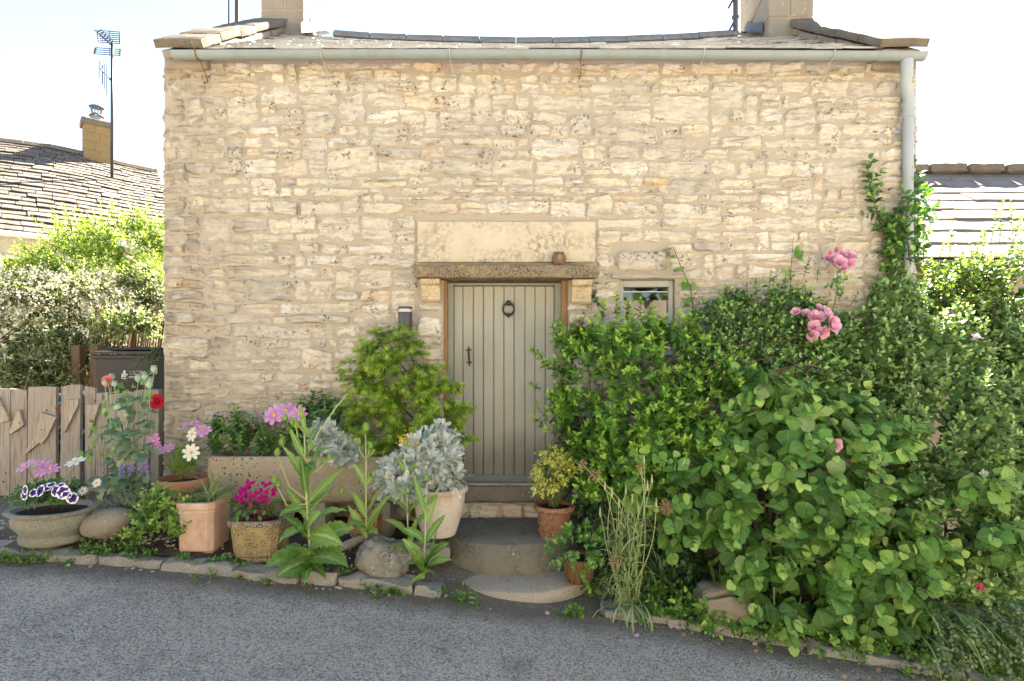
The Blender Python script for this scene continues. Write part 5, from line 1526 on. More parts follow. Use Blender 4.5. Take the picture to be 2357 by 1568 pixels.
def leafmat(name, *a, **k):
    """(object-coloured version, attribute version)"""
    m1 = m_leaf(name, *a, **k); m2 = m1.copy(); m2.name = name+'_single'
    nt = m2.node_tree
    oi = nt.nodes.new('ShaderNodeObjectInfo'); sp = nt.nodes.new('ShaderNodeSeparateColor'); nt.links.new(oi.outputs['Color'], sp.inputs[0])
    at_ = [q for q in nt.nodes if q.type == 'ATTRIBUTE' and q.attribute_name == 'tint'][0]
    for l in list(nt.links):
        if l.from_node == at_: nt.links.new(sp.outputs[0], l.to_socket)
    return (m2, m1)
def strip(pts, w, side, twist=0.0):
    """ribbon leaf through pts; w half widths"""
    pts = np.asarray(pts, float); n = len(pts); side = nrm(np.asarray(side, float)); V = []; F = []
    t = nrm(np.gradient(pts, axis=0)); up = nrm(np.cross(np.broadcast_to(side, t.shape), t))
    for i in range(n):
        s_ = side*math.cos(twist*i)+up[i]*math.sin(twist*i)
        V += [pts[i]-s_*w[i]+up[i]*w[i]*.25, pts[i], pts[i]+s_*w[i]+up[i]*w[i]*.25]
    for i in range(n-1): F += [(3*i, 3*i+1, 3*i+4, 3*i+3), (3*i+1, 3*i+2, 3*i+5, 3*i+4)]
    return np.array(V), np.array(F), np.tile([1, 0, 1], n)

class Strips:
    def __init__(s): s.V, s.F, s.T, s.Rb, s.b = [], [], [], [], 0
    def add(s, pts, w, side, tint=.5, twist=0.0):
        V, F, rb = strip(pts, w, side, twist); s.V.append(V); s.F.append(F+s.b); s.T.append(np.full(len(V), tint)); s.Rb.append(rb); s.b += len(V)
    def build(s, name, mat, parent, kind=None):
        return np_mesh(name, np.vstack(s.V), np.vstack(s.F), mat, parent, tint=np.concatenate(s.T), smooth=True, kind=kind, extra={'rib': np.concatenate(s.Rb)})
def blade_pts(p, d, L, bend, n=7):
    p, d = np.asarray(p, float), nrm(np.asarray(d, float)); out = [p]; q = p.copy(); v = d.copy()
    for i in range(n-1):
        v = nrm(v+np.array([0, 0, -bend/(n-1)*(1+i*.25)])); q = q+v*L/(n-1); out.append(q.copy())
    return np.array(out)
def petals(c, n_, r, spec, tms, r_, cup=.3, spin=0.0, jit=.06):
    """spec: list of (count, radius factor, cup, tint)"""
    n_ = nrm(np.asarray(n_, float)); a = nrm(np.cross(n_, [.3, .2, .9])); b = np.cross(n_, a)
    P, X, N_, S, T_ = [], [], [], [], []
    for cnt, rf, cu, ti in spec:
        ph = r_.uniform(0, 6.28)
        for k in range(cnt):
            g = ph+2*math.pi*k/cnt+r_.normal(0, jit); rad = a*math.cos(g)+b*math.sin(g); c_ = cu+r_.normal(0, jit)
            X.append(rad*math.cos(c_)+n_*math.sin(c_)); N_.append(n_*math.cos(c_)-rad*math.sin(c_)); P.append(np.asarray(c)+rad*r*.04); S.append(r*rf*r_.uniform(.93, 1.05)); T_.append(ti)
    return (np.array(P), np.array(X), np.array(N_), np.array(S), np.array(T_))
def flower(parent, c, n_, r, spec, tms, mat, cr=0, cmat=None, name='flower', cname='flower_centre', seed=0, vt=True, cz=.06):
    r_ = np.random.default_rng(seed)
    L = petals(c, n_, r, spec, tms, r_)
    V, F, T_, Rb = instance(tms, *L, seed=seed)
    if vt:  # colour runs from the petal's base to its tip
        pick = np.random.default_rng(seed).integers(0, len(tms), len(L[0]))
        T_ = np.concatenate([np.tile(tms[k].tint, (pick == k).sum()) for k in range(len(tms)) if (pick == k).any()])
    q = F[:, 2] != F[:, 3]; tri = np.vstack([F[:, [0, 1, 2]], F[q][:, [0, 2, 3]]])
    o = np_mesh(name, V, tri, mat, parent, tint=T_, smooth=True)
    if cr:
        m_ = MB(); n_ = Vector(nrm(np.asarray(n_, float))); rot = n_.to_track_quat('Z', 'Y').to_matrix()
        tmp = MB(); tmp.lathe([(cr, 0), (cr*.92, cr*.35), (cr*.5, cr*.62), (1e-4, cr*.65)], (0, 0, 0), 10)
        m_.add([rot @ Vector(v)+Vector(c)+n_*r*cz for v in tmp.v], tmp.f); m_.build(cname, cmat, o, smooth=True)
    return o

# templates
T_OV = [leaf_t([.02, .20, .30, .30, .20, .01], .18, d, .06, .05, i) for i, d in enumerate((.2, .45, .75))]
T_HAZ = [leaf_t([.04, .27, .40, .44, .50, .47, .51, .46, .46, .38, .36, .26, .20, .10, .01], f, d, .07, .07, 10+i) for i, (d, f) in enumerate(((.25, .08), (.6, .15), (1.0, .05), (.5, -.12)))]
T_LOB = [leaf_t([.02, .17, .30, .17, .27, .14, .17, .07, .0], .2, d, .15, .06, 20+i) for i, d in enumerate((.15, .45, .8))]
T_LOB2 = [star_t([(0, 1, 26), (48, .72, 24), (-48, .72, 24)], .42, .1, d) for d in (.15, .4)]
T_LAN = [leaf_t([.02, .10, .135, .12, .07, .0], .25, d, .05, .03, 30+i) for i, d in enumerate((.15, .5, .9))]
T_IVY = [star_t([(0, .9, 30), (62, .62, 30), (-62, .62, 30), (125, .42, 30), (-125, .42, 30)], .5, .1, d) for d in (.1, .35)]
T_MAP = [star_t([(0, 1, 19), (38, .92, 18), (-38, .92, 18), (78, .68, 18), (-78, .68, 18), (122, .36, 18), (-122, .36, 18)], .36, .1, d) for d in (.15, .45)]
T_SAG = [leaf_t([.02, .14, .24, .19, .27, .17, .22, .12, .0], .1, d, .22, .16, 40+i) for i, d in enumerate((.1, .4, .8))]
T_MINT = [leaf_t([.02, .24, .31, .28, .18, .0], .16, d, .10, .08, 50+i) for i, d in enumerate((.3, .6, .9))]
def dusty_t(seed):
    """silver ragwort leaf: narrow rachis with forked blunt lobes"""
    V, F = [], []
    def z(x, y=0): return -.28*x*x+.25*abs(y)*.6
    def bar(x0, y0, x1, y1, w0, w1):
        dx, dy = x1-x0, y1-y0; l = math.hypot(dx, dy); nx_, ny_ = -dy/l, dx/l; k = len(V)
        V.extend([(x0-nx_*w0, y0-ny_*w0, z(x0, y0)), (x1-nx_*w1, y1-ny_*w1, z(x1, y1)), (x1+nx_*w1, y1+ny_*w1, z(x1, y1)), (x0+nx_*w0, y0+ny_*w0, z(x0, y0))]); F.append((k, k+1, k+2, k+3))
    for i in range(4): bar(i/4, 0, (i+1)/4, 0, .025+.008*i, .033+.008*i)
    for i in range(4):
        x = .26+i*.2; l = [.20, .30, .32, .22][i]
        for s_ in (-1, 1):
            xa, ya = x+l*.45, s_*l*.62
            bar(x, 0, xa, ya, .022, .032)
            bar(xa, ya, xa+l*.22, ya+s_*l*.36, .030, .045); bar(xa, ya, xa+l*.50, ya+s_*l*.06, .028, .040)
    bar(1.0, 0, 1.16, .10, .035, .045); bar(1.0, 0, 1.18, -.08, .035, .045)
    return Tm(V, F)
T_DUS = [dusty_t(1)]
T_PET8 = [leaf_t([.05, .12, .19, .235, .22, .13], .05, .12, .05, .03, 60+i) for i in range(3)]        # cosmos petal
T_ROSE = [leaf_t([.10, .34, .50, .52, .40, .16], .25, -.5, .05, .09, 70+i) for i in range(3)]
T_FRILL = [leaf_t([.05, .16, .26, .34, .30], .1, .3, .35, .35, 80+i) for i in range(3)]
T_DAI = [leaf_t([.06, .08, .085, .08, .03], .05, .1, 0, 0, 90)]
T_BRACT = [leaf_t([.06, .34, .44, .36, .18, .0], .22, .15, .05, .06, 95+i) for i in range(3)]

# tall hedge over the bounce wall across the lane (mirrored in the pane)
r_ = np.random.default_rng(17); n = 5200
P = np.stack([r_.uniform(-14, 16, n), r_.uniform(-12.6, -11.0, n), .9+4.4*r_.uniform(0, 1, n)**.9+r_.normal(0, .3, n)], 1)
o = leaves_obj('garden_hedge', T_OV, (P, nrm(r_.normal(0, 1, P.shape)-UP*.3), UP*.6-FR*.7+r_.normal(0, .4, P.shape), .55*r_.uniform(.6, 1.2, n), r_.uniform(0, 1, n)), m_leaf('hedge_leaf', (.02, .05, .01), (.06, .12, .02), (.16, .22, .05), .2), None); prop(o, 'leafy hedge above the added bounce wall across the lane')
# ---------------------------------------------------------------- the big mass of shrubs right of the door
M['stem'] = simple('green_stem', (.13, .17, .06), .7, var=.3, nscale=30)
M['stem_red'] = simple('reddish_twig', (.13, .075, .05), .8, var=.3, nscale=30)
M['twig'] = simple('brown_twig', (.10, .075, .05), .85, var=.4, nscale=30)
M['stem_pale'] = simple('pale_green_stem', (.36, .42, .20), .7, var=.15, nscale=30)
ground_min = lambda x, y: verge_z(x, np.clip(y, -1.2, 0))+.03
L_HAZ = leafmat('hazel_leaf', (.050, .150, .030), (.140, .340, .065), (.40, .60, .16), .32, .5, .35, vein=True, back=(.30, .42, .22), spots=True)
L_HIB = leafmat('hibiscus_leaf', (.036, .125, .022), (.130, .315, .045), (.40, .62, .10), .34, .45, .35)
L_GRY = m_leaf('grey_green_leaf', (.070, .160, .050), (.185, .335, .105), (.42, .58, .21), .28, .42, .4, back=(.36, .47, .27))
L_SUN = m_leaf('sunlit_shrub_leaf', (0.054, 0.114, 0.030), (0.132, 0.240, 0.060), (0.288, 0.432, 0.096), .38, .4, .45)
L_DRK = m_leaf('thicket_leaf', (.038, .115, .034), (.120, .270, .072), (.34, .56, .15), .28, .45, .4)
L_IVY = m_leaf('ivy_leaf', (0.016, 0.053, 0.019), (0.042, 0.120, 0.035), (0.144, 0.304, 0.080), .15, .35, .5)
L_EUO = m_leaf('climber_leaf', (0.025, 0.091, 0.020), (0.070, 0.210, 0.042), (0.280, 0.476, 0.084), .28, .35, .5)

def shrub(name, label, E, K, nl, L, size, tms, mat, seed, d_up=.35, d_rand=.35, group=None, catn='shrub', parts=0, inner=(.50, 1.06), fill=0, fsize=None, opp=False, stem='stem', ang=(1.1, .45), droop=.15, taper=.4, tint=(.05, .75), front=.3, tops=None, up=.45, out=.25, lump=.34, part_name='leaf', tj=.16, stemr=.0035, fy=.0, below=-.75, nbr=12):
    r_ = np.random.default_rng(seed); EE = ells(E)
    c = np.mean([e[0] for e in EE], 0); gz_ = float(ground_min(c[0], c[1]))
    root = thing(name, label, catn, (c[0], c[1], gz_), group)
    P, N_ = sample(EE, K, r_, inner, lump, front, zmin=ground_min, below=below)
    D = nrm(N_+UP*d_up+FR*fy+r_.normal(0, d_rand, P.shape)); Ls = L*r_.uniform(.6, 1.25, len(P))
    P0 = P-D*(Ls*.6)[:, None]
    Lf = [shoot_leaves(P0, D, Ls, nl, size, r_, ang, opp, taper, droop, up=up, out=out, tint=tint, tj=tj)]
    P1 = P0+D*Ls[:, None]
    if tops is not None:                # long free shoots above the crown
        for (px, py, Y, l, lean) in tops:
            p = np.array(at(px, py, Y)); d = nrm(np.array([lean+r_.normal(0, .1), r_.normal(-.1, .15), 1.0]))
            Lf.append(shoot_leaves(p[None], d[None], np.array([l]), int(nl*1.4*l/L)+3, size*.9, r_, ang, opp, taper+.15, droop, up=up, out=out, tint=(tint[0]+.15, min(1, tint[1]+.2)), tj=tj))
            P0 = np.vstack([P0, p]); P1 = np.vstack([P1, p+d*l])
    Lall = cat(*Lf)
    if parts: leaf_parts(part_name, tms, Lall, mat, root, parts, seed)
    else: leaves_obj('foliage', tms, Lall, mat if not isinstance(mat, tuple) else mat[1], root, seed=seed)
    if fill:
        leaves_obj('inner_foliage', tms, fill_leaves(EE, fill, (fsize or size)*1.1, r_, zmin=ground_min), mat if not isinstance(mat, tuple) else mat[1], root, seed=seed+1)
    stems_obj('stems', P0, P1, stemr, M[stem], root)
    # main branches from the ground
    m_ = MB(); idx = r_.choice(len(P0), min(nbr, len(P0)), replace=False)
    for i in idx:
        q = P0[i]; g = np.array([c[0]+(q[0]-c[0])*.35, min(c[1]+.1, -.05), gz_])
        q = c+(q-c)*.7; mid = (g+q)/2+np.array([0, .06, .05])
        m_.tube([g, mid, q], [.012, .008, .004], 5)
    if nbr: m_.build('branches', M['twig'], root, kind='stuff')
    return root, EE

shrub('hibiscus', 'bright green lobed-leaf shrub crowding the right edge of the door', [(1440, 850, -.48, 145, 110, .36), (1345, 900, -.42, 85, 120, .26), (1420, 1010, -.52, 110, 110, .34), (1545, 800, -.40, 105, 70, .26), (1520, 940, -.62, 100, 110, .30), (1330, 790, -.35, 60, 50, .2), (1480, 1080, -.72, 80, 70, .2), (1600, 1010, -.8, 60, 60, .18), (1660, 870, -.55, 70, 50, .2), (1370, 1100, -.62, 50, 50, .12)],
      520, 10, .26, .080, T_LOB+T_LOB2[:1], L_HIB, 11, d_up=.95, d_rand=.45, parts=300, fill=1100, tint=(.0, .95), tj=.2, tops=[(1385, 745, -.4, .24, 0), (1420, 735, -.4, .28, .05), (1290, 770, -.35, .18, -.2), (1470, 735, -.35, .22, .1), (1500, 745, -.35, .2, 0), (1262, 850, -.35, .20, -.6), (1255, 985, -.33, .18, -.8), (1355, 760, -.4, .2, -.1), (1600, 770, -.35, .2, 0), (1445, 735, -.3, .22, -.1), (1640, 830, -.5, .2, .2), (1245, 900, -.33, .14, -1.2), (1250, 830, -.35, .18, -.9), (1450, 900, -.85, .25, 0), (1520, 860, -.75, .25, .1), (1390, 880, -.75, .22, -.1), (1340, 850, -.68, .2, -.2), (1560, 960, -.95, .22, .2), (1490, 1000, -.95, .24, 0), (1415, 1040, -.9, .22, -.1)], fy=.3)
shrub('ivy', 'dark small-leaved ivy hanging beside the door jamb under the bright shrub', [(1345, 1060, -.30, 60, 120, .16), (1400, 1150, -.42, 95, 120, .2), (1470, 1180, -.50, 85, 130, .2), (1420, 1290, -.62, 90, 60, .2), (1300, 960, -.2, 28, 90, .1), (1560, 1300, -.62, 110, 70, .2), (1640, 1350, -.8, 70, 40, .15)],
      420, 7, .16, .050, T_IVY, L_IVY, 12, d_up=-.5, fill=900, stem='twig', droop=.45, tint=(.1, .7), catn='climber')
shrub('thicket', 'tangled rose and clematis thicket of small leaves below the window', [(1720, 800, -.28, 120, 90, .24), (1815, 730, -.18, 95, 80, .14), (1640, 850, -.42, 80, 80, .22), (1890, 820, -.32, 90, 85, .20), (1770, 880, -.50, 150, 80, .22), (1950, 760, -.14, 50, 55, .10), (1690, 700, -.14, 50, 40, .08), (1640, 720, -.2, 40, 40, .1)],
      820, 8, .19, .056, T_OV+T_LAN[:1], L_DRK, 13, d_up=.45, d_rand=.5, fill=1500, stem='stem_red', tint=(.05, 1.0), tj=.28,
      tops=[(1700, 700, -.15, .16, -.2), (1770, 660, -.12, .18, 0), (1850, 640, -.12, .22, .1), (1880, 650, -.12, .14, .2), (1650, 740, -.2, .16, -.4), (1930, 690, -.12, .14, .3), (1820, 650, -.12, .16, -.1), (1740, 680, -.14, .2, -.1), (1720, 790, -.6, .2, 0), (1800, 780, -.55, .2, .1), (1960, 700, -.12, .12, .2), (1690, 830, -.7, .2, -.2)])
shrub('hazel', 'hazel bush with large round toothed leaves spilling over the kerb', [(1790, 1040, -.80, 200, 120, .36), (1640, 1170, -.88, 150, 120, .30), (1900, 1170, -.95, 190, 140, .34), (1760, 1310, -1.0, 160, 100, .28), (1960, 1340, -1.05, 170, 110, .28), (2080, 1270, -.98, 100, 90, .26), (1900, 950, -.62, 140, 80, .26), (1590, 1020, -.78, 90, 70, .2), (1480, 1130, -.74, 70, 50, .16), (1860, 1420, -1.1, 130, 50, .2), (2060, 1410, -1.1, 90, 60, .2), (1500, 1020, -.8, 50, 40, .12), (2260, 1110, -1.0, 60, 40, .15), (2310, 1260, -1.2, 60, 50, .15), (1760, 900, -.75, 90, 50, .2), (2020, 1010, -.85, 60, 50, .2)],
      330, 6, .34, .132, T_HAZ, L_HAZ, 14, d_up=.05, d_rand=.6, parts=300, fill=800, fsize=.12, stem='twig', droop=.55, up=.6, out=.35, tint=(.0, .85), taper=.55, tj=.24, stemr=.005, fy=.35,
      tops=[(1900, 880, -.7, .26, .2), (1800, 930, -.85, .28, 0), (1980, 960, -.8, .25, .3), (1700, 1010, -.95, .25, -.2), (1850, 1080, -1.2, .3, .1), (2000, 1120, -1.2, .3, .2), (1960, 1240, -1.35, .3, .2), (1720, 1180, -1.2, .28, -.2), (1570, 1110, -1.05, .22, -.4), (2120, 1210, -1.2, .25, .4), (1830, 1270, -1.3, .25, 0), (1920, 1390, -1.35, .2, .2)])
# (the oleaster is thick enough to hide the wall behind it)
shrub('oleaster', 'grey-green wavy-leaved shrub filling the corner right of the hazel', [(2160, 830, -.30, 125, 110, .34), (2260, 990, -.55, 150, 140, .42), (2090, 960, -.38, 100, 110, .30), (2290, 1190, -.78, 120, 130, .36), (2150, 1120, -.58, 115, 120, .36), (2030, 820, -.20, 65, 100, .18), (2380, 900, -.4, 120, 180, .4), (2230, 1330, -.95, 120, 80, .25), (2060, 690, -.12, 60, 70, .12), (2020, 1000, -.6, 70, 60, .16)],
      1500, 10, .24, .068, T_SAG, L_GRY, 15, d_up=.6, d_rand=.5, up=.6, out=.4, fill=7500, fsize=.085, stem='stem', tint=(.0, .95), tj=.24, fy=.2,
      tops=[(2120, 740, -.3, .24, 0), (2200, 740, -.3, .26, .1), (2085, 800, -.35, .24, -.1), (2260, 800, -.5, .28, .1), (2320, 800, -.5, .24, 0), (2030, 740, -.2, .2, -.2), (2180, 900, -.8, .3, 0), (2270, 930, -1.0, .3, .1), (2100, 880, -.7, .26, -.1), (2320, 1050, -1.1, .3, 0), (2200, 1050, -1.0, .3, .1), (2140, 1000, -.95, .26, -.1), (2250, 1160, -1.15, .28, 0), (2330, 1190, -1.15, .3, .1), (2010, 900, -.55, .24, -.1)])
shrub('privet_bush', 'loose sunlit shrub with upright shoots in front of the side cottage roof', [(2250, 650, .25, 120, 60, .4), (2160, 700, .1, 75, 60, .25), (2340, 710, .15, 100, 110, .4), (2260, 730, .0, 140, 50, .3)],
      430, 9, .28, .064, T_OV, L_SUN, 16, d_up=.9, d_rand=.5, fill=500, stem='stem_red', tint=(.15, .95), tj=.2, front=.8,
      tops=[(2185, 600, .2, .42, 0), (2215, 620, .25, .34, -.1), (2300, 560, .25, .50, .05), (2320, 590, .25, .44, .1), (2140, 620, .1, .30, -.3), (2350, 600, .3, .55, 0), (2260, 600, .2, .34, .1), (2130, 660, .05, .28, -.2), (2240, 610, .3, .38, 0), (2330, 540, .3, .40, .12), (2160, 600, .2, .3, .1), (2280, 560, .3, .4, -.1)])

# evergreen climber on the corner by the downpipe
def climber(name, label, paths, size, tms, mat, seed, nl=9, step=.10, L=.16, stem='stem', droop=.1, tint=(.2, .9), catn='climber', r=.006, d_up=.8):
    r_ = np.random.default_rng(seed); root = thing(name, label, catn, tuple(at(*paths[0][0])))
    P0, D = [], []; m_ = MB()
    for pth in paths:
        pts = [at(*q) for q in pth]; m_.tube(pts, np.linspace(r, r*.45, len(pts)).tolist(), 5)
        for a, b in zip(pts[:-1], pts[1:]):
            n = max(1, int((b-a).length/step))
            for k in range(n):
                p = a.lerp(b, (k+r_.uniform())/n); P0.append(p); d = (b-a).normalized(); D.append(np.array(d)*d_up+r_.normal(0, .45, 3)+FR*.25)
    P0 = np.array(P0); D = nrm(np.array(D)); Ls = L*r_.uniform(.6, 1.2, len(P0))
    leaves_obj('foliage', tms, shoot_leaves(P0, D, Ls, nl, size, r_, droop=droop, tint=tint, out=.4), mat, root, seed=seed)
    stems_obj('shoots', P0, P0+D*Ls[:, None], .003, M[stem], root); m_.build('stem', M['twig'], root)
    return root
climber('evergreen_climber', 'glossy evergreen climber growing up the wall around the downpipe', [[(2040, 640, -.06), (2030, 540, -.05), (2008, 450, -.05), (1996, 385, -.05)], [(2060, 640, -.06), (2062, 540, -.05), (2058, 480, -.04)], [(2110, 620, -.05), (2112, 500, -.04), (2112, 390, -.04)], [(2095, 610, -.16), (2085, 520, -.16), (2090, 455, -.15)], [(2125, 600, .05), (2126, 470, .05), (2130, 440, .05)], [(2030, 620, -.06), (2045, 560, -.06), (2040, 500, -.05)]], .080, T_OV, L_EUO, 21, nl=7, step=.042, L=.15)
climber('vine', 'vine stem of hazel-like leaves climbing beside the small window', [[(1600, 740, -.10), (1588, 660, -.09), (1565, 610, -.08), (1548, 566, -.07)]], .115, T_HAZ[:2], L_HAZ[1], 22, nl=2, step=.075, L=.09, tint=(.2, .8), d_up=.3)
climber('vine', 'thin vine shoot rising against the wall above the thicket, left of the upper rose', [[(1818, 690, -.10), (1820, 620, -.08), (1826, 545, -.06)]], .085, T_HAZ[:2], L_HAZ[1], 23, nl=2, step=.11, L=.07, tint=(.4, .9), d_up=.3, r=.004)
climber('ivy', 'small ivy sprig dangling beside the right-hand corbel', [[(1372, 648, -.03), (1368, 672, -.03), (1370, 700, -.03)], [(1370, 690, -.03), (1382, 720, -.03)]], .05, T_IVY, L_IVY, 24, nl=3, step=.04, L=.06, tint=(.4, 1), d_up=-.2, droop=.3, r=.003)

# roses
M['rose'] = m_petal('rose_petal', (.70, .24, .42), (.88, .56, .70))
M['rose_pale'] = m_petal('pale_rose_petal', (.72, .40, .50), (.84, .62, .68))
M['bud'] = simple('rose_bud', (.55, .09, .16), .6)
R_SPEC = [(5, 1.0, .12, 0), (5, .88, .5, 0), (5, .66, .85, 0), (4, .46, 1.15, 0), (3, .32, 1.35, 0)]
def roses(name, label, at_list, stem_from, mat, seed, group='climbing roses in bloom'):
    c0 = at(*at_list[0][:3]); root = thing(name, label, 'rose', tuple(at(*stem_from)), group)
    m_ = MB(); s0 = at(*stem_from); hub = Vector((0, 0, 0))
    for q in at_list: hub += at(*q[:3])/len(at_list)
    hub += Vector((0, .03, -.07))
    m_.tube([s0, s0.lerp(hub, .5)+Vector((.015, -.02, 0)), hub], [.006, .005, .004], 6)
    for k, (px, py, Y, rpx) in enumerate(at_list):
        c = at(px, py, Y); r = rpx/FOC*(Y-EYE_Y); off = (c-hub); n_ = np.array([off.x*5+U(-.4, .4), -1, off.z*4+U(-.3, .5)])
        if rpx > 8: flower(root, c, n_, r*1.0, R_SPEC, T_ROSE, mat, name='rose_bloom', seed=seed+k)
        else:
            b = MB(); b.lathe([(1e-4, -r), (r*.7, -r*.5), (r*.75, 0), (r*.4, r), (1e-4, r*1.4)], c, 8); b.build('rosebud', M['bud'], root, smooth=True)
        m_.tube([hub, (hub+c)/2+Vector((0, .01, -.01)), c+Vector((0, .02, -.01))], [.0035, .003, .0022], 5)
    if len(at_list) > 2:
        r_ = np.random.default_rng(seed); P = np.array([s0.lerp(hub, f) for f in r_.uniform(.2, 1, 9)]); leaves_obj('leaves', T_OV, shoot_leaves(P, nrm(r_.normal(0, 1, P.shape)*[1, .5, .5]+FR*.3), .1, 5, .055, r_, tint=(.3, 1)), L_DRK, root)
    m_.build('stem', M['stem'], root)
    return root
roses('rose', 'pink rose cluster high against the wall near the downpipe', [(1918, 598, -.16, 17), (1938, 588, -.18, 15), (1951, 604, -.2, 20), (1932, 606, -.24, 18), (1905, 596, -.15, 13), (1958, 590, -.2, 14), (1925, 575, -.14, 6), (1910, 585, -.15, 6), (1940, 618, -.2, 10)], (1915, 720, -.2), M['rose'], 300)
roses('rose', 'largest pink rose cluster, lower one in front of the thicket', [(1878, 733, -.42, 20), (1900, 725, -.44, 21), (1872, 755, -.45, 19), (1912, 748, -.47, 24), (1868, 773, -.46, 16), (1893, 765, -.46, 17), (1885, 712, -.4, 14), (1832, 719, -.4, 12), (1855, 722, -.4, 12)], (1880, 830, -.4), M['rose'], 320)
roses('rose', 'pale pink single rose at the top of the bright shrub by the door', [(1338, 743, -.46, 19), (1332, 740, -.47, 12)], (1345, 800, -.4), M['rose_pale'], 340, None)
roses('rose', 'single pink rose deep among the hazel leaves', [(1922, 1024, -.98, 17)], (1925, 1060, -.9), M['rose'], 350, None)
# clematis buds and bells, purple
M['clematis'] = m_petal('clematis_petal', (.045, .02, .10), (.10, .06, .20))
M['clem_pale'] = m_petal('mauve_petal', (.35, .24, .42), (.55, .42, .58))
cl = thing('clematis', 'clematis with dark purple bells and mauve buds threading the shrubs', 'climber', tuple(at(1500, 900, -.6)))
for k, (px, py, Y, dark) in enumerate([(1381, 878, -.86, 0), (1396, 862, -.86, 1), (1445, 826, -.84, 1), (1480, 832, -.84, 1), (1488, 838, -.86, 1), (1500, 845, -.86, 0), (1375, 886, -.88, 1), (1470, 850, -.86, 0), (1540, 800, -.72, 0), (1552, 805, -.72, 1), (2160, 745, -.66, 0), (1470, 828, -.85, 1), (2245, 775, -1.0, 0), (2262, 1090, -1.15, 0)]):
    c = at(px, py, Y); big = px > 2200
    flower(cl, c, [U(-.3, .3), -.7, -.7 if not big else .3], .034 if big else .026, [(4, 1.0, .5, 0)], [T_LAN[0]] if not big else T_OV[:1], M['clematis'] if dark else M['clem_pale'], name='clematis_flower', seed=400+k, vt=True)
r_ = np.random.default_rng(5)
P, N_ = sample(ells([(1790, 860, -.62, 150, 60, .2), (1640, 830, -.6, 120, 60, .2)]), 40, r_, (.9, 1.1), front=0)
leaves_obj('buds', [leaf_t([.1, .16, .16, .08, .0], .3, .1)], (P, nrm(r_.normal(0, .4, P.shape)-UP*.6+UP), r_.normal(0, 1, P.shape), np.full(len(P), .034), r_.uniform(0, 1, len(P))), M['clem_pale'], cl)
m_ = MB()
for k in range(12):
    a = at(U(1330, 1900), U(840, 900), -.85); b = a+Vector((U(-.5, .5), U(-.1, .1), U(-.1, .15))); m_.tube([a, (a+b)/2+Vector((0, -.05, .06)), b], .0025, 4)
m_.build('vines', M['stem_red'], cl, kind='stuff')

# lower right corner: strap leaves, cotoneaster sprays, broad leaves
L_STRAP = m_leaf('strap_leaf', (0.049, 0.140, 0.042), (0.119, 0.266, 0.077), (0.308, 0.420, 0.112), .25, .4, .45)
st = thing('iris_clump', 'clump of long arching strap leaves at the foot of the grey-green shrub', 'plant', tuple(at(2140, 1450, -1.2)))
r_ = np.random.default_rng(31)
for k in range(46):
    S_ = Strips(); p = at(2120+r_.uniform(-50, 60), 1450+r_.uniform(-20, 20), -1.15+r_.uniform(-.1, .15))
    d = nrm(np.array([r_.normal(.35, .6), r_.uniform(-.7, -.1), r_.uniform(.5, 1.2)])); L_ = r_.uniform(.3, .62)
    pts = blade_pts(p, d, L_, r_.uniform(.9, 2.2), 9); sd_ = nrm(np.cross(d, UP)); w = r_.uniform(.007, .012)*np.array([.7, .9, 1, 1, 1, .95, .8, .5, .05])
    S_.add(pts, w, sd_, r_.uniform(.1, .95)); S_.build('leaf', L_STRAP, st)
L_COT = m_leaf('cotoneaster_leaf', (.05, .115, .045), (.12, .22, .09), (.30, .40, .22), .25, .5, .35, back=(.30, .38, .26))
cs = thing('cotoneaster', 'arching grey-leaved cotoneaster sprays trailing over the kerb', 'shrub', tuple(at(2330, 1500, -1.3)))
P0, D, Ls = [], [], []; m_ = MB(); LL = []
for k in range(100):
    b = np.array(at(2220+r_.uniform(-110, 190), 1465+r_.uniform(-80, 50), -1.2)); d = nrm(np.array([r_.normal(-.25, .75), r_.uniform(-1, -.35), r_.uniform(-.15, .7)])); l = r_.uniform(.20, .46)
    pts = blade_pts(b, d, l, r_.uniform(.6, 1.6), 10); m_.tube(pts, np.linspace(.003, .0012, 10).tolist(), 4)
    n = 22; tt_ = np.linspace(.1, 1, n); pp = np.stack([np.interp(tt_, np.linspace(0, 1, 10), pts[:, q]) for q in range(3)], 1); tg = nrm(np.gradient(pp, axis=0))
    sd_ = nrm(np.cross(tg, UP)); sg = np.where(np.arange(n) % 2, 1, -1)[:, None]
    LL.append((pp, tg*.6+sd_*sg*.8+r_.normal(0, .2, pp.shape), UP+FR*.3+r_.normal(0, .3, pp.shape), .042*r_.uniform(.7, 1.15, n)*(1-.3*tt_), np.clip(tt_*.7+r_.normal(.1, .18, n), 0, 1)))
leaves_obj('foliage', T_OV, cat(*LL), L_COT, cs); m_.build('stems', M['stem_red'], cs, kind='stuff')
bl = thing('bergenia', 'broad glossy green leaves low in the corner under the sprays', 'plant', tuple(at(2170, 1500, -1.2)))
P, N_ = sample(ells([(2170, 1490, -1.12, 70, 50, .12), (2290, 1480, -1.2, 80, 60, .15)]), 46, r_, (.7, 1), front=.2)
leaves_obj('foliage', [leaf_t([.03, .26, .36, .38, .30, .16, 0], .1, d, .03, .05, 7) for d in (.3, .8)], (P, nrm(N_+r_.normal(0, .4, P.shape)), UP+FR*.6+r_.normal(0, .3, P.shape), .14*r_.uniform(.7, 1.1, len(P)), r_.uniform(0, 1, len(P))), L_EUO, bl)
vl = thing('valerian', 'small crimson valerian flower head in the lower right shrubs', 'flower', tuple(at(2258, 1350, -1.3)))
c = at(2256, 1350, -1.32); M['valerian'] = m_petal('valerian_petal', (.50, .05, .12), (.68, .14, .22))
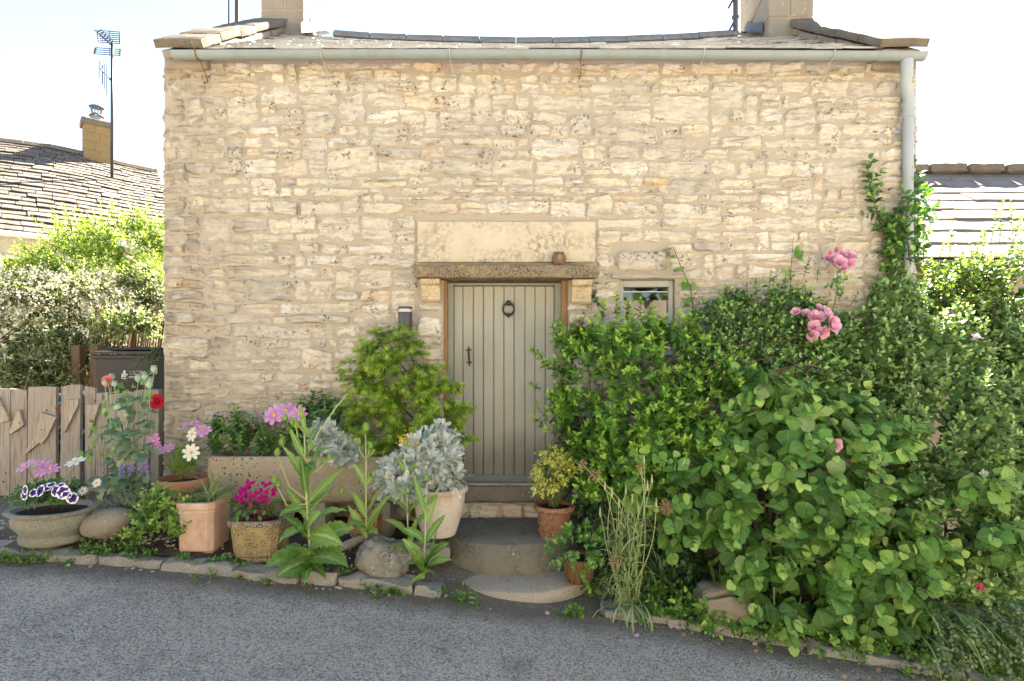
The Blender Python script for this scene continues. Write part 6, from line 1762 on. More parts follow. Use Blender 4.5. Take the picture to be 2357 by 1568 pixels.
P = np.array(c)+r_.normal(0, .014, (60, 3)); leaves_obj('florets', T_BRACT, (P, r_.normal(0, 1, P.shape), FR+r_.normal(0, .6, P.shape), np.full(60, .014), r_.uniform(0, 1, 60)), M['valerian'], vl)
m_ = MB(); m_.tube([at(2290, 1460, -1.2), at(2270, 1400, -1.28), c], [.004, .003, .002], 5); m_.build('stem', M['stem'], vl)

# ---------------------------------------------------------------- shrubs beyond the gate
L_CO2 = m_leaf('cream_cotoneaster_leaf', (.040, .072, .026), (.10, .150, .055), (.36, .38, .22), .42, .42, .5, back=(.36, .38, .28))
L_LIM = m_leaf('lime_shrub_leaf', (.09, .17, .03), (.23, .36, .06), (.46, .55, .16), .5, .45, .4)
gm0 = ground_min
ground_min = lambda x, y: np.full(np.shape(x), -1.15)
shrub('cotoneaster', 'big domed cotoneaster bush with pale sunlit top behind the gate', [(150, 720, 2.9, 170, 95, .9), (40, 760, 2.6, 130, 100, .8), (270, 720, 3.0, 100, 70, .6), (110, 810, 2.4, 150, 90, .6), (-60, 760, 2.6, 120, 110, .8), (330, 680, 3.1, 70, 70, .5), (60, 860, 1.9, 110, 50, .35), (170, 835, 2.1, 70, 60, .35), (-20, 850, 2.0, 80, 60, .4), (300, 745, 2.15, 80, 45, .25)],
      2100, 13, .36, .056, T_OV, L_CO2, 41, d_up=.25, d_rand=.5, fill=4200, stem='stem_pale', tint=(.05, .95), tj=.28, front=.6, stemr=.004, droop=.3, lump=.3, nbr=0)
ce = ells([(150, 725, 2.9, 165, 85, .9), (40, 770, 2.6, 130, 85, .8), (270, 720, 3.0, 95, 65, .6)])
P, N_ = sample(ce, 1500, r_, (.98, 1.18), front=.5, below=-.2)
P2 = (P[:, None]+r_.normal(0, .018, (len(P), 7, 3))).reshape(-1, 3)
leaves_obj('flower_clusters', [leaf_t([.2, .4, .2], .1, 0)], (P2, r_.normal(0, 1, P2.shape), FR+UP+r_.normal(0, .6, P2.shape), np.full(len(P2), .025), r_.uniform(0, 1, len(P2))), m_petal('cream_blossom', (.58, .55, .42), (.74, .72, .60)), bpy.data.objects['cotoneaster.001'])
shrub('lime_shrub', 'lime-green shrub with spiky shoots rising behind the domed bush', [(240, 580, 3.7, 130, 75, .7), (330, 560, 3.8, 70, 70, .5), (150, 610, 3.6, 100, 50, .6), (330, 640, 3.4, 60, 60, .4), (80, 640, 3.6, 80, 40, .5)],
      760, 12, .42, .095, T_LAN, L_LIM, 42, d_up=1.0, d_rand=.5, nbr=3, fill=900, stem='stem_red', tint=(.1, .9), tj=.2, front=.8,
      tops=[(240, 540, 3.7, .6, 0), (300, 520, 3.7, .55, .1), (190, 560, 3.6, .5, -.1), (345, 530, 3.7, .5, 0), (270, 530, 3.7, .6, .15), (335, 520, 3.7, .62, .2), (150, 575, 3.6, .4, -.3), (215, 550, 3.7, .5, 0), (110, 600, 3.6, .35, -.2), (360, 560, 3.6, .5, .1)])
ground_min = gm0
climber('rosemary', 'feathery blue-green sprays arching down in front of the black bin', [[(372, 800, .55), (350, 808, .5), (318, 838, .45), (290, 868, .42)], [(372, 800, .55), (345, 820, .5), (338, 870, .45), (334, 905, .42)], [(368, 815, .5), (352, 850, .45), (345, 890, .42)], [(360, 800, .5), (330, 825, .45), (312, 862, .42)]], .030, T_LAN, m_leaf('rosemary_leaf', (.03, .075, .045), (.06, .13, .075), (.14, .22, .12), .2), 43, nl=9, step=.03, L=.09, d_up=.7)
# ---------------------------------------------------------------- plants in the pots and along the kerb
L_GRN = m_leaf('fresh_leaf', (0.049, 0.133, 0.028), (0.119, 0.266, 0.049), (0.280, 0.476, 0.098), .28, .5, .35)
L_MINT = leafmat('mint_leaf', (0.033, 0.112, 0.045), (0.075, 0.203, 0.075), (0.195, 0.375, 0.120), .22, .5, .4)
L_BALM = leafmat('lemon_balm_leaf', (0.068, 0.162, 0.034), (0.162, 0.311, 0.061), (0.378, 0.513, 0.121), .3, .55, .3)
L_FEA = m_leaf('feathery_leaf', (0.096, 0.192, 0.036), (0.180, 0.324, 0.060), (0.360, 0.504, 0.120), .3, .6, .2)
L_PET = m_leaf('petunia_leaf', (0.042, 0.119, 0.028), (0.098, 0.224, 0.049), None, .25, .5, .35)
L_SIL = m_leaf('silver_leaf', (.34, .40, .37), (.56, .62, .60), (.76, .80, .78), .15, .7, .2)
L_SIL2 = m_leaf('silver_leaf_old', (0.169, 0.260, 0.195), (0.338, 0.416, 0.364), None, .15, .7, .2)
L_MAP = leafmat('maple_leaf', (.10, .21, .025), (.24, .40, .05), (.46, .56, .10), .40, .5, .3)
L_TEA = m_leaf('teasel_leaf', (0.072, 0.181, 0.029), (0.131, 0.290, 0.051), (0.232, 0.406, 0.087), .25, .42, .4, vein=True, ribw=.24, ribk=.85)
L_POP = m_leaf('poppy_leaf', (0.101, 0.176, 0.101), (0.189, 0.284, 0.162), (0.405, 0.446, 0.189), .2, .55, .3)
L_GRS = m_leaf('grass_blade', (0.104, 0.195, 0.065), (0.234, 0.351, 0.143), (0.494, 0.546, 0.260), .25, .5, .3)
L_LAV = m_leaf('lavender_leaf', (0.168, 0.252, 0.168), (0.280, 0.364, 0.252), None, .15, .6, .25)
L_WEED = m_leaf('weed_leaf', (0.041, 0.135, 0.024), (0.108, 0.257, 0.041), (0.243, 0.405, 0.081), .28, .5, .35)
M['pink'] = m_petal('pink_cosmos_petal', (.62, .22, .56), (.74, .42, .72)); M['whitep'] = m_petal('white_cosmos_petal', (.80, .82, .74), (.86, .86, .84))
M['yellow'] = simple('yellow_centre', (.72, .40, .02), .7, var=.3, nscale=200); M['gold'] = simple('golden_florets', (.80, .52, .03), .7, var=.25, nscale=160)
M['red'] = m_petal('crimson_poppy_petal', (.38, .006, .02), (.56, .02, .05)); M['coral'] = m_petal('coral_poppy_petal', (.62, .10, .09), (.74, .24, .21))
M['magenta'] = m_petal('magenta_bract', (.36, .004, .15), (.56, .02, .27)); M['lav'] = m_petal('lavender_floret', (.26, .16, .50), (.42, .30, .66))
M['podm'] = simple('poppy_pod', (.32, .42, .30), .6, var=.2)
def petunia_mat():
    m = Mt('petunia_petal'); t = m.attr('tint')
    c = m.ramp(t, [(0, (.012, .004, .03)), (.35, (.045, .012, .16)), (.62, (.06, .02, .22)), (.72, (.72, .70, .76)), (1, (.82, .81, .84))])
    return m.done(m.bsdf(c, .6, spec=.2))
M['petunia'] = petunia_mat()
M['tealleaf'] = m_leaf('teasel_bract', (.14, .24, .06), (.30, .38, .14), None, .2, .5, .3)
M['teahead'] = simple('teasel_head', (.17, .30, .06), .7, var=.45, nscale=140, bump=.004)
rr_ = np.random.default_rng(77)
def A3(v): return np.array(v, float)
def line_stem(mb, a, b, r=.003, sag=.03, n=5):
    a, b = Vector(a), Vector(b); pts = []
    off = Vector((U(-1, 1), U(-.6, .6), 0))*sag
    for k in range(n):
        f = k/(n-1); pts.append(a.lerp(b, f)+off*math.sin(math.pi*f))
    mb.tube(pts, np.linspace(r, r*.55, n).tolist(), 5); return pts
def feathery(root, base, H, spread, n, seed, mat=None, tint=(.2, .9)):
    """thread-like cosmos foliage"""
    r_ = np.random.default_rng(seed); base = A3(base); P, X = [], []
    for k in range(n):
        d = nrm(A3([r_.normal(0, .5), r_.normal(0, .4)-.1, 1])); l = H*r_.uniform(.3, 1)
        p = base+d*l*A3([spread/H, spread/H, 1])+A3([r_.normal(0, spread*.25), r_.normal(0, spread*.2), 0])
        for q in range(14):
            P.append(p+r_.normal(0, .012, 3)); X.append(nrm(d*.5+r_.normal(0, .6, 3)))
    P, X = np.array(P), np.array(X)
    leaves_obj('foliage', [leaf_t([.018, .022, .004], 0, .2)], (P, X, r_.normal(0, 1, P.shape), H*.22*r_.uniform(.5, 1.1, len(P)), r_.uniform(*tint, len(P))), mat or L_FEA, root, seed=seed)
def cosmos_flower(root, px, py, Y, rpx, mat, base, mb, face=None, seed=0):
    c = at(px, py, Y); r = rpx/FOC*(Y-EYE_Y)
    f = face if face is not None else [U(-.5, .5), -.75, U(.3, .9)]
    flower(root, c, f, r, [(8, 1.0, .12, 0)], T_PET8, mat, r*.20, M['yellow'], seed=seed)
    line_stem(mb, base, c-Vector(f).normalized()*.008, .0028, .03)

# --- bowl: petunias, cosmos, daisies
pt = thing('petunia_plant', 'white-edged dark purple petunias filling the stone bowl', 'flowers', tuple(BOWL))
r_ = np.random.default_rng(51)
P, N_ = sample(ells([(118, 1148, -.92, 76, 40, .20)]), 240, r_, (.6, 1), front=.7, below=-.2)
leaves_obj('foliage', T_OV, shoot_leaves(P-N_*.05, nrm(N_+UP*.4), .10, 5, .042, r_), L_PET, pt)
for k, (px, py, rp, f) in enumerate([(145, 1133, 15, [.1, -1, .25]), (128, 1130, 13, [-.3, -1, .3]), (166, 1146, 13, [.2, -1, .1]), (153, 1139, 10, [.5, -1, -.2]), (93, 1130, 13, [-.4, -1, .5]), (108, 1122, 11, [.1, -.8, .9]), (58, 1128, 11, [-.5, -1, .1]), (56, 1141, 10, [-.2, -1, 0]), (140, 1120, 9, [.3, -1, .6]), (76, 1135, 9, [-.1, -1, .4]), (118, 1116, 9, [0, -.5, 1])]):
    c = at(px, py, -1.16+.03*(k % 3)); r = rp/FOC*4.1
    flower(pt, c, f, r, [(5, 1.0, .18, 0)], [leaf_t([.10, .42, .62, .66, .52, .30], .05, .25, .05, .06, 3)], M['petunia'], name='petunia_flower', seed=500+k)
cp_ = thing('cosmos_plant', 'pink cosmos with one white bloom growing out of the stone bowl', 'flowers', tuple(BOWL+Vector((0, .03, 0))))
m_ = MB(); b0 = BOWL+Vector((-.02, .02, 0))
for k, (px, py, rp, mt, f) in enumerate([(58, 1073, 21, 'pink', [-.35, -.5, .8]), (98, 1065, 18, 'pink', [0, -.3, 1]), (97, 1082, 19, 'pink', [-.1, -.7, .7]), (116, 1080, 19, 'pink', [.2, -.5, .9]), (174, 1063, 21, 'whitep', [-.1, -.35, .9])]):
    cosmos_flower(cp_, px, py, -.95, rp, M[mt], b0+Vector((.10 if k == 4 else U(-.04, .04), U(-.03, .03), 0)), m_, f, 520+k)
m_.build('stems', M['stem_red'], cp_, kind='stuff'); feathery(cp_, b0, .22, .10, 34, 52); feathery(cp_, BOWL+Vector((.15, .02, 0)), .24, .03, 12, 53, tint=(.5, 1))
da = thing('daisy', 'two white ox-eye daisies leaning on thin stems between bowl and boulder', 'flowers', tuple(at(240, 1240, -.98)))
m_ = MB()
for k, (px, py, bx) in enumerate([(222, 1112, 215), (190, 1130, 245)]):
    c = at(px, py, -1.0); flower(da, c, [.1, -1, .55], .036, [(18, 1.0, .05, 0)], T_DAI, M['whitep'], .011, M['yellow'], seed=540+k); line_stem(m_, at(bx, 1245, -.97), c, .0028, .02)
m_.build('stems', M['stem'], da, kind='stuff')

# --- poppies and spires by the gate
pp_ = thing('poppy_plant', 'tall grey-green poppies with seed pods and two double red blooms', 'flowers', tuple(at(285, 1150, -.45)))
r_ = np.random.default_rng(55); m_ = MB(); bs = [at(270, 1165, -.45), at(310, 1160, -.45), at(290, 1170, -.5)]
pods = [(256, 869, 10, .3), (263, 884, 8, 0), (241, 882, 7, .1), (318, 871, 11, 0), (333, 868, 9, .2), (343, 886, 10, 0), (346, 877, 9, .2), (354, 850, 10, .1), (271, 938, 11, 0), (292, 946, 10, .1), (290, 955, 8, .1)]
for k, (px, py, rp, _) in enumerate(pods):
    c = at(px, py, -.42-.1*(k % 3)); r = rp/FOC*4.8*.75
    b = MB(); b.lathe([(1e-4, -r*1.2), (r*.35, -r*1.1), (r*.9, -.3*r), (r*.95, .2*r), (r*.7, .75*r), (r*.45, .9*r), (r*.9, 1.0*r), (r*.85, 1.12*r), (1e-4, 1.2*r)], c, 12); b.build('seed_pod', M['podm'], pp_, smooth=True, angle=40)
    line_stem(m_, bs[k % 3]+Vector((U(-.05, .05), 0, .1)), c-Vector((0, 0, r)), .004, .05, 7)
for k, (px, py, rp, mt) in enumerate([(247, 877, 13, 'coral'), (361, 925, 17, 'red')]):
    c = at(px, py, -.5); r = rp/FOC*4.7
    flower(pp_, c, [.1, -1, .2], r, [(10, 1.0, .35, 0), (9, .9, .8, 0), (8, .75, 1.2, 0)], T_FRILL, M[mt], name='poppy_bloom', seed=560+k)
    line_stem(m_, bs[k], c, .004, .05, 7)
m_.build('stems', M['podm'], pp_, kind='stuff')
P, X, N_, S, t = [], [], [], [], []
for k in range(120):
    f = r_.uniform(0, 1)**1.0; b = bs[k % 3]; p = at(250+100*r_.uniform(), 1160-250*f, -.50-.1*r_.uniform()); g = r_.uniform(0, 6.28)
    P.append(p); X.append((math.cos(g), -abs(math.sin(g))*.8, r_.uniform(-.3, .5))); N_.append((r_.normal(0, .3), -.5+r_.normal(0, .3), .9)); S.append(.15*(1.15-.6*f)*r_.uniform(.7, 1.2)); t.append(np.clip(.55-.3*f+r_.normal(0, .3), 0, 1))
leaves_obj('foliage', [leaf_t([.10, .24, .14, .30, .18, .30, .15, .2, .05], .15, d, .3, .18, 140+i) for i, d in enumerate((.4, .8, 1.2))], tuple(np.array(q) for q in (P, X, N_, S, t)), L_POP, pp_)
# light stems filling behind the poppies: nasturtium-like broad leaves
nf = thing('broad_leaf_weed', 'fresh green broad-leaved shoot among the poppies at the gate top', 'plant', tuple(at(310, 1150, -.3)))
P, N_ = sample(ells([(310, 905, -.30, 45, 32, .1), (235, 985, -.32, 30, 60, .08), (215, 1040, -.35, 30, 40, .08)]), 60, r_, (.4, 1), front=.8)
leaves_obj('foliage', T_OV+T_LOB2, (P, nrm(N_+r_.normal(0, .4, P.shape)), UP*.7+FR+r_.normal(0, .3, P.shape), .08*r_.uniform(.6, 1.1, len(P)), r_.uniform(.2, 1, len(P))), L_GRN, nf)
m_ = MB()
for k in range(5): line_stem(m_, at(300, 1150, -.3), at(280+12*k, 900, -.3), .004, .05)
m_.build('stems', M['stem'], nf, kind='stuff')
lv = thing('lavender', 'grey needle-leaved plant with violet flower spires beside the boulder', 'plant', tuple(at(300, 1200, -.6)))
P0 = np.array([at(295+r_.uniform(-25, 35), 1190+r_.uniform(-10, 20), -.66+r_.uniform(-.06, .06)) for _ in range(46)]); D = nrm(A3([0, -.2, 1])+r_.normal(0, .35, P0.shape))
leaves_obj('foliage', [leaf_t([.05, .06, .05, .0], .1, .2)], shoot_leaves(P0, D, .27, 26, .05, r_, ang=(1.0, .7), tint=(.1, .9), tj=.2), L_LAV, lv); stems_obj('stems', P0, P0+D*.27, .002, M['stem_pale'], lv)
for k, (px, py) in enumerate([(283, 1078), (298, 1082), (305, 1072), (277, 1084), (333, 1075), (322, 1082), (337, 1084)]):
    c = A3(at(px, py, -.72)); P = c+np.stack([r_.normal(0, .007, 26), r_.normal(0, .007, 26), np.linspace(-.05, .05, 26)], 1)
    leaves_obj('flower_spike', T_BRACT[:1], (P, r_.normal(0, 1, P.shape), r_.normal(0, 1, P.shape), np.full(26, .015), r_.uniform(0, 1, 26)), M['lav'], lv, kind=None)

# --- lemon balm
lb_ = thing('lemon_balm', 'bright lemon balm spilling down beside the pale square pot', 'herb', tuple(at(345, 1240, -.85)))
E = ells([(345, 1190, -.92, 48, 50, .15), (375, 1160, -.85, 36, 45, .12), (325, 1225, -.98, 38, 25, .1), (395, 1190, -.9, 30, 50, .1)])
P, N_ = sample(E, 75, r_, (.5, 1), front=.4); D = nrm(N_+UP*.9+r_.normal(0, .25, P.shape))
leaf_parts('leaf', T_MINT, shoot_leaves(P-D*.09, D, .17, 9, .052, r_, opp=True, tint=(.1, .9), tj=.2, droop=.2), L_BALM, lb_, 160, 5); stems_obj('stems', P-D*.12, P+D*.08, .0025, M['stem_pale'], lb_)
# --- grass tuft + weed in the square pot
gtf = thing('grass_tuft', 'fine pale grass tuft growing in the tall square pot', 'grass', tuple(SQ+Vector((.04, .02, 0))))
S_ = Strips()
for k in range(170):
    d = nrm(A3([r_.normal(.05, .5), r_.normal(0, .4), 1])); pts = blade_pts(SQ+Vector((.06+r_.normal(0, .026), .02+r_.normal(0, .026), 0)), d, r_.uniform(.20, .36), r_.uniform(.8, 2.1), 6); S_.add(pts, .0026*A3([1, 1, 1, .8, .5, .1]), nrm(np.cross(d, r_.normal(0, 1, 3))), r_.uniform(.1, 1))
S_.build('blades', L_GRS, gtf, kind='stuff')
wdp = thing('pot_weed', 'small weed leaning over the left rim of the tall square pot', 'weed', tuple(SQ+Vector((-.08, -.02, 0))))
P = np.array([SQ+Vector((r_.uniform(-.12, .0), r_.uniform(-.1, .06), 0)) for _ in range(12)]); D = nrm(A3([-.4, -.2, 1])+r_.normal(0, .4, P.shape))
leaves_obj('foliage', T_OV, shoot_leaves(P, D, .15, 7, .035, r_, opp=True), L_WEED, wdp); stems_obj('stems', P, P+D*.15, .002, M['stem'], wdp)
# --- cosmos in the round pot
c2 = thing('cosmos_plant', 'pink and white cosmos in the round brown pot by the trough', 'flowers', tuple(CP))
m_ = MB()
for k, (px, py, rp, mt, f) in enumerate([(440, 976, 20, 'pink', [-.1, -.3, 1]), (467, 992, 18, 'pink', [.2, -.6, .7]), (442, 1000, 17, 'whitep', [-.4, -.9, .3]), (352, 1014, 18, 'pink', [-.2, -.8, .5]), (384, 1033, 18, 'pink', [0, -.5, .9]), (440, 1042, 19, 'whitep', [.2, -1, .15]), (358, 1022, 12, 'pink', [.3, -.9, -.3])]):
    cosmos_flower(c2, px, py, -.52, rp, M[mt], CP+Vector((U(-.05, .05), U(-.04, .04), 0)), m_, f, 580+k)
m_.build('stems', M['stem'], c2, kind='stuff'); feathery(c2, CP, .34, .14, 100, 57, tint=(.1, .9))
# --- bougainvillea
bg = thing('bougainvillea', 'magenta bougainvillea in a dark pot set into the ochre stone pot', 'flowers', tuple(ST))
m_ = MB(); m_.lathe([(.07, -.02), (.10, .045), (.105, .05), (.10, .055), (.09, .05), (.088, .03), (1e-4, .03)], ST+Vector((.0, -.03, 0)), 20); m_.build('inner_pot', simple('plum_pot', (.09, .01, .035), .5), bg, smooth=True, angle=40)
m_ = MB(); tipc = []
for k in range(9):
    e = at(548+U(0, 85), 1115+U(0, 45), -.88+U(-.06, .06)); line_stem(m_, ST+Vector((U(-.03, .03), -.03, 0)), e, .003, .03)
m_.tube([ST+Vector((.03, -.05, 0)), ST+Vector((.03, -.05, .17))], .004, 5); m_.build('stems', M['stem_red'], bg, kind='stuff')
P, N_ = sample(ells([(578, 1143, -.90, 38, 22, .10), (590, 1120, -.90, 20, 18, .07), (618, 1130, -.88, 22, 22, .07), (556, 1158, -.92, 18, 14, .05)]), 46, r_, (.75, 1.05), front=.6)
for k in range(46):
    flower(bg, P[k], nrm(N_[k]+FR*.5+r_.normal(0, .3, 3)), .031, [(3, 1.0, .75, 0)], T_BRACT, M['magenta'], name='bract', seed=600+k)
P, N_ = sample(ells([(585, 1165, -.88, 52, 26, .12)]), 50, r_, (.6, 1), front=.6)
leaves_obj('foliage', T_OV, (P, nrm(N_+r_.normal(0, .4, P.shape)), UP+FR*.4+r_.normal(0, .3, P.shape), .06*r_.uniform(.6, 1.1, 50), r_.uniform(0, .6, 50)), L_GRN, bg)

# --- mint and cosmos in the trough
def mint(name, label, E, K, seed, mat=L_MINT, n=200, size=.060, L=.21, tops=()):
    r_ = np.random.default_rng(seed); EE = ells(E); root = thing(name, label, 'herb', tuple(EE[0][0]))
    P, N_ = sample(EE, K, r_, (.5, 1), front=.5, below=-.5); D = nrm(N_*.6+UP*1.1+r_.normal(0, .2, P.shape)); Ls = L*r_.uniform(.7, 1.1, K)
    for (px, py, Y) in tops: P = np.vstack([P, at(px, py, Y)]); D = np.vstack([D, nrm(A3([.02, -.05, 1]))]); Ls = np.append(Ls, .22)
    leaf_parts('leaf', T_MINT, shoot_leaves(P-D*.1, D, Ls, 10, size, r_, opp=True, tint=(.1, .8), tj=.18, droop=.25, ang=(1.3, .7), taper=.45), mat, root, n, seed); stems_obj('stems', P-D*.14, P-D*.1+D*Ls[:, None], .003, M['stem'], root)
mint('mint', 'dark green mint at the near end of the trough, under the cosmos', [(548, 995, -.26, 58, 52, .12), (512, 1005, -.26, 36, 42, .1), (600, 1015, -.28, 34, 32, .1)], 84, 61, tops=[(500, 985, -.25), (505, 978, -.25)])
mint('mint', 'taller dark mint in the trough beside the maple', [(715, 975, -.22, 52, 68, .1), (750, 955, -.2, 42, 50, .09), (680, 1005, -.25, 36, 36, .09)], 76, 62, tops=[(705, 940, -.22), (735, 955, -.22), (760, 945, -.2)])
c3 = thing('cosmos_plant', 'pale pink cosmos flowering in the trough against the wall', 'flowers', tuple(at(630, 1045, -.25)))
m_ = MB()
for k, (px, py, rp, f) in enumerate([(632, 955, 24, [-.1, -.9, .4]), (658, 945, 22, [.1, -.7, .7]), (674, 958, 15, [.2, -.6, .8]), (688, 952, 18, [.4, -.9, .3]), (618, 966, 14, [-.2, -.6, -.6]), (576, 977, 14, [-.4, -.7, -.6]), (597, 954, 10, [-.3, -.4, -.8]), (690, 955, 12, [0, -1, 0])]):
    cosmos_flower(c3, px, py, -.30, rp, M['pink'], at(615+U(-15, 25), 1050, -.25), m_, f, 620+k)
m_.build('stems', M['stem_red'], c3, kind='stuff'); feathery(c3, at(640, 1050, -.26), .26, .16, 60, 63, tint=(0, .5))

# --- silver ragwort
def ragwort(name, label, E, K, seed, size=.10, L_sh=.10, yellow=(), drop=0, stems_to=None):
    r_ = np.random.default_rng(seed); EE = ells(E); root = thing(name, label, 'plant', stems_to or tuple(EE[0][0]))
    P, N_ = sample(EE, K, r_, (.45, 1.0), front=.5, below=-.9, lump=.25); D = nrm(N_+UP*.6+r_.normal(0, .3, P.shape))
    leaves_obj('foliage', T_DUS, shoot_leaves(P-D*.05, D, L_sh, 7, size, r_, droop=.15, tint=(.1, 1), tj=.25, up=.5, out=.5, ang=(.8, .3)), L_SIL, root, seed=seed)
    P2, N2 = sample(EE, K//3, r_, (.3, .8), front=.6); leaves_obj('old_foliage', T_DUS, (P2, nrm(N2-UP*.5+r_.normal(0, .4, P2.shape)), FR+r_.normal(0, .4, P2.shape), size*.9*np.ones(len(P2)), r_.uniform(0, 1, len(P2))), L_SIL2, root)
    stems_obj('stems', P-D*.14, P+D*.04, .003, simple('silver_stem', (.45, .48, .42), .8), root)
    m_ = MB(); n = 0
    for (px, py, Y, rp) in yellow:
        c = A3(at(px, py, Y)); r = rp/FOC*(Y-EYE_Y)
        for k in range(34):
            q = c+r_.normal(0, 1, 3)*A3([.5, .4, .38])*r; b = MB()
            m_.lathe([(1e-4, -.004), (.0075, 0), (.006, .006), (1e-4, .008)], q, 7)
        line_stem(m_ if False else MB(), c, c)
    if yellow: m_.build('flower_heads', M['gold'], root, kind='stuff')
    if yellow:
        m_ = MB()
        for (px, py, Y, rp) in yellow: line_stem(m_, at(px, py+60, Y+.02), at(px, py+6, Y), .003, .01)
        m_.build('flower_stalks', simple('silver_stalk', (.5, .52, .45), .8), root, kind='stuff')
    return root
ragwort('silver_ragwort', 'silver ragwort spilling over the front of the stone trough', [(758, 1005, -.40, 38, 30, .10), (792, 1042, -.44, 30, 28, .09), (735, 1000, -.38, 20, 22, .07)], 62, 71, .072)
ragwort('silver_ragwort', 'large silver ragwort with yellow flowers in the limed pot', [(985, 1065, -.66, 62, 52, .20), (935, 1100, -.74, 52, 46, .16), (1005, 1030, -.62, 40, 40, .14), (905, 1098, -.74, 34, 32, .12), (1025, 1095, -.70, 30, 30, .10)], 185, 72, .080, .11, [(941, 1008, -.70, 17), (924, 1013, -.70, 9), (939, 1021, -.70, 11), (885, 1095, -.8, 6), (955, 1021, -.70, 7)])
# loose dead stalks over the rim
dg = thing('dried_stalk', 'curled bleached ragwort stalk hanging over the limed pot rim', 'stalk', tuple(at(1045, 1130, -.82)))
m_ = MB()
for k in range(6):
    a = at(1035+U(-5, 10), 1122, -.84); m_.tube([a, a+Vector((.01+U(0, .03), -.03, .0)), a+Vector((.02+U(-.02, .06), -.04, -.05)), a+Vector((.03+U(-.02, .05), -.04, -.09-U(0, .03)))], [.0035, .003, .003, .002], 5)
m_.build('stalk', simple('bleached_stalk', (.55, .52, .44), .8), dg)
# lichened twig and pot plant shreds at the right of the limed pot
tw_ = thing('dead_branch', 'grey dead branch stub standing behind the limed pot', 'branch', tuple(at(1048, 1100, -.5)))
m_ = MB(); m_.tube([at(1040, 1125, -.55), at(1046, 1085, -.52), at(1050, 1052, -.5)], [.014, .013, .009], 6); m_.build('branch', M['twig'], tw_)

# --- Japanese maple
mp_ = thing('japanese_maple', 'small Japanese maple with green star-shaped leaves beside the door', 'tree', tuple(at(940, 1190, -.22)))
E = ells([(880, 800, -.22, 48, 48, .14), (920, 850, -.28, 90, 52, .20), (850, 880, -.25, 68, 44, .16), (960, 930, -.32, 88, 45, .20), (860, 960, -.28, 80, 42, .18), (1010, 950, -.36, 62, 30, .16), (940, 1000, -.34, 96, 34, .2), (1030, 1000, -.40, 42, 20, .12), (850, 1010, -.3, 55, 34, .12), (930, 790, -.2, 36, 24, .1), (1005, 890, -.3, 40, 18, .1)])
r_ = np.random.default_rng(73)
P, N_ = sample(E, 250, r_, (.5, 1.0), front=.55, lump=.25); D = nrm(N_*A3([1, .8, .3])+UP*.1+r_.normal(0, .3, P.shape))
for (px, py, Y, dx) in [(945, 770, -.2, .2), (935, 750, -.18, -.1), (1050, 925, -.4, 1), (1070, 935, -.4, .9), (1065, 1000, -.42, .9), (1075, 1008, -.42, .8), (810, 830, -.2, -1), (800, 870, -.2, -1), (965, 810, -.2, .8), (1040, 880, -.33, .9), (870, 765, -.2, -.2)]:
    P = np.vstack([P, at(px, py, Y)]); D = np.vstack([D, nrm(A3([dx, -.2, .1]))])
Lm = shoot_leaves(P-D*.09, D, .20, 10, .066, r_, opp=True, ang=(1.0, .4), droop=.42, up=.75, out=.45, tint=(.1, .85), tj=.18, taper=.3)
leaf_parts('leaf', T_MAP, Lm, L_MAP, mp_, 300, 74); stems_obj('twigs', P-D*.16, P+D*.11, .0028, M['stem_red'], mp_)
m_ = MB(); g = at(950, 1190, -.22)
m_.tube([g, at(958, 1080, -.22), at(965, 1000, -.22), at(955, 920, -.22)], [.022, .018, .014, .009], 7); m_.build('trunk', simple('maple_bark', (.20, .17, .06), .8, var=.3), mp_, smooth=True)
m_ = MB()
for px, py, Y in ((880, 800, -.2), (920, 850, -.26), (850, 880, -.22), (1010, 950, -.32), (860, 960, -.25), (940, 1000, -.3), (1030, 1000, -.36), (930, 780, -.2), (1005, 890, -.28), (830, 930, -.24)):
    b = at(960+U(-6, 6), min(1080, py+90), -.22); m_.tube([b, b.lerp(at(px, py, Y), .5)+Vector((0, -.02, .05)), at(px, py, Y)], [.009, .006, .003], 5)
m_.build('limbs', M['twig'], mp_, kind='stuff')

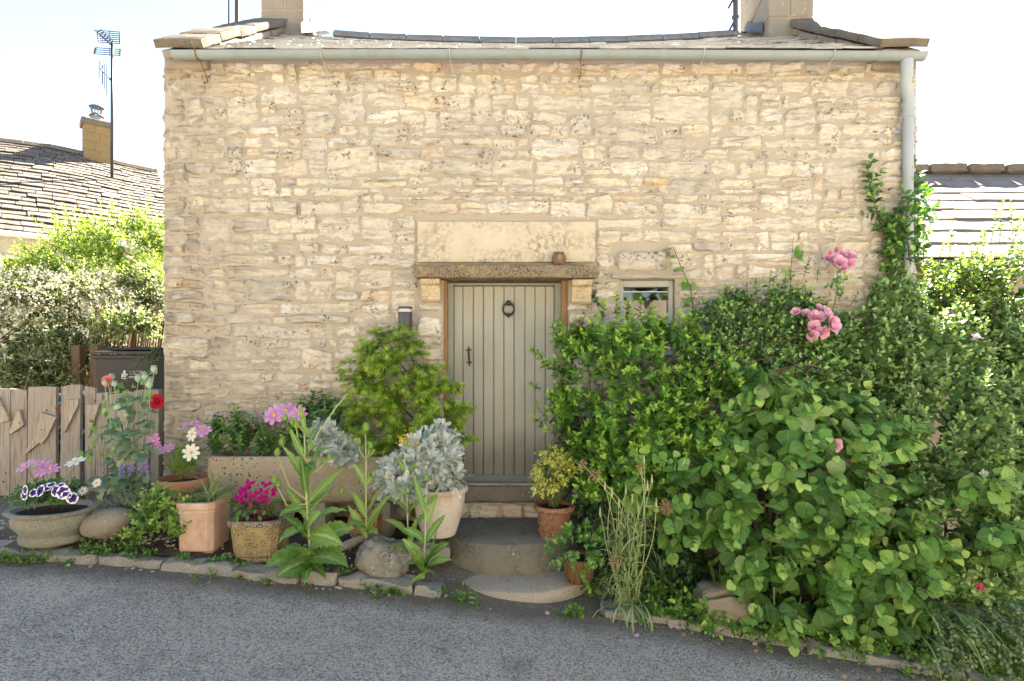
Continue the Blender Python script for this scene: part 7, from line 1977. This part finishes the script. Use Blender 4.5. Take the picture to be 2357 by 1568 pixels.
# --- teasels
def teasel(name, label, base, spine, leaves, heads, seed, r0=.009, branches=()):
    r_ = np.random.default_rng(seed); root = thing(name, label, 'wild plant', tuple(at(*base)))
    m_ = MB(); pts = [at(*q) for q in spine]; m_.tube(pts, np.linspace(r0, r0*.5, len(pts)).tolist(), 7)
    for br in branches:
        bp = [at(*q) for q in br]; m_.tube(bp, np.linspace(r0*.55, r0*.35, len(bp)).tolist(), 5)
    m_.build('stem', M['stem_pale'], root, smooth=True)
    for (px, py, Y, tx, ty, tY, wpx, dr) in leaves:
        a, b = A3(at(px, py, Y)), A3(at(tx, ty, tY)); L_ = np.linalg.norm(b-a); d = (b-a)/L_
        mid = (a+b)/2+UP*L_*dr; n = 19; tt_ = np.linspace(0, 1, n)[:, None]
        c = (1-tt_)**2*a+2*tt_*(1-tt_)*mid+tt_**2*b
        prof = np.interp(np.linspace(0, 1, n), np.linspace(0, 1, 11), [.5, .62, .8, .95, 1, 1, .92, .78, .58, .32, .03])*(wpx/FOC*(Y-EYE_Y))*(1+np.where(np.arange(n) % 2, .13, -.10)+r_.uniform(-.06, .06, n)); c = c+UP*(r_.normal(0, .004, n)[:, None])
        sd_ = nrm(np.cross(d, A3([0, -.6, .8])+r_.normal(0, .3, 3)))
        S_ = Strips(); S_.add(c, prof, sd_, r_.uniform(.0, 1), r_.normal(0, .02)); S_.build('leaf', L_TEA, root)
    for k, (px, py, Y, rp) in enumerate(heads):
        c = at(px, py, Y); r = rp/FOC*(Y-EYE_Y); b = MB(); b.lathe([(1e-4, -1.3*r), (.7*r, -.95*r), (r, -.2*r), (.85*r, .6*r), (.45*r, 1.25*r), (1e-4, 1.45*r)], c, 12, 1, 1, .0015, k); hd_ = b.build('seed_head', M['teahead'], root, smooth=True)
        S_ = Strips()
        for q in range(9):
            g = q*.7+r_.uniform(0, .4); d = A3([math.cos(g), math.sin(g), .5]); S_.add(blade_pts(A3(c)-UP*r*1.2, d, r*r_.uniform(2.6, 4.2), -r_.uniform(.9, 1.8), 6), r*.10*A3([1, 1, .8, .6, .35, .05]), nrm(np.cross(d, UP)), r_.uniform(0, 1))
        S_.build('bracts', M['tealleaf'], hd_)
    return root
Y0 = -1.02
teasel('teasel', 'big branching teasel with broad white-ribbed leaves growing at the kerb edge', (712, 1335, Y0), [(712, 1335, Y0), (712, 1250, Y0), (705, 1150, Y0), (702, 1060, Y0), (700, 985, Y0)],
 [(712, 1275, Y0, 605, 1308, -1.22, 33, .10), (712, 1290, Y0, 635, 1328, -1.28, 28, .12), (712, 1285, Y0, 800, 1305, -1.26, 32, .16), (712, 1260, Y0, 815, 1215, -1.0, 27, .18), (712, 1240, Y0, 640, 1180, -1.1, 14, .12), (715, 1230, Y0, 790, 1255, -1.2, 22, .14), (708, 1210, Y0, 640, 1250, -1.2, 15, .2), (712, 1300, Y0, 700, 1345, -1.32, 12, .1), (714, 1300, Y0, 750, 1335, -1.3, 11, .15),
  (706, 1190, Y0, 655, 1120, -.98, 13, .1), (706, 1185, Y0, 770, 1120, -1.0, 13, .1), (705, 1170, Y0, 640, 1190, -1.14, 12, .25), (705, 1160, Y0, 790, 1080, -.98, 11, .05), (704, 1140, Y0, 690, 1040, -1.14, 12, .1), (704, 1110, Y0, 745, 1010, -1.0, 10, .05), (704, 1110, Y0, 655, 1030, -1.04, 9, .05), (702, 1070, Y0, 725, 1085, -1.16, 11, .2), (702, 1060, Y0, 665, 985, -1.02, 9, .05), (702, 1050, Y0, 735, 960, -1.0, 8, .0), (702, 1055, Y0, 770, 1030, -1.08, 9, .1), (700, 1230, Y0, 740, 1180, -1.16, 15, .2), (702, 1000, Y0, 690, 930, -1.0, 6, 0), (706, 1200, Y0, 800, 1175, -1.1, 12, .15), (715, 1275, Y0, 660, 1265, -1.26, 23, .15)],
 [(706, 993, Y0, 7), (682, 978, Y0, 7), (672, 971, Y0, 6), (648, 1018, -1.0, 7), (638, 1042, -1.04, 7), (632, 1105, -1.05, 7), (640, 1115, -1.05, 6), (715, 1028, -1.1, 7), (745, 1063, -1.0, 6), (757, 1052, -1.0, 6), (656, 962, -1.0, 6), (697, 962, -1.0, 5)], 81, .012,
 [[(704, 1130, Y0), (680, 1080, Y0), (650, 1025, Y0)], [(704, 1150, Y0), (665, 1120, Y0), (640, 1048, Y0)], [(704, 1160, Y0), (660, 1165, -1.06), (634, 1112, -1.05)], [(702, 1060, Y0), (685, 1010, Y0), (682, 985, Y0)], [(702, 1060, Y0), (730, 1000, Y0), (775, 935, -.98), (800, 905, -.96)], [(702, 1100, Y0), (735, 1080, Y0), (757, 1056, -1.0)], [(702, 1000, Y0), (675, 960, -1.0), (640, 935, -.98)]])
teasel('teasel', 'slender teasel with one tall head in front of the log slice', (843, 1245, -.88), [(843, 1245, -.88), (842, 1150, -.88), (842, 1060, -.88), (841, 1000, -.88)],
 [(843, 1235, -.88, 800, 1165, -.9, 9, .15), (843, 1230, -.88, 890, 1150, -.9, 9, .1), (843, 1215, -.88, 790, 1210, -1.0, 10, .25), (843, 1210, -.88, 905, 1135, -.92, 8, .1), (842, 1190, -.88, 810, 1130, -.9, 8, .1), (842, 1185, -.88, 880, 1120, -.9, 8, .05), (842, 1120, -.88, 812, 1065, -.9, 6, .05), (842, 1118, -.88, 865, 1080, -.9, 6, .05), (842, 1060, -.88, 820, 1030, -.9, 5, .05), (842, 1058, -.88, 865, 1035, -.9, 5, .05), (843, 1225, -.88, 870, 1230, -1.0, 9, .2)], [(842, 983, -.88, 8), (825, 1015, -.9, 6), (852, 1025, -.9, 6), (785, 1130, -.92, 6)], 82, .008, [[(842, 1060, -.88), (828, 1040, -.9), (825, 1020, -.9)], [(842, 1060, -.88), (852, 1030, -.9)]])
teasel('teasel', 'slim teasel growing behind the pitted rock, left of the pair at the limed pot', (944, 1290, -.92), [(944, 1290, -.92), (938, 1200, -.92), (935, 1100, -.9), (930, 1040, -.9)],
 [(943, 1235, -.92, 880, 1195, -1.0, 10, .2), (943, 1230, -.92, 995, 1165, -.95, 9, .1), (940, 1180, -.92, 895, 1150, -1.0, 8, .2), (940, 1180, -.92, 985, 1140, -.98, 8, .15), (937, 1140, -.92, 905, 1110, -.95, 6, .1), (937, 1140, -.92, 965, 1095, -.95, 6, .1), (935, 1100, -.9, 915, 1055, -.92, 5, .05), (935, 1098, -.9, 960, 1060, -.92, 5, .05), (944, 1265, -.92, 890, 1260, -1.05, 9, .2), (944, 1260, -.92, 960, 1190, -1.0, 9, .1)], [(932, 1020, -.9, 7)], 83, .008)
teasel('teasel', 'short leafy teasel at the kerb in front of the limed pot', (975, 1330, -1.08), [(975, 1330, -1.08), (978, 1240, -1.05), (980, 1170, -1.02), (982, 1110, -1.0)],
 [(975, 1300, -1.08, 925, 1240, -1.1, 11, .15), (976, 1295, -1.08, 1035, 1250, -1.12, 11, .15), (975, 1310, -1.08, 930, 1300, -1.25, 11, .25), (976, 1310, -1.08, 1040, 1290, -1.25, 11, .2), (978, 1250, -1.05, 925, 1215, -1.05, 9, .15), (978, 1250, -1.05, 1025, 1185, -1.05, 9, .08), (980, 1210, -1.03, 1010, 1120, -1.02, 7, .02), (980, 1190, -1.03, 950, 1090, -1.02, 7, .02), (980, 1165, -1.02, 1005, 1140, -1.05, 6, .1), (975, 1320, -1.08, 960, 1280, -1.3, 10, .3), (975, 1322, -1.08, 1000, 1330, -1.3, 10, .3), (975, 1315, -1.08, 1005, 1225, -1.15, 10, .1), (975, 1315, -1.08, 945, 1260, -1.2, 9, .1), (975, 1328, -1.1, 940, 1345, -1.3, 10, .25)], [(981, 1100, -1.0, 6)], 84, .008)

# --- spotted laurel, basket ivy
def aucuba_mat():
    m1 = Mt('spotted_laurel_leaf'); p = m1.pos(); oi = m1.n('ObjectInfo'); r = m1.n('SeparateColor', {0: oi.outputs['Color']}).outputs[0]
    n = m1.noise(p, 75, 2, .7); thr = m1.math('MULTIPLY', r, .16)
    sp = m1.ramp(m1.math('ADD', n, thr), [(.56, 0.0), (.60, 1.0)])
    c = m1.mix(sp, (.035, .105, .016), (.50, .50, .10))
    sh = m1.bsdf(c, .3, spec=.5); tr = m1.n('BsdfTranslucent', {'Color': c}).outputs[0]
    return m1.done(m1.n('MixShader', {0: .2, 1: sh, 2: tr}).outputs[0])
am = aucuba_mat()
au = thing('spotted_laurel', 'spotted laurel with cream-splashed leaves in the ribbed pot', 'plant', tuple(AP))
r_ = np.random.default_rng(91)
P, N_ = sample(ells([(1268, 1085, -.56, 34, 42, .13), (1250, 1110, -.58, 26, 30, .1), (1292, 1075, -.54, 26, 28, .1), (1270, 1050, -.52, 28, 24, .1)]), 46, r_, (.7, 1), front=.4)
D = nrm(N_+UP*.6); Lm = shoot_leaves(P-D*.07, D, .11, 7, .092, r_, ang=(1.3, .6), droop=.4, out=.7, up=.35, tint=(.2, .9), tj=.25)
leaf_parts('leaf', [leaf_t([.03, .17, .22, .20, .12, .0], .2, d, .04, .04, 5) for d in (.3, .6, 1.0)], Lm, (am, am), au, 220, 6); stems_obj('stems', np.repeat(A3(AP)[None], 46, 0)+r_.normal(0, .02, (46, 3))*A3([1, 1, 0]), P, .005, M['stem'], au, bend=0)
bi = thing('basket_ivy', 'ivy and laurel shoots overflowing the wire basket', 'plant', tuple(BK))
P, N_ = sample(ells([(1330, 1255, -.92, 48, 28, .13), (1300, 1268, -.98, 30, 16, .08), (1365, 1262, -.9, 30, 20, .08)]), 75, r_, (.6, 1.05), front=.5)
leaves_obj('foliage', T_IVY, shoot_leaves(P, nrm(N_+UP*.2), .09, 6, .040, r_, droop=.35, tint=(.2, 1), tj=.25, out=.6), m_leaf('basket_ivy_leaf', (.035, .12, .028), (.09, .24, .05), (.22, .42, .09), .2, .4, .45), bi)
P = np.array([at(1345+U(-8, 10), 1290+7*k, -1.0) for k in range(9)]); leaves_obj('trailing_shoot', T_IVY, shoot_leaves(P, nrm(A3([.1, -.3, -1])+r_.normal(0, .2, P.shape)), .05, 4, .036, r_, tint=(.4, 1), out=.9), L_WEED, bi)
P0 = np.array([at(1318, 1250, -.95), at(1345, 1245, -.95), at(1335, 1250, -.9), at(1360, 1250, -.93)]); D = nrm(A3([[-.2, -.2, 1], [.05, -.1, 1], [.3, 0, 1], [.5, -.2, .8]]))
leaves_obj('laurel_leaves', [leaf_t([.03, .15, .19, .17, .09, 0], .15, .4)], shoot_leaves(P0, D, .17, 13, .085, r_, ang=(1.1, .5), tint=(.3, .95), start=.4), L_EUO, bi); stems_obj('laurel_stems', P0, P0+D*.17, .003, M['stem_pale'], bi)

# --- goat's-beard going to seed
gb = thing('goats_beard', 'tall straggly pale grass-like salsify with brown seed heads right of the basket', 'wild plant', tuple(at(1440, 1400, -1.05)))
S_ = Strips(); m_ = MB(); r_ = np.random.default_rng(95)
tips = [(1392, 1120), (1408, 1135), (1381, 1180), (1482, 1060), (1476, 1085), (1490, 1120), (1500, 1105), (1455, 1150), (1424, 1160), (1430, 1190), (1470, 1170), (1510, 1160), (1440, 1130)]
for k, (px, py) in enumerate(tips):
    b = at(1415+ (k*37 % 50), 1400, -1.02); t_ = at(px, py, -1.0+U(-.06, .06)); pts = line_stem(m_, b, t_, .0042, .10, 9)
    q = MB(); q.lathe([(.003, -.03), (.009, -.015), (.008, .0), (.003, .035), (1e-4, .05)], t_, 8); q.build('bud', M['stem_pale'], gb, smooth=True)
for k in range(210):
    f = r_.uniform(0, .8); px = 1410+60*r_.uniform()+20*(f-.4); b = at(px, 1400-250*f, -1.05+r_.uniform(-.06, .06)); d = nrm(A3([r_.normal(0, .45), r_.normal(-.1, .3), 1])); S_.add(blade_pts(b, d, r_.uniform(.14, .36), r_.uniform(.2, 3.2), 8), .0038*A3([1.2, 1.2, 1, .9, .7, .5, .3, .05]), nrm(np.cross(d, r_.normal(0, 1, 3))), r_.uniform(.1, 1))
for k in range(14):
    b = at(1400+75*r_.uniform(), 1400, -1.08); d = nrm(A3([r_.normal(.1, .5), -.5, .9])); S_.add(blade_pts(b, d, r_.uniform(.3, .5), r_.uniform(2.0, 3.4), 10), .006*A3([1, 1, 1, 1, .9, .8, .7, .5, .3, .05]), nrm(np.cross(d, UP)), r_.uniform(.4, 1))
m_.build('stems', M['stem_pale'], gb, kind='stuff'); S_.build('blades', L_GRS, gb, kind='stuff')
M['straw'] = simple('straw_seed_head', (.34, .24, .14), .9, var=.4, nscale=80); M['strawst'] = simple('dry_stalk', (.42, .36, .18), .85, var=.3)
for k, (px, py, Y, rp, sx, sy) in enumerate([(1340, 1070, -.92, 13, 1420, 1160), (1369, 1092, -.9, 15, 1440, 1170), (1533, 1168, -1.05, 18, 1480, 1165), (1415, 1292, -1.12, 16, 1420, 1300), (1474, 1075, -1.0, 12, 1485, 1110)]):
    c = A3(at(px, py, Y)); r = rp/FOC*(Y-EYE_Y); S_ = Strips()
    for q in range(60):
        d = nrm(r_.normal(0, 1, 3)); S_.add(np.array([c, c+d*r*.5, c+d*r]), r*.05*A3([.6, .8, 1.2]), nrm(np.cross(d, r_.normal(0, 1, 3))))
    S_.build('seed_head', M['straw'], gb); m_ = MB(); line_stem(m_, at(sx, sy, Y), c, .004, .02); m_.build('dry_stalk', M['strawst'], gb)

# --- ground cover under the shrubs, kerb weeds
gc = np.random.default_rng(97); xs = gc.uniform(.72, 4.4, 1100); ys = kerb_y(xs)+gc.uniform(-.06, .6, 1100); zs = verge_z(xs, ys)
P = np.stack([xs, ys, zs], 1); D = nrm(UP+FR*.4+gc.normal(0, .45, P.shape))
o = leaves_obj('ground_cover', T_LOB2+T_OV, shoot_leaves(P, D, .13, 6, .042, gc, tint=(.1, .9), tj=.25, droop=.3), L_WEED, None); prop(o, 'low tangle of small weeds covering the bed under the shrubs')
S_ = Strips()
for k in range(260):
    x = gc.uniform(.75, 2.2); y = float(kerb_y(x))+gc.uniform(-.04, .3); d = nrm(A3([gc.normal(0, .8), -.4+gc.normal(0, .5), .7])); S_.add(blade_pts(A3([x, y, float(verge_z(x, y))]), d, gc.uniform(.08, .24), gc.uniform(1, 3), 6), .0024*A3([1, 1, 1, .8, .5, .1]), nrm(np.cross(d, gc.normal(0, 1, 3))), gc.uniform(.3, 1))
o = S_.build('grass', m_leaf('dry_grass', (0.192, 0.216, 0.060), (0.360, 0.348, 0.132), (0.504, 0.432, 0.216), .2, .6, .2), None, kind='stuff'); prop(o, 'straggly yellowing grass at the foot of the shrubs')
def weed(label, px, py, Y, n, L, size, seed, tms=None, mat=None, spread=.05, up=1.0, nl=6):
    r_ = np.random.default_rng(seed); b = A3(at(px, py, Y)); b[2] = max(float(road_z(b[0], b[1])), float(verge_z(b[0], b[1])) if b[1] > float(kerb_y(b[0]))-.05 else -9)-.005
    root = thing('weed', label, 'weed', tuple(b)); P = b+r_.normal(0, spread, (n, 3))*A3([1, .5, 0]); D = nrm(UP*up+FR*.3+r_.normal(0, .6, P.shape))
    leaves_obj('foliage', tms or T_LAN, shoot_leaves(P, D, L, nl, size, r_, tint=(.1, .9), tj=.2, droop=.25), mat or L_WEED, root, seed=seed); stems_obj('stems', P, P+D*L, .002, M['stem'], root)
weed('sprawling weed on the road edge left of the pale slab', 1062, 1368, -1.13, 16, .13, .055, 1)
weed('feathery weed at the far left of the kerb, below the stone bowl', 75, 1268, -1.08, 30, .12, .045, 2, spread=.09)
weed('round-leaved weed on the kerb between bowl and boulder', 235, 1250, -1.0, 18, .07, .035, 3, T_OV)
weed('thin weed tuft right of the stone bowl base', 205, 1240, -.98, 14, .14, .045, 4)
weed('clover patch in front of the small ochre pot', 575, 1272, -1.04, 18, .06, .034, 5, T_OV, spread=.07)
weed('clover patch between the square pot and the ochre pot', 500, 1262, -1.0, 14, .07, .034, 6, T_OV, spread=.06)
weed('dandelion-like rosette in front of the pitted rock', 868, 1330, -1.08, 12, .09, .075, 7, T_LAN, up=.5, nl=4)
weed('small clover below the pitted rock', 905, 1322, -1.08, 12, .06, .036, 8, T_OV)
weed('tiny sprout in the kerb joint below the pitted rock', 882, 1352, -1.16, 5, .06, .05, 9)
weed('green weed growing through the pale slab edge below the basket', 1318, 1372, -1.12, 16, .09, .036, 10, T_LOB2)
weed('soft cranesbill weed at the kerb end right of the slab', 1318, 1402, -1.17, 12, .07, .036, 11, T_LOB2)
weed('thin grass sprout at the kerb below the square pot', 478, 1290, -1.14, 6, .10, .05, 12)
weed('weed tuft at the left corner of the frame by the kerb', 5, 1268, -1.08, 16, .09, .05, 13)
weed('leafy weed between the boulder and the lemon balm', 300, 1228, -.95, 12, .12, .05, 14)
weed('lobed shoot of bright leaves rising beside the basket', 1350, 1200, -.72, 8, .16, .10, 15, T_LOB, L_HIB[1])
weed('lobed shoots reaching over the spotted laurel pot', 1312, 1120, -.62, 9, .18, .095, 16, T_LOB, L_HIB[1])
weed('bright lobed seedling above the half-hidden bank stone', 1612, 1225, -1.05, 8, .22, .10, 17, T_LOB, L_HIB[1])
for k, px in enumerate((40, 150, 330, 420, 545, 620, 790, 930, 1000)):
    x_ = (px-CX)/FOC*4.12; weed(['low weed at the kerb foot under the left edge of the bowl', 'low weed at the kerb foot under the right half of the bowl', 'low weed at the kerb foot under the lemon balm', 'low weed at the kerb foot below the left edge of the square pot', 'low weed at the kerb foot under the ochre pot', 'low weed at the kerb foot just left of the big teasel', 'low weed at the kerb foot just right of the big teasel', 'low weed at the kerb foot under the pitted rock', 'low weed at the kerb foot under the short teasel'][k], px, 1300, float(kerb_y(x_))-.10+U(-.02, .12), 7+k % 4*3, .06, .034, 700+k, [T_LAN, T_OV, T_LOB2][k % 3], spread=.05)
for k, px in enumerate((1440, 1530, 1610, 1700, 1790, 1890, 1990, 2090, 2200)):
    Yk = -1.22-.0004*max(0, px-1500); weed(['grassy weed over the kerb below the salsify', 'leafy weed over the kerb just right of the salsify', 'leafy weed over the kerb below the bank stone', 'creeping weed over the kerb below the hazel, nearest the bank stone', 'creeping weed over the kerb below the hazel, second from the bank stone', 'creeping weed over the kerb below the hazel, third from the bank stone', 'creeping weed over the kerb below the hazel, fourth from the bank stone', 'weed over the kerb just left of the strap-leaved clump', 'weed over the kerb below the strap-leaved clump'][k], px, 1440+.14*(px-1440), Yk+.14, 20, .13, .048, 720+k, [T_LAN, T_LOB2, T_OV][k % 3], L_WEED, spread=.11, up=.35)
# pebbles, fallen petals and leaves
pb = MB()
for k in range(520):
    x = U(-4.3, -.6) if k % 5 else U(.7, 3.4); y = float(kerb_y(x))+U(.06, .42) if k % 7 else float(kerb_y(x))-U(.08, .16)
    z = float(verge_z(x, y)) if y > float(kerb_y(x)) else float(road_z(x, y)); r = U(.006, .019)
    pb.lathe([(1e-4, -r*.5), (r*.8, -r*.2), (r, .15*r), (r*.6, .5*r), (1e-4, .6*r)], (x, y, z+r*.3), 6, U(.7, 1.3), U(.7, 1.2)); 
mm = Mt('pebble'); mm = mm.done(mm.bsdf(mm.ramp(mm.voro(mm.pos(), 22, out='Distance'), [(0, (.50, .47, .42)), (.5, (.30, .27, .23)), (1, (.45, .40, .32))]), .8))
o = pb.build('gravel', mm, None, kind='stuff', smooth=True); prop(o, 'scattered pale pebbles along the bed edge')
lt_ = np.random.default_rng(99); n = 90; xs = np.concatenate([lt_.uniform(.6, 3.6, 62), lt_.uniform(-4, .6, 28)]); ys = kerb_y(xs)-lt_.uniform(.10, .42, n)**1.0; P = np.stack([xs, ys, road_z(xs, ys)+.006], 1)
o = leaves_obj('leaf_litter', [leaf_t([.1, .3, .36, .25, .02], .3, -.5, .1, .2, 4), leaf_t([.1, .3, .2, .05], .4, .6, .1, .2, 5)], (P, lt_.normal(0, 1, P.shape)*A3([1, 1, .1]), UP+lt_.normal(0, .25, P.shape), lt_.uniform(.015, .045, n), lt_.uniform(0, 1, n)), m_petal('dry_litter', (.28, .17, .08), (.50, .40, .24)), None); prop(o, 'dry leaf scraps lying along the gutter of the lane')
FP = [(1460, 1468, 0), (1562, 1452, 1), (1638, 1455, 1), (1655, 1452, 1), (1668, 1448, 2), (1704, 1455, 1), (1732, 1487, 1), (1793, 1480, 1), (1745, 1518, 1), (1020, 1377, 3), (1262, 1418, 1), (1968, 1510, 1), (2330, 1548, 1), (1985, 1515, 1), (2038, 1528, 1), (1540, 1448, 1)]
pe = M['pink']; pl = m_petal('fallen_rose_petal', (.66, .25, .40), (.78, .50, .60))
for k, (px, py, kind_) in enumerate(FP):
    for q in range(1):
        # where the sight line meets the lane
        d = 3.6
        for _ in range(8):
            X_ = (px-CX)/FOC*d; d = -float(road_z(X_, d+EYE_Y))*FOC/(py-CY)
        c = A3([(px-CX)/FOC*d, d+EYE_Y, float(road_z((px-CX)/FOC*d, d+EYE_Y))+.008])
        o = leaves_obj('fallen_petal', [leaf_t([.1, .42, .5, .4, .1], .35, -.3, .05, .1, k)], (c[None], A3([[math.cos(k*2.1), math.sin(k*2.1), .1]]), A3([[.1, -.3, 1]]), A3([.034]), A3([.6])), pl if kind_ != 2 else m_petal('yellow_fallen_leaf', (.55, .45, .15), (.65, .55, .22)), None, kind=None)
        prop(o, 'fallen pink petal lying on the lane by the kerb' if kind_ != 2 else 'yellow fallen leaf lying among petals on the lane', 'petal' if kind_ != 2 else 'leaf', 'fallen petals on the lane' if kind_ != 2 else None)
